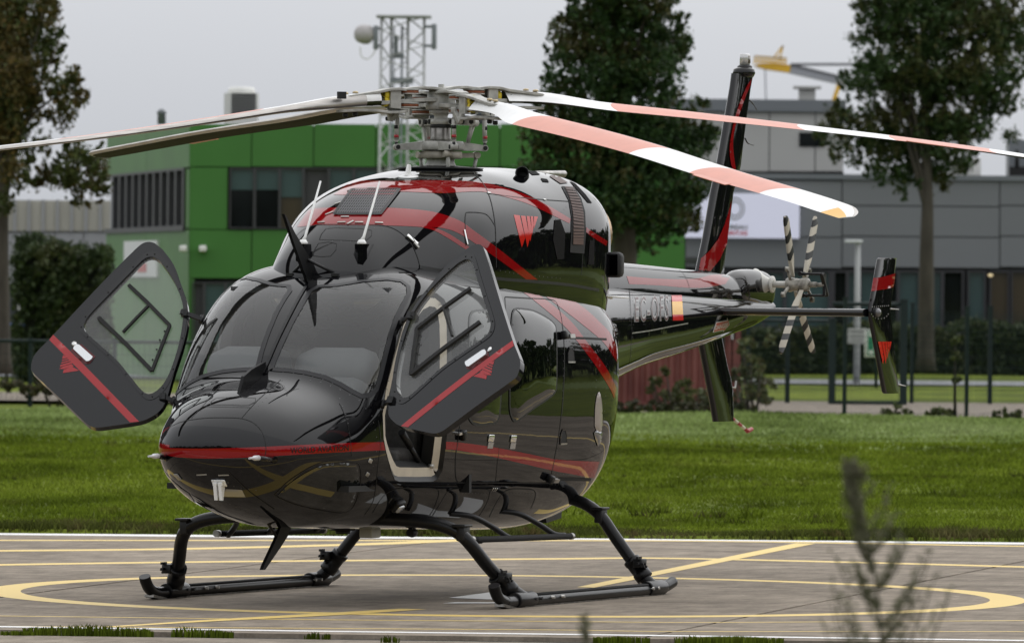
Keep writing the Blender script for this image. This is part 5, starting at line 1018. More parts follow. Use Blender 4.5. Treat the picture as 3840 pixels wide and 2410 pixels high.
# ---- door opening: seal, painted rim, sill
for mir in (1, -1):
    H = [h for h in (fus.hit(*p) for p in resample(DOOR, 12)) if h is not None]; Pc = np.array([h[0] for h in H]); cen = Pc.mean(0); n = len(H); R0, R1, R2, R3 = [], [], [], []
    for i, (p, nn) in enumerate(H):
        t = Pc[(i+1) % n]-Pc[i-1]; t /= np.linalg.norm(t); inn = np.cross(nn, t); inn /= np.linalg.norm(inn); inn = inn if inn@(cen-p) > 0 else -inn
        R0.append(p+nn*.003); R1.append(p+inn*.026-nn*.022); R2.append(p+inn*.085-nn*.045); R3.append(p+inn*.09-nn*.13)
    fl = np.array([1, mir, 1])
    def ringmesh(name, A, B, m):
        mb = MB(); mb.add([tuple(a*fl) for a in A]+[tuple(b*fl) for b in B], [(i, (i+1) % n, n+(i+1) % n, n+i) for i in range(n)], True); return mb.obj(name, m, heli)
    ringmesh('door_seal', R0, R1, SATIN); ringmesh('door_rim', R1, R2, CREAM); ringmesh('door_jamb', R2, R3, MATTE)

# ---- cockpit
cab = empty('cockpit', (0, 0, 0)); cab.parent = heli
mb = MB(); mb.box((2.35, 0, .83), (1.75, 1.36, .04)); mb.obj('floor', MATTE, cab)
mb = MB(); mb.box((1.50, 0, 1.45), (.04, 1.66, 1.35)); mb.obj('bulkhead', MATTE, cab)
mb = MB(); mb.box((1.95, 0, 2.17), (.9, 1.2, .04)); mb.obj('headliner', INTER, cab)
mb = MB(); mb.box((2.82, 0, 1.48), (.34, 1.20, .20), bev=.08); mb.obj('glareshield', mat('hood_grey', (.20, .20, .205), .8), cab)
for s in (-1, 1):
    mb = MB(); mb.box((2.66, s*.33, 1.64), (.34, .58, .26), Euler((0, R(12), 0)).to_matrix(), bev=.11); mb.obj('instrument_hood', mat('hood_grey', (.20, .20, .205), .8), cab)
    mb = MB(); mb.box((2.50, s*.33, 1.50), (.06, .46, .30), bev=.01); mb.obj('instrument_panel', MATTE, cab)
    mb = MB(); mb.box((1.88, s*.40, 1.28), (.13, .46, .62), Euler((0, R(-12), 0)).to_matrix(), bev=.05); mb.obj('seat_back', LEATHER, cab)
    mb = MB(); mb.box((1.80, s*.40, 1.70), (.10, .28, .18), Euler((0, R(-8), 0)).to_matrix(), bev=.045); mb.obj('headrest', LEATHER, cab)
    mb = MB(); mb.box((2.10, s*.40, 1.02), (.44, .46, .14), bev=.05); mb.obj('seat_cushion', LEATHER, cab)
    mb = MB(); mb.tube(spline([(2.52, s*.40, .86), (2.50, s*.40, 1.05), (2.42, s*.40, 1.2), (2.38, s*.40, 1.33)], 4), .018, 8); mb.box((2.37, s*.40, 1.37), (.05, .05, .11), bev=.015); mb.obj('cyclic_stick', MATTE, cab)
    a, b = ony(*zd([(545, 300)])[0], .70), ony(*zd([(820, 770)])[0], .72); mb = MB(); mb.tube([(a[0], s*a[1], a[2]), ((a[0]+b[0])/2, s*(a[1]+b[1])/2, (a[2]+b[2])/2)], .026, 10); mb.tube([((a[0]+b[0])/2, s*(a[1]+b[1])/2, (a[2]+b[2])/2), (b[0], s*b[1], b[2])], .019, 10); mb.obj('door_strut', SATIN, cab)
    c = ony(*zd([(1022, 850)])[0], .78); mb = MB(); mb.lathe([(.014, -.02), (.016, 0), (.012, .02)], (c[0], s*c[1], c[2]), (0, 1, 0), 12); mb.obj('strut_pin', ALU, cab)
mb = MB(); mb.box((2.50, 0, 1.02), (.6, .26, .34), bev=.03); mb.obj('centre_console', INTER, cab)
a = ony(*zd([(560, 700)])[0], .62); mb = MB(); mb.box((2.62, .58, .98), (.30, .12, .22), Euler((0, R(-35), 0)).to_matrix(), bev=.03); mb.obj('pedal_cover', INTER, cab)

Hw = skin_line(fus, WS, 6, True)
for mir in (False, True): ribbon('windshield_frame', Hw, .034, mat('frame_grey_black', (.016, .016, .018), .35, spec=.35), fuselage, .004, mirror=mir, closed=True)
# ---- centre post, wire cutters, deflector
H = skin_line(fus, z1([(1052, 1300), (1105, 1180), (1180, 1010), (1270, 830), (1350, 680), (1400, 600)]), 5, smooth=4); ribbon('centre_post', H, .062, BLACK, fuselage, .004); ribbon('post_strip', H, .022, SATIN, fuselage, .012)
CP = lambda pts: [ony(x, y, 0) for x, y in pts]
def fin_plate(name, pts, th, m, parent): P = CP(pts); mb = MB(); mb.prism([p+np.array([0, -th/2, 0]) for p in P], (0, th, 0)); return mb.obj(name, m, parent)
CUT = mat('cutter_black', (.004, .004, .0045), .45, spec=.22)
wc = fin_plate('upper_wire_cutter', z1([(1213, 6), (1228, 22), (1300, 160), (1345, 235), (1400, 330), (1455, 425), (1472, 480), (1470, 540), (1400, 555), (1385, 500), (1368, 465), (1340, 380), (1290, 240)]), .022, CUT, heli)
pt_ = ony(*z1([(1400, 370)])[0], 0)
for s in (-1, 1):
    b = fus.hit(*z1([(1640, 505)])[0])[0]; mb = MB(); mb.tube([pt_+np.array([0, 0, -.0]), (b[0]-.02, s*b[1], b[2]+.01)], .011, 8); mb.box((b[0]-.02, s*b[1], b[2]+.005), (.09, .05, .02)); mb.obj('brace', SATIN, wc)
fin_plate('wire_deflector', z1([(848, 1472), (886, 1318), (950, 1262), (1062, 1200), (1060, 1285), (1015, 1335), (950, 1402), (890, 1464)]), .022, CUT, heli)
lw = fin_plate('lower_wire_cutter', z2([(1118, 1030), (1112, 1080), (1090, 1140), (1040, 1220), (925, 1388), (906, 1390), (915, 1360), (1000, 1180), (1022, 1120), (1040, 1080), (1060, 1040), (1040, 950), (1090, 940)]), .024, CUT, heli)
p0, p1, p2 = CP(z2([(965, 960), (945, 1045), (1010, 1150)])); mb = MB(); mb.tube([p0, p1], .014, 8); mb.tube([p1, p2], .010, 8); mb.box(p1, (.03, .16, .02)); mb.obj('brace', SATIN, lw)
p0, p1 = CP(z2([(1060, 950), (1190, 1045)])); mb = MB(); mb.bar(p0, p1, .07, .03); mb.obj('mount', SATIN, lw)

# ---- pitot tubes, nose antenna, lamps
for s in (-1, 1):
    tip_ = np.array((4.16, s*.372, 1.050)); base_ = np.array((3.82, s*.40, 1.035)); mb = MB(); mb.tube([base_, base_+np.array((.08, -s*.012, .004)), tip_-np.array((.14, 0, 0))], [.026, .017, .016], 12); pit = mb.obj('pitot_tube', BLACK, heli)
    mb = MB(); mb.tube([tip_-np.array((.145, 0, 0)), tip_-np.array((.08, 0, 0)), tip_-np.array((.065, 0, 0)), tip_], [.018, .017, .009, .007], 12); mb.obj('pitot_tip', mat('pitot_pale', (.55, .55, .57), .35), pit)
p, n, t, u_ = frame_at(fus, *z2([(605, 770)])[0]); an = empty('nose_antenna', tuple(p)); an.parent = heli
stud_o = stud('base_plate', fus, z2([(610, 772)])[0], (.10, .06, .010), WHITE, heli, 0, 0, .004); stud_o.parent = an; stud_o.matrix_parent_inverse = Matrix.Translation(-Vector(p))
for q in ((590, 770), (626, 772)):
    h = fus.hit(*z2([q])[0]); mb = MB(); c = h[0]-p; mb.prism([c+np.array((.03, -.015, .0)), c+np.array((.03, .015, 0)), c+np.array((-.04, .015, .0)), c+np.array((-.04, -.015, 0))], (.0, 0, -.02)); P0 = [c+np.array((.035, 0, -.005)), c+np.array((-.04, .0, -.005)), c+np.array((-.005, 0, -.12)), c+np.array((.010, 0, -.12))]; mb.prism([a_+np.array((0, -.011, 0)) for a_ in P0], (0, .022, 0)); mb.obj('blade', WHITE, an)
decal('landing_light', fus, z2([(655, 815), (770, 820), (796, 872), (640, 868)]), mat('lamp_lens', (.30, .29, .27), .1, spec=.8), heli, 6, .003)
for q in ([(448, 712), (520, 708), (522, 718), (450, 722)], [(602, 714), (676, 712), (680, 721), (604, 724)]): decal('nose_marker', fus, z2(q), mat('marker_pale', (.30, .29, .27), .3), heli, 4, .003)
st = stud('flush_port', fus, z2([(318, 730)])[0], (.055, .055, .008), ALU, heli, 0, 0, .004)
sl = stud('side_lamp', fus, z2([(1868, 925)])[0], (.085, .10, .05), SATIN, heli, -.01, 20, .015); stud('side_lamp_lens', fus, z2([(1866, 927)])[0], (.055, .065, .058), mat('clear_lens', (.55, .56, .58), .08, metal=.5), sl, -.005, 20, .012)
c = ony(*z2([(1485, 1088)])[0], 0); mb = MB(); mb.lathe([(.09, .03), (.095, 0), (.085, -.022)], c, seg=24); mb.lathe([(.055, -.02), (.05, -.045)], c, seg=20); mb.obj('belly_dome', SATIN, heli)
c = ony(*z2([(1678, 1125)])[0], .1); mb = MB(); mb.box(c, (.16, .10, .075), bev=.012); mb.obj('belly_box', mat('belly_box_cream', (.52, .51, .45), .45), heli)
c = ony(*z2([(1975, 1127)])[0], .25); mb = MB(); mb.lathe([(.03, -.04), (.034, 0), (.028, .04)], c, (1, 0, 0), 14); mb.box(c+np.array((0, 0, .04)), (.06, .03, .05)); mb.obj('belly_camera', SATIN, heli)
c = ony(*z7([(1390, 430)])[0], .2); mb = MB(); mb.add([tuple(c+np.array(q)) for q in ((.16, -.05, .06), (-.18, -.05, .09), (-.16, -.05, -.02), (.12, -.05, -.05), (.16, .05, .06), (-.18, .05, .09), (-.16, .05, -.02), (.12, .05, -.05))], [(0, 1, 2, 3), (7, 6, 5, 4), (0, 4, 5, 1), (3, 2, 6, 7), (0, 3, 7, 4), (1, 5, 6, 2)]); mb.obj('belly_fin', SATIN, heli)

# ---- cowling furniture
GR = z3([(437, 440), (552, 281), (858, 279), (733, 440)]); gA, gB, gC, gD = (np.array(q) for q in GR)
grl = decal('intake_grille', cowl, [tuple(gA), tuple(gB), tuple(gC), tuple(gD)], MATTE, cowling, 8, .0035)
GM = mat('grille_wire', (.10, .10, .105), .4); GMR = mat('grille_wire_red', (.25, .012, .015), .4)
for i in range(1, 9): a, b = gA+(gB-gA)*i/9, gD+(gC-gD)*i/9; ribbon('grille_bar', skin_line(cowl, [tuple(a), tuple(b)], 6), .012, GMR if i > 6 else GM, grl, .012)
for i in range(1, 20): a, b = gA+(gD-gA)*i/20, gB+(gC-gB)*i/20; ribbon('grille_bar', skin_line(cowl, [tuple(a), tuple(b)], 6), .010, GM, grl, .009)
ribbon('grille_frame', skin_line(cowl, GR, 6, True), .022, SATIN, grl, .013, closed=True)
for q, a in (((352, 491), 4), ((483, 491), 2), ((596, 491), 0), ((724, 494), -4), ((505, 456), 0), ((404, 433), 60), ((546, 284), 50), ((465, 366), 55), ((676, 270), 0), ((540, 492), 60)): stud('latch', cowl, z3([q])[0], (.06, .014, .010), ALU, cowling, 0, a if abs(a) < 20 else a*.8, .004)
stud('latch', cowl, z3([(1283, 585)])[0], (.012, .11, .010), CHROME, cowling, 0, 0, .003); stud('catch', cowl, z3([(935, 605)])[0], (.10, .026, .02), CHROME, cowling, 0, -48, .006); stud('catch', cowl, z3([(960, 640)])[0], (.05, .02, .02), ALU, cowling, 0, -60, .004)
for q in ((1434, 300), (1792, 343)): stud('latch', cowl, z3([q])[0], (.035, .012, .008), CHROME, cowling, 0, -5, .003)
# louvred exhaust grille and scoops
LV = z3([(1900, 257), (1982, 262), (2028, 335), (2052, 420), (2058, 560), (2046, 690), (1955, 682), (1962, 560), (1964, 450), (1948, 350)]); lv = decal('louvre_panel', cowl, LV, mat('louvre_frame_dark', (.02, .02, .021), .6, spec=.2), cowling, 8, .004)
BR = mat('louvre_brown', (.085, .04, .03), .5); 
lft = sp2(z3([(1922, 268), (1948, 330), (1965, 400), (1972, 470), (1972, 560), (1970, 622)]), 8); rgt = sp2(z3([(1976, 272), (2012, 335), (2034, 410), (2040, 480), (2040, 560), (2036, 626)]), 8)
for i in range(0, 41, 2): ribbon('louvre_slat', skin_line(cowl, [lft[i], rgt[i]], 4), .016, BR, lv, .010)
decal('louvre_bed', cowl, list(lft)+list(rgt)[::-1], mat('louvre_dark', (.02, .01, .008), .7), lv, 8, .006)
decal('louvre_panel', cowl, z3([(1792, 172), (1850, 172), (1944, 236), (1893, 240)]), BR, cowling, 7, .005)
for q in ([(1856, 474), (1893, 470), (1924, 555), (1916, 724), (1872, 726), (1846, 600)], [(2082, 602), (2112, 606), (2110, 760), (2072, 762)], [(1952, 222), (1990, 240), (2058, 312), (2098, 366), (2070, 362), (2022, 304)], [(1682, 158), (1735, 162), (1765, 182), (1712, 184)], [(1765, 205), (1808, 212), (1822, 232), (1780, 228)]): decal('scoop_screen', cowl, z3(q), mat('screen_black', (.008, .008, .008), .8, spec=.1, bump=.004, bscale=160), cowling, 7, .004)
c, n = cowl.hit(*z3([(1640, 195)])[0]); d = np.array((.9, .33, .28)); d /= np.linalg.norm(d); mb = MB(); cc = c+n*.03; mb.lathe([(.047, -.12), (.050, 0), (.046, .003), (.040, -.005), (.036, -.10)], cc, d, 24); mb.obj('vent_pipe', SATIN, cowling)
a, b = ony(*z3([(1735, 168)])[0], -.35), ony(*z3([(1918, 176)])[0], -.35); mb = MB(); mb.tube([a, b], [.014, .026], 14); mb.obj('drain_pipe', ALU, cowling)
# whip antennas on black pods
for tip_q, base_q, pod_q in (((348, 222), (236, 628), (232, 680)), ((729, 224), (613, 628), (612, 690))):
    h = cowl.hit(*z3([pod_q])[0]); c = h[0]; b_ = onx(*z3([base_q])[0], c[0]+.03); t_ = onx(*z3([tip_q])[0], c[0]-.10); po = MB()
    zt_p = b_[2]; r = .042; prof = [(c[0]-.30, c[1]-r), (c[0]+.0, c[1]-r), (c[0]+.045, c[1]-r*.75), (c[0]+.065, c[1]), (c[0]+.045, c[1]+r*.75), (c[0]+.0, c[1]+r), (c[0]-.30, c[1]+r)]
    po.prism([(x, y, zt_p-.20) for x, y in prof], (0, 0, .20)); pod = po.obj('antenna_pod', BLACK, heli)
    mb = MB(); m_ = b_+(t_-b_)*.12; mb.lathe([(.034, 0), (.032, .012), (.02, .03)], b_, seg=16); mb.tube([b_+np.array((0, 0, .02)), m_, t_], [.018, .010, .007], 10); mb.obj('whip_antenna', WHITE, heli)
h = cowl.hit(*z3([(912, 196)])[0]); c = h[0]; mb = MB(); mb.lathe([(.075, 0), (.07, .008), (.0, .014)], c, h[1], 24); mb.prism([c+np.array((.045, -.008, .01)), c+np.array((-.035, -.008, .01)), c+np.array((-.035, -.008, .085)), c+np.array((.0, -.008, .09))], (0, .016, 0)); mb.obj('shark_fin_antenna', WHITE, cowling)
mb = MB(); mb.lathe([(.30, 0), (.31, .014), (.25, .02), (.12, .03)], (.165, 0, 3.035), seg=40); mb.obj('mast_fairing_ring', SATIN, cowling)
# engine exhaust ring and side oil-cooler duct
e0 = np.array((-1.52, .40, 2.60)); mb = MB(); mb.lathe([(.225, -.02), (.235, .05), (.215, .10), (.185, .10), (.18, -.02)], e0, (-.93, .34, .08), 32); ex = mb.obj('exhaust_collar', BRONZE, cowling); mb = MB(); mb.lathe([(.0, .02), (.182, .02)], e0, (-.93, .34, .08), 24); mb.obj('exhaust_throat', MATTE, ex)
e1 = np.array((-1.52, -.40, 2.60)); mb = MB(); mb.lathe([(.225, -.02), (.235, .05), (.215, .10), (.185, .10), (.18, -.02)], e1, (-.93, -.34, .08), 32); mb.obj('exhaust_collar', BRONZE, cowling)
k0 = onx(*z3([(2222, 762)])[0], -1.22); mb = MB(); M_ = Euler((0, 0, R(12))).to_matrix(); mb.box(k0, (.17, .175, .185), M_, bev=.035); du = mb.obj('air_duct', MATTE, heli); mb = MB(); mb.box(k0+np.array((.086, .012, 0)), (.006, .14, .15), M_, bev=.002); mb.obj('duct_mouth', mat('void_black', (.001, .001, .001), 1.0, spec=0), du)
mb = MB(); mb.tube([k0+np.array((-.02, -.06, 0)), k0+np.array((-.06, -.25, -.02))], .05, 12); mb.obj('duct_neck', SATIN, du)

# ---- front doors, swung open on their raked hinges
DO = np.array((2.831, 1.293, 1.718)); DN = np.array((.855, -.178, .486)); DN /= np.linalg.norm(DN)
dx_ = np.cross((0, 0, 1.0), DN); dx_ /= np.linalg.norm(dx_); dy_ = np.cross(DN, dx_)
D2 = lambda pts: [((onplane(x, y, DO, DN)-DO)@dx_, (onplane(x, y, DO, DN)-DO)@dy_) for x, y in pts]
D3 = lambda p, h=0.0: DO+dx_*p[0]+dy_*p[1]+DN*h
bow = lambda p: 0.035-0.05*((p[0]-.03)**2+(p[1]-.0)**2)      # the skin is slightly domed
OUT = D2(sp2(z8([(655, 122), (690, 113), (722, 124), (745, 168), (800, 330), (870, 548), (942, 770), (984, 880), (990, 930), (972, 995), (932, 1038), (700, 1205), (505, 1346), (455, 1376), (410, 1385), (330, 1370), (195, 1337), (140, 1303), (108, 1255), (106, 1180), (140, 1010), (170, 840), (205, 700), (250, 590), (300, 505), (390, 385), (480, 268), (590, 165)]), 3))
WIN = D2(sp2(z8([(612, 222), (642, 222), (668, 250), (700, 350), (745, 485), (790, 622), (797, 680), (778, 733), (725, 778), (600, 865), (480, 950), (370, 1045), (265, 1133), (215, 1153), (183, 1128), (165, 1068), (170, 970), (200, 815), (240, 682), (290, 562), (370, 448), (470, 338), (570, 245)]), 3))
DOORPAINT = mat('door_black_paint', (0.007, 0.0072, 0.0085), 0.07, spec=0.5, bump=0.0003, bscale=6)
for mir in (1, -1):
    fl = np.array([1, mir, 1]); dr = empty('front_door', (0, 0, 0)); dr.parent = heli
    def dpatch(name, poly, m, h=0.0, holes=(), step=.05, parent=dr, th=0.0):
        P, T = tri2d(poly, step, holes); V = [D3(p, bow(p)+h)*fl for p in P]; F = []
        for t in T: a, b, c = (V[i] for i in t); F.append(t if np.cross(b-a, c-a)@(DN*fl) > 0 else t[::-1])
        mb = MB(); k = len(V)
        if th:
            e = {(f[i], f[(i+1) % 3]) for f in F for i in range(3)}; bd = [q for q in e if (q[1], q[0]) not in e]; Vb = [D3(p, bow(p)*.6+h-th)*fl for p in P]
            mb.add(list(V)+list(Vb), F, True); mb.add([], []); mb.f += [tuple(i+k for i in f[::-1]) for f in F]+[(b, a, a+k, b+k) for a, b in bd]; mb.sm += [True]*(len(F)+len(bd)); mb.mi += [0]*(len(F)+len(bd))
        else: mb.add(V, F, True)
        me = mb.mesh(name); 
        if th: me.set_sharp_from_angle(angle=R(40))
        return link(name, me, m, parent)
    pan = dpatch('door_panel', OUT, DOORPAINT, holes=(WIN,), th=.045)
    cW = np.mean(np.array(WIN), 0); grow = lambda poly, k: [tuple(cW+(np.array(p)-cW)*(1+k)) for p in poly]
    fr_ = dpatch('window_frame', grow(WIN, .085), mat('door_frame_satin', (.010, .010, .011), .22, spec=.5), .004, holes=(WIN,), step=.04)
    for p in resample(grow(WIN, .045)[::4], .26): mb = MB(); c = D3(p, bow(p)+.004)*fl; mb.lathe([(.006, 0), (.005, .004), (.002, .005)], c, DN*fl, 8); mb.obj('screw', MATTE, fr_)
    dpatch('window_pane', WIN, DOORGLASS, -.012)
    st_ = D2(z8([(192, 1336), (240, 1344), (470, 1170), (700, 995), (950, 806), (943, 770), (700, 950), (440, 1148)])); dpatch('stripe', st_, mat('door_red_paint', (0.36, 0.012, 0.016), 0.12, spec=.6), .0018, step=.04)
    for q in ([(681, 1012), (735, 985), (773, 1007), (768, 1030)], [(725, 983), (745, 968), (786, 985), (803, 1003), (775, 1003)], [(738, 962), (752, 952), (806, 975), (804, 990)], [(756, 948), (766, 940), (808, 958), (808, 968)], [(772, 936), (780, 930), (812, 942), (810, 950)], [(784, 926), (822, 908), (815, 935)]): dpatch('emblem_blade', D2(z8(q)), MATS['door_red_paint'], .002, step=.05)
    hd = D2(z8([(638, 925), (752, 846), (768, 842), (778, 858), (775, 874), (662, 956), (648, 955), (638, 940)])); dpatch('door_handle', hd, mat('handle_chrome', (.72, .73, .74), .22, metal=.9), .022, step=.04, th=.02)
    rc = D2(z8([(630, 915), (750, 832), (782, 846), (790, 880), (672, 968), (640, 965)])); dpatch('handle_recess', rc, mat('recess_red', (.10, .004, .006), .25), .0025, step=.05)
    p = D2(z8([(791, 832)]))[0]; mb = MB(); mb.lathe([(.018, 0), (.018, .006), (.004, .007)], D3(p, bow(p))*fl, DN*fl, 16); mb.obj('door_lock', CHROME, dr)
    def rail(pts, w): P = [D3(p, bow(p)+.006)*fl for p in D2(z8(pts))]; mb = MB(); [mb.bar(P[i], P[i+1], w, .022, up=tuple(DN*fl)) for i in range(len(P)-1)]; return mb
    rail([(662, 424), (500, 542), (308, 690)], .024).obj('slide_rail', MATTE, dr); rail([(731, 652), (500, 822), (268, 1000)], .026).obj('slide_rail', MATTE, dr); rail([(306, 688), (285, 850), (266, 1003)], .020).obj('slide_stop', MATTE, dr); rail([(484, 556), (515, 650), (546, 748)], .015).obj('slide_post', MATTE, dr)
    for q in ((318, 790), (306, 855), (298, 925), (318, 730)): p = D2(z8([q]))[0]; mb = MB(); mb.lathe([(.008, 0), (.006, .005)], D3(p, bow(p)+.002)*fl, DN*fl, 8); mb.obj('screw', MATTE, dr)
    for q, hp in ((z8([(262, 605)])[0], (2.536, .756, 1.963)), (z8([(130, 1170)])[0], (2.91, .788, 1.403))):
        p = D2([q])[0]; c = D3(p, bow(p)+.01)*fl; hp = np.array(hp)*fl; mb = MB(); mb.bar(c+(c-hp)*.25, hp, .030, .02, up=tuple(DN*fl)); mb.box((c), (.05, .05, .03), Matrix((Vector(dx_), Vector(dy_*fl), Vector(DN*fl))).transposed()); mb.lathe([(.015, -.03), (.015, .03)], hp, (-.55, 0, .83), 10); mb.obj('hinge', SATIN, dr)

# ---- lettering
def skin_text(body, sk, px0, px1, hpx, m, parent, bold=0.0, name='lettering', off=.0035, italic=0.0, ls=1.0):
    cu = bpy.data.curves.new(name, 'FONT'); cu.body = body; cu.size = 1.0; cu.offset = bold; cu.space_character = ls; cu.shear = italic; cu.resolution_u = 3
    tmp = bpy.data.objects.new('tmp_text', cu); COL.objects.link(tmp); me = bpy.data.meshes.new_from_object(tmp.evaluated_get(bpy.context.evaluated_depsgraph_get())); bpy.data.objects.remove(tmp)
    bm = bmesh.new(); bm.from_mesh(me); bmesh.ops.triangulate(bm, faces=bm.faces[:]); bmesh.ops.subdivide_edges(bm, edges=[e for e in bm.edges if e.calc_length() > .25], cuts=2); bmesh.ops.triangulate(bm, faces=bm.faces[:])
    xs_ = [v.co.x for v in bm.verts]; ys2 = [v.co.y for v in bm.verts]; x0, x1, y0, y1 = min(xs_), max(xs_), min(ys2), max(ys2); a, b = np.array(px0), np.array(px1); dn = np.array((0, 1.0)); NN = []
    bm.verts.index_update()
    for v in bm.verts:
        q = a+(b-a)*(v.co.x-x0)/(x1-x0)-dn*hpx*(v.co.y-y0)/(y1-y0); h = sk.hit(q[0], q[1], True); v.co = Vector(h[0]+h[1]*off); NN.append(tuple(h[1]))
    bm.to_mesh(me); bm.free(); me.materials.clear(); me.polygons.foreach_set('use_smooth', [True]*len(me.polygons)); me.normals_split_custom_set_from_vertices(NN); return link(name, me, m, parent)
skin_text('WORLD AVIATION', fus, z2([(1112, 566)])[0], z2([(1524, 546)])[0], 22.5, mat('letter_black', (.01, .004, .005), .2), fuselage, .012)
REG1 = mat('registration_outline', (.45, .45, .45), .4, spec=.2); REG2 = mat('registration_fill', (.065, .016, .016), .3, spec=.3)
skin_text('EC-OFS', boom, zb_([(418, 992)])[0], zb_([(806, 978)])[0], 97, REG1, tail_boom, .030, 'registration', .003, ls=1.2); skin_text('EC-OFS', boom, zb_([(424, 986)])[0], zb_([(800, 972)])[0], 92, REG2, tail_boom, -.014, 'registration', .005, ls=1.2)
for y0, y1, col in ((690, 760, (.55, .02, .02)), (760, 905, (.80, .42, .02)), (905, 972, (.55, .02, .02))):
    decal('flag_stripe', boom, zb_([(838+(y0-690)*.05, y0), (955+(y0-690)*.06, y0-2), (955+(y1-690)*.06, y1-2), (838+(y1-690)*.05, y1)]), mat('flag_%d' % y0, col, .15), tail_boom, 8, .004)
decal('warning_arrow', boom, zb_([(1303, 1108), (1340, 992), (1466, 968), (1470, 940), (1494, 1020), (1418, 1104), (1424, 1084)]), mat('arrow_white', (.6, .6, .58), .3), tail_boom, 8, .004); decal('warning_arrow', boom, zb_([(1314, 1100), (1346, 1000), (1472, 976), (1474, 962), (1488, 1020), (1424, 1090), (1426, 1074)]), mat('arrow_red', (.42, .05, .03), .3), tail_boom, 8, .006)
skin_text('DANGER', boom, zb_([(1326, 1080)])[0], zb_([(1468, 1046)])[0], 16, mat('arrow_white', (.6, .6, .58), .3), tail_boom, .02, 'warning_lettering', .008, italic=.3)
# boom bands and step line
band(cover, sp2(zb_([(330, 470), (700, 500), (1100, 500), (1300, 455), (1520, 460)])), sp2(zb_([(360, 560), (700, 575), (1000, 600), (1200, 600), (1450, 560)])), step=9)
H = skin_line(boom, zb_([(390, 1115), (600, 1085), (800, 1045), (1025, 1003)]), 5, smooth=3); ribbon('boom_chine', H, .010, ALU, tail_boom, .004)
for o_, q in (((20, 690), (350, 715)),): a, b = ony(*zb_([o_])[0], .74), ony(*zb_([q])[0], .74); mb = MB(); mb.tube([a, b], [.016, .011], 8, flat=.5); mb.tube([a+np.array((.05, -.02, .01)), b+np.array((.25, -.03, 0))], .012, 8); mb.obj('blade_antenna', WHITE, heli)
# ---- landing skids
def mirror_pts(P, s): return [np.array((p[0], p[1]*s, p[2])) for p in P]
SKID = mat('skid_black', (0.006, 0.006, 0.0065), 0.30, spec=0.3, var=0.3, vscale=20); GRIP = mat('skid_tread', (0.012, 0.012, 0.012), 0.8, spec=.2, bump=.003, bscale=120)
gear = empty('landing_gear', (0, 0, 0)); gear.parent = heli
for s in (1, -1):
    P = spline(mirror_pts([(2.225, 1.325, .165), (2.205, 1.325, .130), (2.15, 1.325, .080), (2.06, 1.328, .052), (1.95, 1.33, .044), (1.2, 1.33, .044), (0, 1.33, .044), (-.75, 1.33, .044), (-.92, 1.333, .060), (-1.04, 1.335, .085)], s), 5); mb = MB(); mb.tube(P, .041, 16); sk_ = mb.obj('skid_tube', SKID, gear)
    mb = MB(); mb.box((.50, s*1.33, .080), (2.05, .062, .018), bev=.008); mb.obj('tread', GRIP, sk_)
    mb = MB(); mb.box((.45, s*1.33, .003), (2.6, .05, .012)); mb.box((2.02, s*1.33, .010), (.24, .07, .02), Euler((0, R(-8), 0)).to_matrix()); mb.obj('wear_shoe', STEEL, sk_)
    for x in (1.52, 1.62, -.55, -.65, 1.30, 1.12): mb = MB(); mb.lathe([(.011, -.062), (.011, .062)], (x, s*1.33, .055), (0, 1, 0), 8); mb.obj('bolt', ALU if x < 1.4 else SATIN, sk_)
    for x, a in ((1.72, 26), (-.70, 18)):
        mb = MB(); mb.lathe([(.050, -.16), (.054, -.14), (.054, .14), (.050, .16)], (x, s*1.33, .052), (1, 0, 0), 20); mb.obj('saddle', SKID, gear)
for name, half, rad in (('front_crosstube', [(1.70, 1.33, .06), (1.84, 1.262, .145), (1.98, 1.175, .285), (2.09, 1.105, .42), (2.135, 1.04, .50), (2.155, .94, .553), (2.165, .78, .585), (2.17, .5, .60), (2.17, 0, .60)], .046), ('rear_crosstube', [(-.70, 1.33, .06), (-.705, 1.26, .115), (-.71, 1.15, .245), (-.72, 1.0, .43), (-.72, .925, .53), (-.72, .84, .61), (-.72, .72, .665), (-.72, .55, .69), (-.72, 0, .69)], .044)):
    P = spline([np.array(p) for p in half]+[np.array((p[0], -p[1], p[2])) for p in half[-2::-1]], 5); mb = MB(); mb.tube(P, rad, 16); mb.obj(name, SKID, gear)
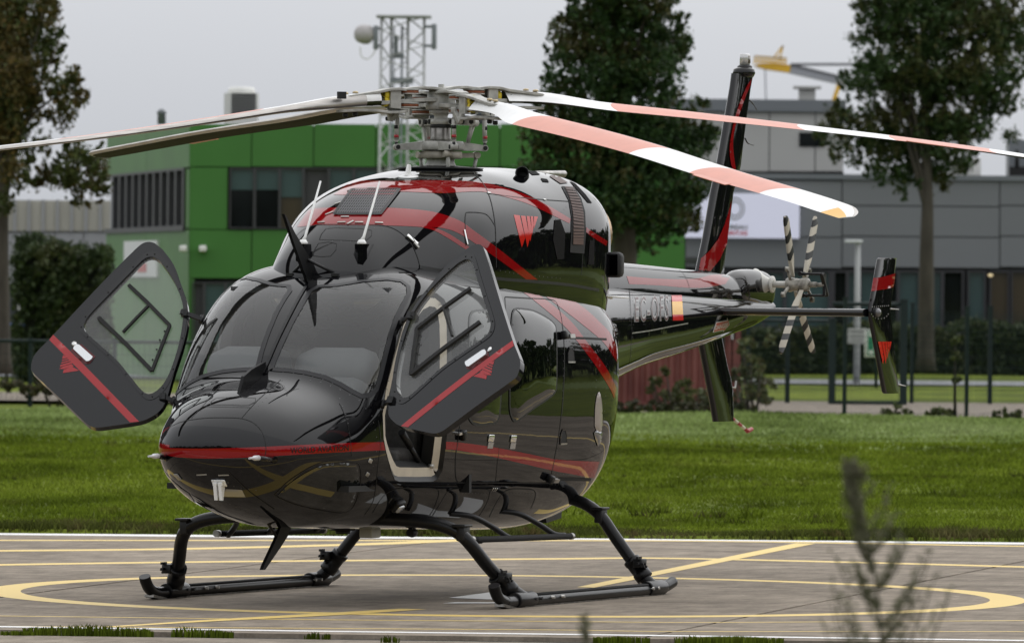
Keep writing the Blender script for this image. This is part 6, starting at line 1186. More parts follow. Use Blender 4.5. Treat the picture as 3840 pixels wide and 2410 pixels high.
for s in (1, -1):
    for c, d in (((1.87, 1.245, .165), (.6, -.40, .60)), ((-.708, 1.20, .185), (0, -.55, .66))):
        d = np.array(d)*np.array((1, s, 1)); d = d/np.linalg.norm(d); c = np.array((c[0], c[1]*s, c[2])); mb = MB(); mb.lathe([(.056, -.09), (.064, -.085), (.064, -.03), (.058, -.025), (.058, .05), (.063, .055), (.063, .085), (.052, .09)], c, d, 18); sl_ = mb.obj('crosstube_sleeve', SKID, gear)
        mb = MB(); mb.box(c+np.array((.055, s*.035, .045)), (.10, .07, .065), bev=.008); mb.box(c+np.array((.11, s*.05, .085)), (.07, .018, .018)); mb.box(c+np.array((.11, s*.05, .045)), (.07, .018, .018)); mb.obj('wheel_lug', SATIN, sl_)
        for k in range(4): mb = MB(); mb.lathe([(.009, 0), (.009, .012)], c+np.array((.03+.022*k, s*.07, .02+.02*(k % 2))), (0, s, 0), 8); mb.obj('bolt', SATIN, sl_)
    for c in ((2.13, 1.05, .515), (-.72, .90, .565)): mb = MB(); mb.box((c[0]+.02, c[1]*s, c[2]+.05), (.14, .10, .018), bev=.004); mb.box((c[0], c[1]*s, c[2]), (.115, .06, .11), bev=.01); mb.obj('ground_step', SATIN, gear)
    stp = empty('boarding_step', (0, 0, 0)); stp.parent = heli
    mb = MB(); mb.tube([(1.78, s*.97, .46), (1.70, s*.97, .456), (.0, s*.97, .435)], .022, 12); mb.obj('step_bar', GRIP, stp)
    mb = MB(); mb.tube([(1.82, s*.97, .461), (1.77, s*.97, .46)], .024, 12); mb.tube([(.02, s*.97, .435), (-.02, s*.97, .435)], .024, 12); mb.obj('step_cap', ALU, stp)
    for x in (1.62, .95, .12): mb = MB(); mb.tube(spline([(x+.38, s*.60, .62), (x+.30, s*.74, .60), (x+.15, s*.84, .52), (x+.08, s*.92, .455), (x, s*.97, .445)], 5), .020, 10); mb.obj('step_strut', SATIN, stp)

# ---- main rotor
HUB = np.array((.165, 0, 0)); AZ = [R(53), R(143), R(233), R(323)]       # front right, right, back left, left as seen in the photograph
ZP = {0: ([0, .55, 1.63, 2.82, 3.97, 5.07, 5.5], [3.50, 3.47, 3.34, 3.17, 2.97, 2.79, 2.71]), 1: ([0, .65, 1.52, 3.06, 3.91, 4.92, 5.5], [3.55, 3.55, 3.50, 3.39, 3.32, 3.22, 3.15]), 2: ([0, 1.15, 2.23, 3.62, 4.71, 5.5], [3.50, 3.49, 3.42, 3.34, 3.26, 3.20]), 3: ([0, .61, 1.16, 1.83, 2.66, 3.47, 5.5], [3.54, 3.51, 3.45, 3.35, 3.23, 3.13, 2.90])}
PITCHES = [12, 11, 9, 2.5]
def blade_material():
    m = bpy.data.materials.new('rotor_blade_bands'); m.use_nodes = True; N, L = nodes_of(m); p = N['Principled BSDF']; p.inputs['Roughness'].default_value = .32
    tcn = N.new('ShaderNodeTexCoord'); sp = N.new('ShaderNodeSeparateXYZ'); L.new(tcn.outputs['Object'], sp.inputs[0])
    # painted bands along the span, their edges slanting across the chord
    sl = N.new('ShaderNodeMath'); sl.operation = 'MULTIPLY'; sl.inputs[1].default_value = -1.15; L.new(sp.outputs[1], sl.inputs[0]); sq = N.new('ShaderNodeMath'); sq.operation = 'MULTIPLY'; L.new(sp.outputs[1], sq.inputs[0]); L.new(sp.outputs[1], sq.inputs[1]); s3 = N.new('ShaderNodeMath'); s3.operation = 'MULTIPLY_ADD'; s3.inputs[1].default_value = -4.0; L.new(sq.outputs[0], s3.inputs[0]); L.new(sl.outputs[0], s3.inputs[2])
    ad = N.new('ShaderNodeMath'); ad.operation = 'ADD'; L.new(sp.outputs[0], ad.inputs[0]); L.new(s3.outputs[0], ad.inputs[1]); dv = N.new('ShaderNodeMath'); dv.operation = 'DIVIDE'; dv.inputs[1].default_value = 6.0; L.new(ad.outputs[0], dv.inputs[0])
    cr = N.new('ShaderNodeValToRGB'); cr.color_ramp.interpolation = 'CONSTANT'; e = cr.color_ramp.elements; W_, S_ = (.80, .80, .80, 1), (.64, .225, .15, 1)
    e[0].position = 0; e[0].color = W_; e[1].position = 1.42/6; e[1].color = S_
    for q, c in ((3.02, W_), (3.80, S_), (4.70, W_)): k = e.new(q/6); k.color = c
    L.new(dv.outputs[0], cr.inputs[0]); nz = N.new('ShaderNodeTexNoise'); nz.inputs['Scale'].default_value = 7; nz.inputs['Detail'].default_value = 6; L.new(tcn.outputs['Object'], nz.inputs[0]); c2 = N.new('ShaderNodeValToRGB'); c2.color_ramp.elements[0].position = .3; c2.color_ramp.elements[0].color = (.9, .9, .89, 1); c2.color_ramp.elements[1].position = .6; L.new(nz.outputs['Fac'], c2.inputs[0])
    mm = N.new('ShaderNodeMix'); mm.data_type = 'RGBA'; mm.blend_type = 'MULTIPLY'; mm.inputs[0].default_value = 1; L.new(cr.outputs[0], mm.inputs[6]); L.new(c2.outputs[0], mm.inputs[7]); L.new(mm.outputs[2], p.inputs['Base Color']); return m
BTOP = blade_material(); BBOT = mat('blade_underside', (.030, .034, .012), .75, spec=.08); BLE = mat('blade_leading_edge', (.40, .38, .36), .38, metal=.85, var=.25, vscale=9, stretch=(.5, 4, 4)); BTIP = mat('blade_tip_yellow', (.75, .42, .08), .4)  # underside olive: reflected grass put into the base colour
def rotor_blade(i):
    az, pit = AZ[i], PITCHES[i]; r_ = np.concatenate([np.linspace(.52, 1.5, 26), np.linspace(1.55, 5.2, 46), np.linspace(5.22, 5.49, 14)]); V, F, MI = [], [], []
    up = [(0, .0), (.02, .32), (.06, .58), (.14, .86), (.30, 1.0), (.5, .85), (.75, .48), (1.0, .03)]; lo = [(.75, -.22), (.5, -.42), (.30, -.5), (.14, -.48), (.06, -.38), (.02, -.24)]; prof = up+lo; n = len(prof)
    for r in r_:
        t = np.clip((r-.80)/.55, 0, 1); t = t*t*(3-2*t); le = .065+.025*t; te = -.075-.125*t; th = .060*(1-t)+.024*t+.012*max(0, 1-(r-1.3)/2)*t
        if r > 5.2: u_ = (r-5.2)/.29; le = .09-.16*u_**2.2; te = -.20+.01*u_
        ch = max(le-te, .01)
        for c, h in prof: V.append((r if r < 1.5 else 1.5+(r-1.5)*1.03, le-c*ch, h*th*(1.0 if r < 5.3 else max(.15, (5.5-r)/.2))))
    m = len(r_)
    for a in range(m-1):
        for k in range(n):
            F.append((a*n+k, (a+1)*n+k, (a+1)*n+(k+1) % n, a*n+(k+1) % n)); c = prof[k][0]; r = r_[a]
            if r > 5.28 and k in (5, 6): MI.append(3)
            elif k in (0, 1, 2, 11, 12, 13) and r > .62: MI.append(2)
            elif k < 7: MI.append(0)
            else: MI.append(1)
    F += [tuple(range(n)), tuple((m-1)*n+k for k in range(n))[::-1]]; MI += [1, 0]
    zr_, zz = ZP[i]; O_ = []
    for (r, y, z) in V:
        tw = R(pit*(1-.55*(r-.5)/5)); O_.append((r, y*math.cos(tw)-z*math.sin(tw), z*math.cos(tw)+y*math.sin(tw)+float(pchip(np.array(zr_), np.array(zz), np.array([r]))[0])-zz[0]))
    me = bpy.data.meshes.new('rotor_blade'); me.from_pydata(O_, [], F); me.polygons.foreach_set('use_smooth', [True]*len(F)); me.polygons.foreach_set('material_index', MI)
    bm = bmesh.new(); bm.from_mesh(me); bmesh.ops.recalc_face_normals(bm, faces=bm.faces[:]); bm.to_mesh(me); bm.free(); me.set_sharp_from_angle(angle=R(50))
    o = link('rotor_blade', me, [BTOP, BBOT, BLE, BTIP], heli); o.location = (HUB[0], 0, zz[0]); o.rotation_euler = (0, 0, az)
    mb = MB(); tw = R(pit*(1-.55*3.55/5)); sl_ = (np.interp(4.26, zr_, zz)-np.interp(3.84, zr_, zz))/.42; mb.box((4.05, -.207*math.cos(tw), float(np.interp(4.05, zr_, zz))-zz[0]-.207*math.sin(tw)+.004), (.42, .05, .004), Euler((tw, -math.atan(sl_), 0)).to_matrix()); mb.obj('trim_tab', BTOP, o)
    if i == 3: mb = MB(); mb.box((.86, .09, .01), (.06, .03, .05)); mb.obj('balance_weight', MATTE, o)
    return o
for i in range(4): rotor_blade(i)
hubr = empty('rotor_hub', (HUB[0], 0, 0)); hubr.parent = heli
mb = MB(); mb.lathe([(.13, 3.03), (.115, 3.06), (.10, 3.09), (.10, 3.15), (.115, 3.155), (.115, 3.165)], seg=32); mb.obj('mast_base', HUBGREY, hubr)
mb = MB(); mb.lathe([(.074, 3.24), (.078, 3.25), (.070, 3.27), (.070, 3.36), (.066, 3.37)], seg=32); mb.obj('mast', STEEL, hubr)
mb = MB(); mb.lathe([(.073, 3.335), (.078, 3.340), (.076, 3.355), (.070, 3.36)], seg=32); mb.obj('boot', MATTE, hubr)
mb = MB(); mb.lathe([(.07, 3.36), (.075, 3.362), (.075, 3.395), (.052, 3.40), (.048, 3.42), (.056, 3.435), (.085, 3.44), (.085, 3.462), (.07, 3.468)], seg=32); cl_ = mb.obj('collar', HUBGREY, hubr)
for k in range(12): a = math.tau*k/12; mb = MB(); mb.lathe([(.010, -.012), (.010, .030)], (.073*math.cos(a), .073*math.sin(a), 3.45), seg=6); mb.obj('bolt', SATIN, cl_)
LNK = [R(40), R(130), R(220), R(310)]
pol = lambda r, a, z: np.array((r*math.cos(a), r*math.sin(a), z))
mb = MB(); mb.lathe([(.145, 3.115), (.155, 3.12), (.155, 3.165), (.14, 3.17)], seg=36); sw = mb.obj('fixed_swashplate', mat('swash_tan', (.36, .33, .28), .45, var=.2, vscale=15), hubr)
for a in (R(235), R(35), R(135)):
    mb = MB(); mb.bar(pol(.13, a, 3.14), pol(.27, a, 3.145), .045, .035); mb.lathe([(.024, -.03), (.024, .03)], pol(.275, a, 3.145), (-math.sin(a), math.cos(a), 0), 14); mb.obj('swash_arm', MATS['swash_tan'], sw); mb = MB(); mb.tube([pol(.275, a, 3.135), pol(.25, a, 3.0)], .014, 8); mb.obj('control_rod', HUBGREY, sw)
mb = MB(); mb.lathe([(.165, 3.175), (.175, 3.18), (.175, 3.215), (.165, 3.235), (.155, 3.24)], seg=36); rs_ = mb.obj('rotating_swashplate', HUBGREY, hubr)
for a in LNK:
    mb = MB(); e = pol(.325, a, 3.195); q0 = pol(.15, a, 3.205); tdir = np.array((-math.sin(a), math.cos(a), 0)); mb.add([tuple(q0+tdir*.07+np.array((0, 0, .032))), tuple(q0-tdir*.07+np.array((0, 0, .032))), tuple(q0-tdir*.07-np.array((0, 0, .03))), tuple(q0+tdir*.07-np.array((0, 0, .03))), tuple(e+tdir*.022+np.array((0, 0, .02))), tuple(e-tdir*.022+np.array((0, 0, .02))), tuple(e-tdir*.022-np.array((0, 0, .02))), tuple(e+tdir*.022-np.array((0, 0, .02)))], [(0, 1, 2, 3), (7, 6, 5, 4), (0, 4, 5, 1), (1, 5, 6, 2), (2, 6, 7, 3), (3, 7, 4, 0)]); mb.lathe([(.024, -.028), (.024, .028)], e, tdir, 14); mb.obj('swash_arm', HUBGREY, rs_)
    mb = MB(); mb.lathe([(.016, -.034), (.016, .034)], e, tdir, 10); mb.obj('arm_bolt', MATTE, rs_)
    b, t = pol(.33, a, 3.20), pol(.325, a, 3.44); mb = MB(); mb.tube([b, b+np.array((0, 0, .03)), b+np.array((0, 0, .045))], [.010, .010, .018], 10); mb.tube([b+np.array((0, 0, .045)), t-np.array((0, 0, .045))], .017, 12); mb.tube([t-np.array((0, 0, .045)), t-np.array((0, 0, .03)), t], [.018, .010, .012], 10); pl = mb.obj('pitch_link', HUBGREY, hubr)
    mb = MB(); mb.tube([b+np.array((0, 0, .062)), b+np.array((0, 0, .082))], .0178, 12); mb.obj('link_band', mat('band_red', (.40, .02, .03), .4), pl); mb = MB(); mb.tube([b+np.array((0, 0, .005)), b+np.array((0, 0, .03))], .013, 8); mb.obj('rod_end', SATIN, pl)
    mb = MB(); mb.tube([b+np.array((0, 0, .125)), b+np.array((0, 0, .15))], .0177, 12); mb.obj('link_mark', MATTE, pl)
for a, sg in ((R(23+205), 1), (R(23+25+50), -1)):      # drive links between mast and rotating swashplate
    p0, p1, p2 = pol(.06, a, 3.385), pol(.24, a, 3.375), pol(.20, a, 3.23); td = np.array((-math.sin(a), math.cos(a), 0)); mb = MB(); mb.bar(p0, p1, .075, .045); mb.lathe([(.030, -.055), (.030, .055)], p1, td, 16); dl_ = mb.obj('drive_link', HUBGREY, hubr)
    for s in (-1, 1): mb = MB(); mb.tube([p1+td*.035*s, p2+td*.018*s], [.012, .010], 8); mb.obj('link_rod', HUBGREY, dl_)
    for rr in (.09, .17, .24): mb = MB(); mb.lathe([(.017, -.058), (.017, .058)], pol(rr, a, 3.38), td, 12); mb.obj('pin', MATTE, dl_)
def arm_plate(i, name, pts, z0, th, m, parent, zfun=None, smooth=True):   # plate outline given as (r, half width), swept along blade i's axis
    a = AZ[i]; d = np.array((math.cos(a), math.sin(a), 0)); t = np.array((-math.sin(a), math.cos(a), 0)); V, F = [], []
    for r, w in pts:
        z = z0+(zfun(r) if zfun else 0)
        for s, h in ((-1, 1), (1, 1), (1, -1), (-1, -1)): V.append(tuple(d*r+t*w*s+np.array((0, 0, z+h*th/2))))
    n = len(pts); F = [(4*k+j, 4*k+(j+1) % 4, 4*k+4+(j+1) % 4, 4*k+4+j) for k in range(n-1) for j in range(4)]+[(0, 1, 2, 3), (4*n-1, 4*n-2, 4*n-3, 4*n-4)]
    mb = MB(); mb.add(V, F, False); o = mb.obj(name, m, parent); md = o.modifiers.new('b', 'BEVEL'); md.width = .004; md.segments = 2; md.limit_method = 'ANGLE'; return o
droop = lambda i: (lambda r: float(np.interp(r, ZP[i][0], ZP[i][1]))-ZP[i][1][0])
for i in range(4):
    a = AZ[i]; d = np.array((math.cos(a), math.sin(a), 0)); t = np.array((-math.sin(a), math.cos(a), 0)); zc = ZP[i][1][0]; df = droop(i); Z = np.array((0, 0, 1.0))
    arm_plate(i, 'yoke_arm', [(.02, .075), (.12, .07), (.22, .05), (.34, .042), (.48, .045), (.60, .050), (.66, .048)], zc-.005, .028, HUBGREY, hubr, lambda r: df(r)+.006*math.sin(r*9))
    arm_plate(i, 'hub_plate', [(0, .085), (.10, .09), (.18, .06), (.26, .062), (.31, .05)], zc+(.075 if i % 2 == 0 else .062), .020, HUBGREY, hubr, lambda r: .018*math.sin(r*10))
    gp_ = empty('blade_grip', (0, 0, 0)); gp_.parent = hubr
    for sg in (1, -1): arm_plate(i, 'grip_plate', [(.30, .055), (.36, .075), (.45, .065), (.55, .050), (.66, .045), (.76, .050), (.82, .038), (.845, .018)], zc+sg*.062, .020, HUBGREY, gp_, lambda r, sg=sg: df(r)+sg*(.022*math.exp(-((r-.40)/.12)**2)-.014*max(0, (r-.5)/.3)))
    for sg in (1, -1): mb = MB(); c0, c1 = d*.36+t*.058*sg, d*.44+t*.052*sg; mb.prism([c0+Z*(zc-.075), c1+Z*(zc-.07), c1+Z*(zc+.07), c0+Z*(zc+.078)], tuple(t*-.02*sg)); mb.obj('grip_web', HUBGREY, gp_)
    for sg in (1, -1): mb = MB(); mb.lathe([(.040, -.018), (.042, 0), (.040, .018), (.032, .018), (.032, -.018)], d*.46+Z*(zc+.022*sg), d, 18); mb.obj('grip_bushing', YELLOWP, gp_)
    for sg in (1, -1):
        mb = MB(); c = d*.27+Z*(zc+sg*.048); mb.lathe([(.074, -.010), (.076, 0), (.074, .010)], c, seg=28); bn = mb.obj('elastomer_bearing', RUBBER, hubr); mb = MB(); mb.lathe([(.079, -.005), (.079, .005)], c+Z*sg*.015, seg=28); mb.lathe([(.079, -.004), (.079, .004)], c-Z*sg*.014, seg=28); mb.obj('bearing_plate', HUBGREY, bn)
    mb = MB(); mb.lathe([(.030, -.034), (.026, 0), (.030, .034)], d*.27+Z*zc, seg=16); mb.obj('bearing_spool', HUBGREY, hubr)
    for rr in (.70, .78):
        mb = MB(); mb.lathe([(.021, 0), (.021, .010), (.012, .016)], d*rr+Z*(zc+df(rr)+.068), seg=14); mb.obj('grip_bolt', mat('bolt_gold', (.45, .36, .22), .4, metal=.6), gp_); mb = MB(); mb.lathe([(.018, 0), (.020, -.02), (.014, -.03)], d*rr+Z*(zc+df(rr)-.066), seg=12); mb.obj('grip_nut', SATIN, gp_)
    for rr, s in ((.50, 1), (.56, -1)): mb = MB(); mb.lathe([(.014, -.03), (.014, .035)], d*rr+t*.02*s+Z*(zc+df(rr)), seg=10); mb.obj('damper_bolt', SATIN, gp_)
    # pitch horn reaching down and round to its link
    e = pol(.325, LNK[(i+3) % 4 if False else i], 3.44); best = min(LNK, key=lambda q: abs(((q-a+math.pi) % math.tau)-math.pi)); e = pol(.325, best, 3.455); r0 = d*.40+Z*(zc-.070); side = np.sign((e-r0)@t); w0 = r0+t*side*.05; w1 = d*.33+t*side*.02+Z*(zc-.075); low = (w0+e)/2+Z*(-.075)+d*.02; mb = MB()
    for A_, B_ in ((w0, low), (low, e), (w1, low), (w0, w1)): mb.bar(A_, B_, .030, .030, up=tuple(d))
    mb.bar((w0+w1)/2, (low+e)/2, .018, .022, up=tuple(d)); mb.box(e, (.04, .04, .045), bev=.008); ho = mb.obj('pitch_horn', HUBGREY, gp_)
mb = MB(); mb.lathe([(.095, 3.465), (.11, 3.47), (.11, 3.50), (.10, 3.53), (.10, 3.585), (.085, 3.60), (.05, 3.605)], seg=32); mb.obj('hub_core', HUBGREY, hubr)
mb = MB(); mb.box((0, 0, 3.625), (.02, .038, .045)); mb.obj('lifting_eye', HUBGREY, hubr)

# ---- tail: fins, stabiliser, tail rotor
def foil(name, st, m, parent, axis='z'):     # stations: (LE x, TE x, y, z, thickness)
    prof = [(0, 0), (.012, .5), (.05, .9), (.12, 1), (.5, .97), (.88, .90), (1, .25), (1, -.25), (.88, -.90), (.5, -.97), (.12, -1), (.05, -.9), (.012, -.5)]; n = len(prof); V, F = [], []
    for le, te, y, z, th in st:
        for c, h in prof: V.append((le+(te-le)*c, y+(h*th/2 if axis == 'z' else 0), z+(h*th/2 if axis == 'y' else 0)))
    k = len(st); F = [(a*n+j, a*n+(j+1) % n, (a+1)*n+(j+1) % n, (a+1)*n+j) for a in range(k-1) for j in range(n)]+[tuple(range(n)), tuple((k-1)*n+j for j in range(n))[::-1]]; mb = MB(); mb.add(V, F, True); return mb.obj(name, m, parent, sharp=40)
ZF = [(2614, 1013, 2712), (2641, 888, 2726), (2671, 716, 2748), (2692, 620, 2775), (2724, 436, 2797), (2742, 329, 2812), (2749, 275, 2822)]
st = []
for xl_, yy, xr_ in ZF: a, b = ony(xl_, yy, 0), ony(xr_, yy, 0); st.append((a[0], b[0], 0, a[2], (.06 if yy > 400 else .055)))
st = [(st[0][0]+.10, st[0][1]+.06, 0, st[0][3]-.18, .065)]+st; vf = foil('vertical_fin', st, BLACK, heli)
st2 = [ony(x*U, y*U, 0) for x, y in ((1632, 760), (1645, 805), (1680, 990))]; te = [ony(x*U, y*U, 0) for x, y in ((1690, 760), (1698, 800), (1712, 870), (1722, 905), (1725, 992))]
st = []
for z in (1.92, 1.80, 1.70, 1.60, 1.50, 1.42, 1.30, 1.168):
    le = np.interp(z, [st2[2][2], st2[1][2], st2[0][2]], [st2[2][0], st2[1][0], st2[0][0]]); t_ = np.interp(z, [te[4][2], te[3][2], te[2][2], te[1][2], te[0][2]], [te[4][0], te[3][0], te[2][0], te[1][0], te[0][0]]); st.append((le, t_, 0, z, .05))
vv = foil('ventral_fin', st, BLACK, heli)
# red sweep on the fins: laid on the port face
finbvh = {}
def fin_decal(name, px, m, parent, y): P, T = tri2d(px, 10); V = [tuple(ony(p[0], p[1], y)) for p in P]; mb = MB(); mb.add(V, T, True); return mb.obj(name, m, parent)
FZ = lambda pts: Q(1.68, 2400, 180, pts)
class ObjSkin:
    def __init__(s, o): me = o.data; s.V = np.array([v.co[:] for v in me.vertices]); s.F = [tuple(p.vertices) for p in me.polygons]; s.bvh = BVHTree.FromPolygons([Vector(v) for v in s.V], s.F)
    def hit(s, px, py, near=False):
        d = ldir(ray(px, py)); d = d/np.linalg.norm(d); h = s.bvh.ray_cast(Vector(CL+d*40), Vector(d))
        if h[0] is None:
            if not near: return None
            q = CL+d*((np.array([-5.3, 0, 2.5])-CL)@d); r = s.bvh.find_nearest(Vector(q)); return np.array(r[0]), np.array(r[1])
        n = np.array(h[1]); n = n if n@d < 0 else -n; return np.array(h[0]), n
vs = ObjSkin(vf)
for px in (sp2(FZ([(700, 195), (672, 235), (635, 320), (600, 420), (572, 540), (560, 640), (572, 740), (600, 780), (590, 700), (582, 600), (595, 500), (628, 400), (660, 310), (690, 240)]), 3), FZ([(572, 960), (560, 1010), (530, 1110), (490, 1200), (440, 1270), (385, 1325), (370, 1400), (440, 1405), (500, 1330), (545, 1230), (556, 1130), (566, 1040)])):
    V, T, N = patch_data(vs, px, 9, .006); sheet_obj('stripe', V, T, N, RED, vf, custom=False)
c = ony(*FZ([(655, 160)])[0], 0); mb = MB(); mb.lathe([(.075, -.03), (.09, .0), (.085, .03), (.06, .045)], c, seg=20); fc = mb.obj('fin_cap', BLACK, vf); c2 = ony(*FZ([(660, 118)])[0], 0); mb = MB(); mb.lathe([(.055, -.05), (.06, .0), (.045, .012)], c2, seg=20); mb.obj('beacon_base', SATIN, vf); mb = MB(); mb.lathe([(.040, 0), (.040, .085), (.036, .09)], c2+np.array((0, 0, .01)), seg=20); mb.obj('beacon_lens', mat('beacon_glass', (.62, .62, .62), .1, metal=.4), vf); mb = MB(); mb.lathe([(.022, 0), (.022, .06)], c2+np.array((0, .025, .025)), seg=12); mb.obj('beacon_core', STEEL, vf)
for a, b, c in (((690, 330), (710, 350), (736, 390)), ((662, 570), (680, 600), (716, 614))): P = [ony(*FZ([q])[0], 0) for q in (a, b, c)]; mb = MB(); mb.tube(spline(P, 4), [.006]*5+[.004]*4, 6); mb.obj('static_wick', SATIN, vf)
mb = MB(); P = [np.array((-5.50, 0, 1.24)), ony(2600+262/1.89, 900+1250/1.89, 0), ony(2600+385/1.89, 900+1352/1.89, 0), ony(2600+413/1.89, 900+1338/1.89, 0)]
for k in range(5): A_, B_ = P[1]+(P[2]-P[1])*k/5, P[1]+(P[2]-P[1])*(k+1)/5; mb2 = MB(); mb2.tube([A_, B_], .014, 10); mb2.obj('tail_skid_band', mat('skid_red', (.35, .03, .03), .4) if k % 2 == 0 else mat('skid_cream', (.6, .58, .42), .4), vv)
mb.tube([P[0], P[1]], .014, 8); mb.tube(spline([P[2]-(P[2]-P[1])*.05, P[2], P[3]], 4), .017, 10); mb.obj('tail_skid', mat('skid_red', (.35, .03, .03), .4), vv)
a, b = ony(2600+265/1.89, 900+1042/1.89, 0), ony(2600+302/1.89, 900+998/1.89, 0); mb = MB(); mb.tube([a, (a+b)/2+np.array((-.04, 0, -.03)), b], .008, 8); mb.obj('tie_down_ring', ALU, vv)
sb = foil('stabiliser', [(-4.86, -5.40, y, 2.03, .060) for y in (-1.36, -.7, -.05, .05, .7, 1.36)], BLACK, heli, 'y')
for s in (1, -1):
    st = [(-5.16, -5.55, 2.455, .9), (-5.13, -5.53, 2.44, 1), (-4.94, -5.42, 2.06, 1), (-4.945, -5.43, 2.0, 1), (-5.27, -5.62, 1.42, 1), (-5.30, -5.62, 1.405, .9)]
    ep = foil('end_plate', [(l, t_, s*(1.38+.0*k), z, .036*k) for l, t_, z, k in st], BLACK, heli)
    es_ = ObjSkin(ep)
    if s > 0:
        V, T, N = patch_data(es_, zt([(1045, 552), (1100, 543), (1160, 528), (1206, 514), (1198, 590), (1190, 622), (1130, 638), (1080, 645), (1028, 656)]), 7, .007); sheet_obj('stripe', V, T, N, RED, ep, custom=False)
        for q in ([(1070, 1051), (1098, 1051), (1118, 1190), (1109, 1228)], [(1100, 1051), (1122, 1051), (1136, 1180), (1130, 1228), (1122, 1180)], [(1124, 1051), (1140, 1051), (1148, 1150), (1142, 1185)], [(1142, 1051), (1157, 1051), (1160, 1110), (1154, 1150)], [(1159, 1051), (1177, 1051), (1168, 1090), (1163, 1120)]): V, T, N = patch_data(es_, zt(q), 5, .007); sheet_obj('emblem_blade', V, T, N, MATS['emblem_red'], ep, custom=False)
        h = es_.hit(*zt([(1060, 822)])[0]); mb = MB(); mb.lathe([(.036, -.005), (.034, .02), (.022, .035), (.0, .04)], h[0], (0, 1, 0), 20); mb.obj('end_plate_cap', mat('cap_grey', (.16, .16, .165), .3, metal=.6), ep)
        for k in range(9): q = zt([(1030+16*k, 778-1.2*k)])[0]; h = es_.hit(*q); mb = MB(); mb.lathe([(.005, 0), (.004, .003)], h[0], (0, 1, 0), 6); mb.obj('screw', ALU, ep)
        for k in range(8): th_ = R(200+20*k); q = zt([(1090+70*math.cos(th_), 815-58*math.sin(th_))])[0]; h = es_.hit(*q); mb = MB(); h and (mb.lathe([(.005, 0), (.004, .003)], h[0], (0, 1, 0), 6), mb.obj('screw', ALU, ep))
        for q0, q1 in (((1170, 793), (1240, 798)), ((1232, 1388), (1295, 1400))): a, b = ony(*zt([q0])[0], 1.39), ony(*zt([q1])[0], 1.39); mb = MB(); mb.tube([a, (a+b)/2, b], [.007, .005, .003], 6); mb.obj('static_wick', ALU, ep)
TX, TZ = -6.0, 2.243
mb = MB(); mb.lathe([(.125, .03), (.12, .045), (.075, .10), (.050, .150), (.048, .165), (.066, .168), (.066, .182), (.036, .185)], (TX, 0, TZ), (0, 1, 0), 28); gx = mb.obj('tail_gearbox', mat('gearbox_white', (.58, .57, .53), .4, var=.08, vscale=10), heli)
mb = MB(); mb.lathe([(.026, .17), (.026, .34)], (TX, 0, TZ), (0, 1, 0), 20); mb.obj('output_shaft', MATS['gearbox_white'], gx)
tr_ = empty('tail_rotor', (TX, .39, TZ)); tr_.parent = heli
def tb_material():
    m = bpy.data.materials.new('tail_blade_stripes'); m.use_nodes = True; N, L = nodes_of(m); p = N['Principled BSDF']; p.inputs['Roughness'].default_value = .4; tcn = N.new('ShaderNodeTexCoord'); sp = N.new('ShaderNodeSeparateXYZ'); L.new(tcn.outputs['Object'], sp.inputs[0])
    mu = N.new('ShaderNodeMath'); mu.operation = 'MULTIPLY_ADD'; mu.inputs[1].default_value = .95; L.new(sp.outputs[1], mu.inputs[0]); L.new(sp.outputs[0], mu.inputs[2]); d_ = N.new('ShaderNodeMath'); d_.operation = 'DIVIDE'; d_.inputs[1].default_value = .145; L.new(mu.outputs[0], d_.inputs[0]); fr = N.new('ShaderNodeMath'); fr.operation = 'FRACT'; L.new(d_.outputs[0], fr.inputs[0]); gt = N.new('ShaderNodeMath'); gt.operation = 'GREATER_THAN'; gt.inputs[1].default_value = .55; L.new(fr.outputs[0], gt.inputs[0])
    g2 = N.new('ShaderNodeMath'); g2.operation = 'GREATER_THAN'; g2.inputs[1].default_value = .20; L.new(sp.outputs[0], g2.inputs[0]); an = N.new('ShaderNodeMath'); an.operation = 'MULTIPLY'; L.new(gt.outputs[0], an.inputs[0]); L.new(g2.outputs[0], an.inputs[1]); mm = N.new('ShaderNodeMix'); mm.data_type = 'RGBA'; L.new(an.outputs[0], mm.inputs[0]); mm.inputs[6].default_value = (.50, .46, .38, 1); mm.inputs[7].default_value = (.018, .02, .02, 1); L.new(mm.outputs[2], p.inputs['Base Color']); return m
TB = tb_material(); TGREY = mat('tail_blade_edge', (.30, .30, .30), .4, metal=.5)
def tail_blade(dx, dz, y, pit):
    L_ = math.hypot(dx, dz); n = 14; prof = [(0, 0), (.08, .7), (.3, 1), (.65, .6), (1, .05), (.65, -.5), (.3, -.8), (.08, -.5)]; V, F = [], []; k = len(prof)
    for i in range(n+1):
        r = .07+(L_-.07)*i/n; t = np.clip((r-.10)/.14, 0, 1); w = .030+.036*t; 
        if i == n: w *= .55
        tw = R(pit*(1-.4*i/n)); th = .030*(1-t)+.016*t
        for c, h in prof: yy, zz = w*.4-c*w, h*th; V.append((r, yy*math.cos(tw)-zz*math.sin(tw), yy*math.sin(tw)+zz*math.cos(tw)))
    F = [(a*k+j, a*k+(j+1) % k, (a+1)*k+(j+1) % k, (a+1)*k+j) for a in range(n) for j in range(k)]+[tuple(range(k)), tuple(n*k+j for j in range(k))[::-1]]; mb = MB(); mb.add(V, F, True); o = mb.obj('tail_blade', TB, tr_, sharp=45)
    ex = Vector((dx, 0, dz)).normalized(); ey = Vector((0, 1, 0)).cross(ex).normalized()*1; ez = ex.cross(ey); o.matrix_local = Matrix.Translation((0, y, 0)) @ Matrix((ex, ey, ez)).transposed().to_4x4(); return o
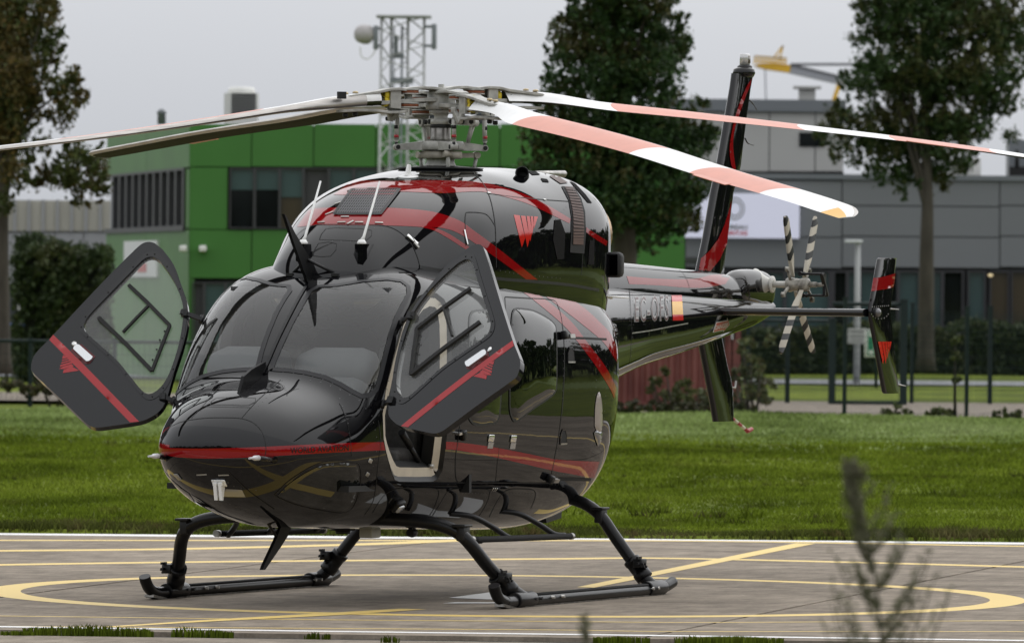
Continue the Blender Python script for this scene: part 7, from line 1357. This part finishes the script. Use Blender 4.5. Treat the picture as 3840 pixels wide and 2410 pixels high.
for dx, dz, y in ((.20, .535, -.035), (-.46, -.535, -.035), (-.26, .535, .045), (.48, -.535, .045)): tail_blade(dx, dz, y, 34 if dz < 0 else -38)
mb = MB(); mb.lathe([(.05, -.09), (.06, -.07), (.05, -.02), (.045, .02), (.058, .06), (.05, .09), (.03, .10)], (0, 0, 0), (0, 1, 0), 20); mb.obj('tail_hub', mat('tail_hub_grey', (.30, .285, .25), .45, var=.6, vscale=25), tr_)
mb = MB(); mb.tube([(0, .10, 0), (0, .16, 0)], .022, 12); mb.tube([(0, .16, 0), (0, .225, 0)], .016, 12); mb.obj('pitch_shaft', MATS['tail_hub_grey'], tr_)
mb = MB(); mb.bar((.06, .225, .085), (-.06, .225, -.085), .03, .022); mb.bar((.0, .225, .085), (0, .225, -.085), .022, .022); mb.obj('pitch_spider', SATIN, tr_)
for sx, sz in ((.06, .085), (-.06, -.085), (0, .085), (0, -.085)): mb = MB(); mb.tube([(sx, .225, sz), (sx*1.2, .05, sz*1.0)], .010, 8); mb.lathe([(.016, -.014), (.016, .014)], (sx*1.2, .05, sz), (1, 0, 0), 10); mb.obj('pitch_rod', SATIN, tr_)
for sx, sz, y in ((.10, .12, -.05), (-.12, .11, .05), (.16, -.08, -.06), (-.14, -.12, .07), (.05, -.13, .02)): mb = MB(); mb.tube([(sx*.3, y, sz*.3), (sx, y, sz)], .013, 8); mb.lathe([(.020, -.015), (.020, .015)], (sx, y, sz), (0, 1, 0), 10); mb.obj('pitch_weight', STEEL if y > 0 else MATS['tail_hub_grey'], tr_)
# ---- no piece deeper than thing > part > sub-part: lift anything below that by one level
bpy.context.view_layer.update()
def depth_of(o): return 0 if o.parent is None else 1+depth_of(o.parent)
for _ in range(3):
    for o in [q for q in COL.objects if q.parent is not None and depth_of(q) > 2]:
        m = o.parent.matrix_local @ o.matrix_local; o.parent = o.parent.parent; o.matrix_parent_inverse = Matrix.Identity(4); o.matrix_local = m
for o in [q for q in COL.objects if q.type == 'EMPTY' and not q.children]: bpy.data.objects.remove(o)
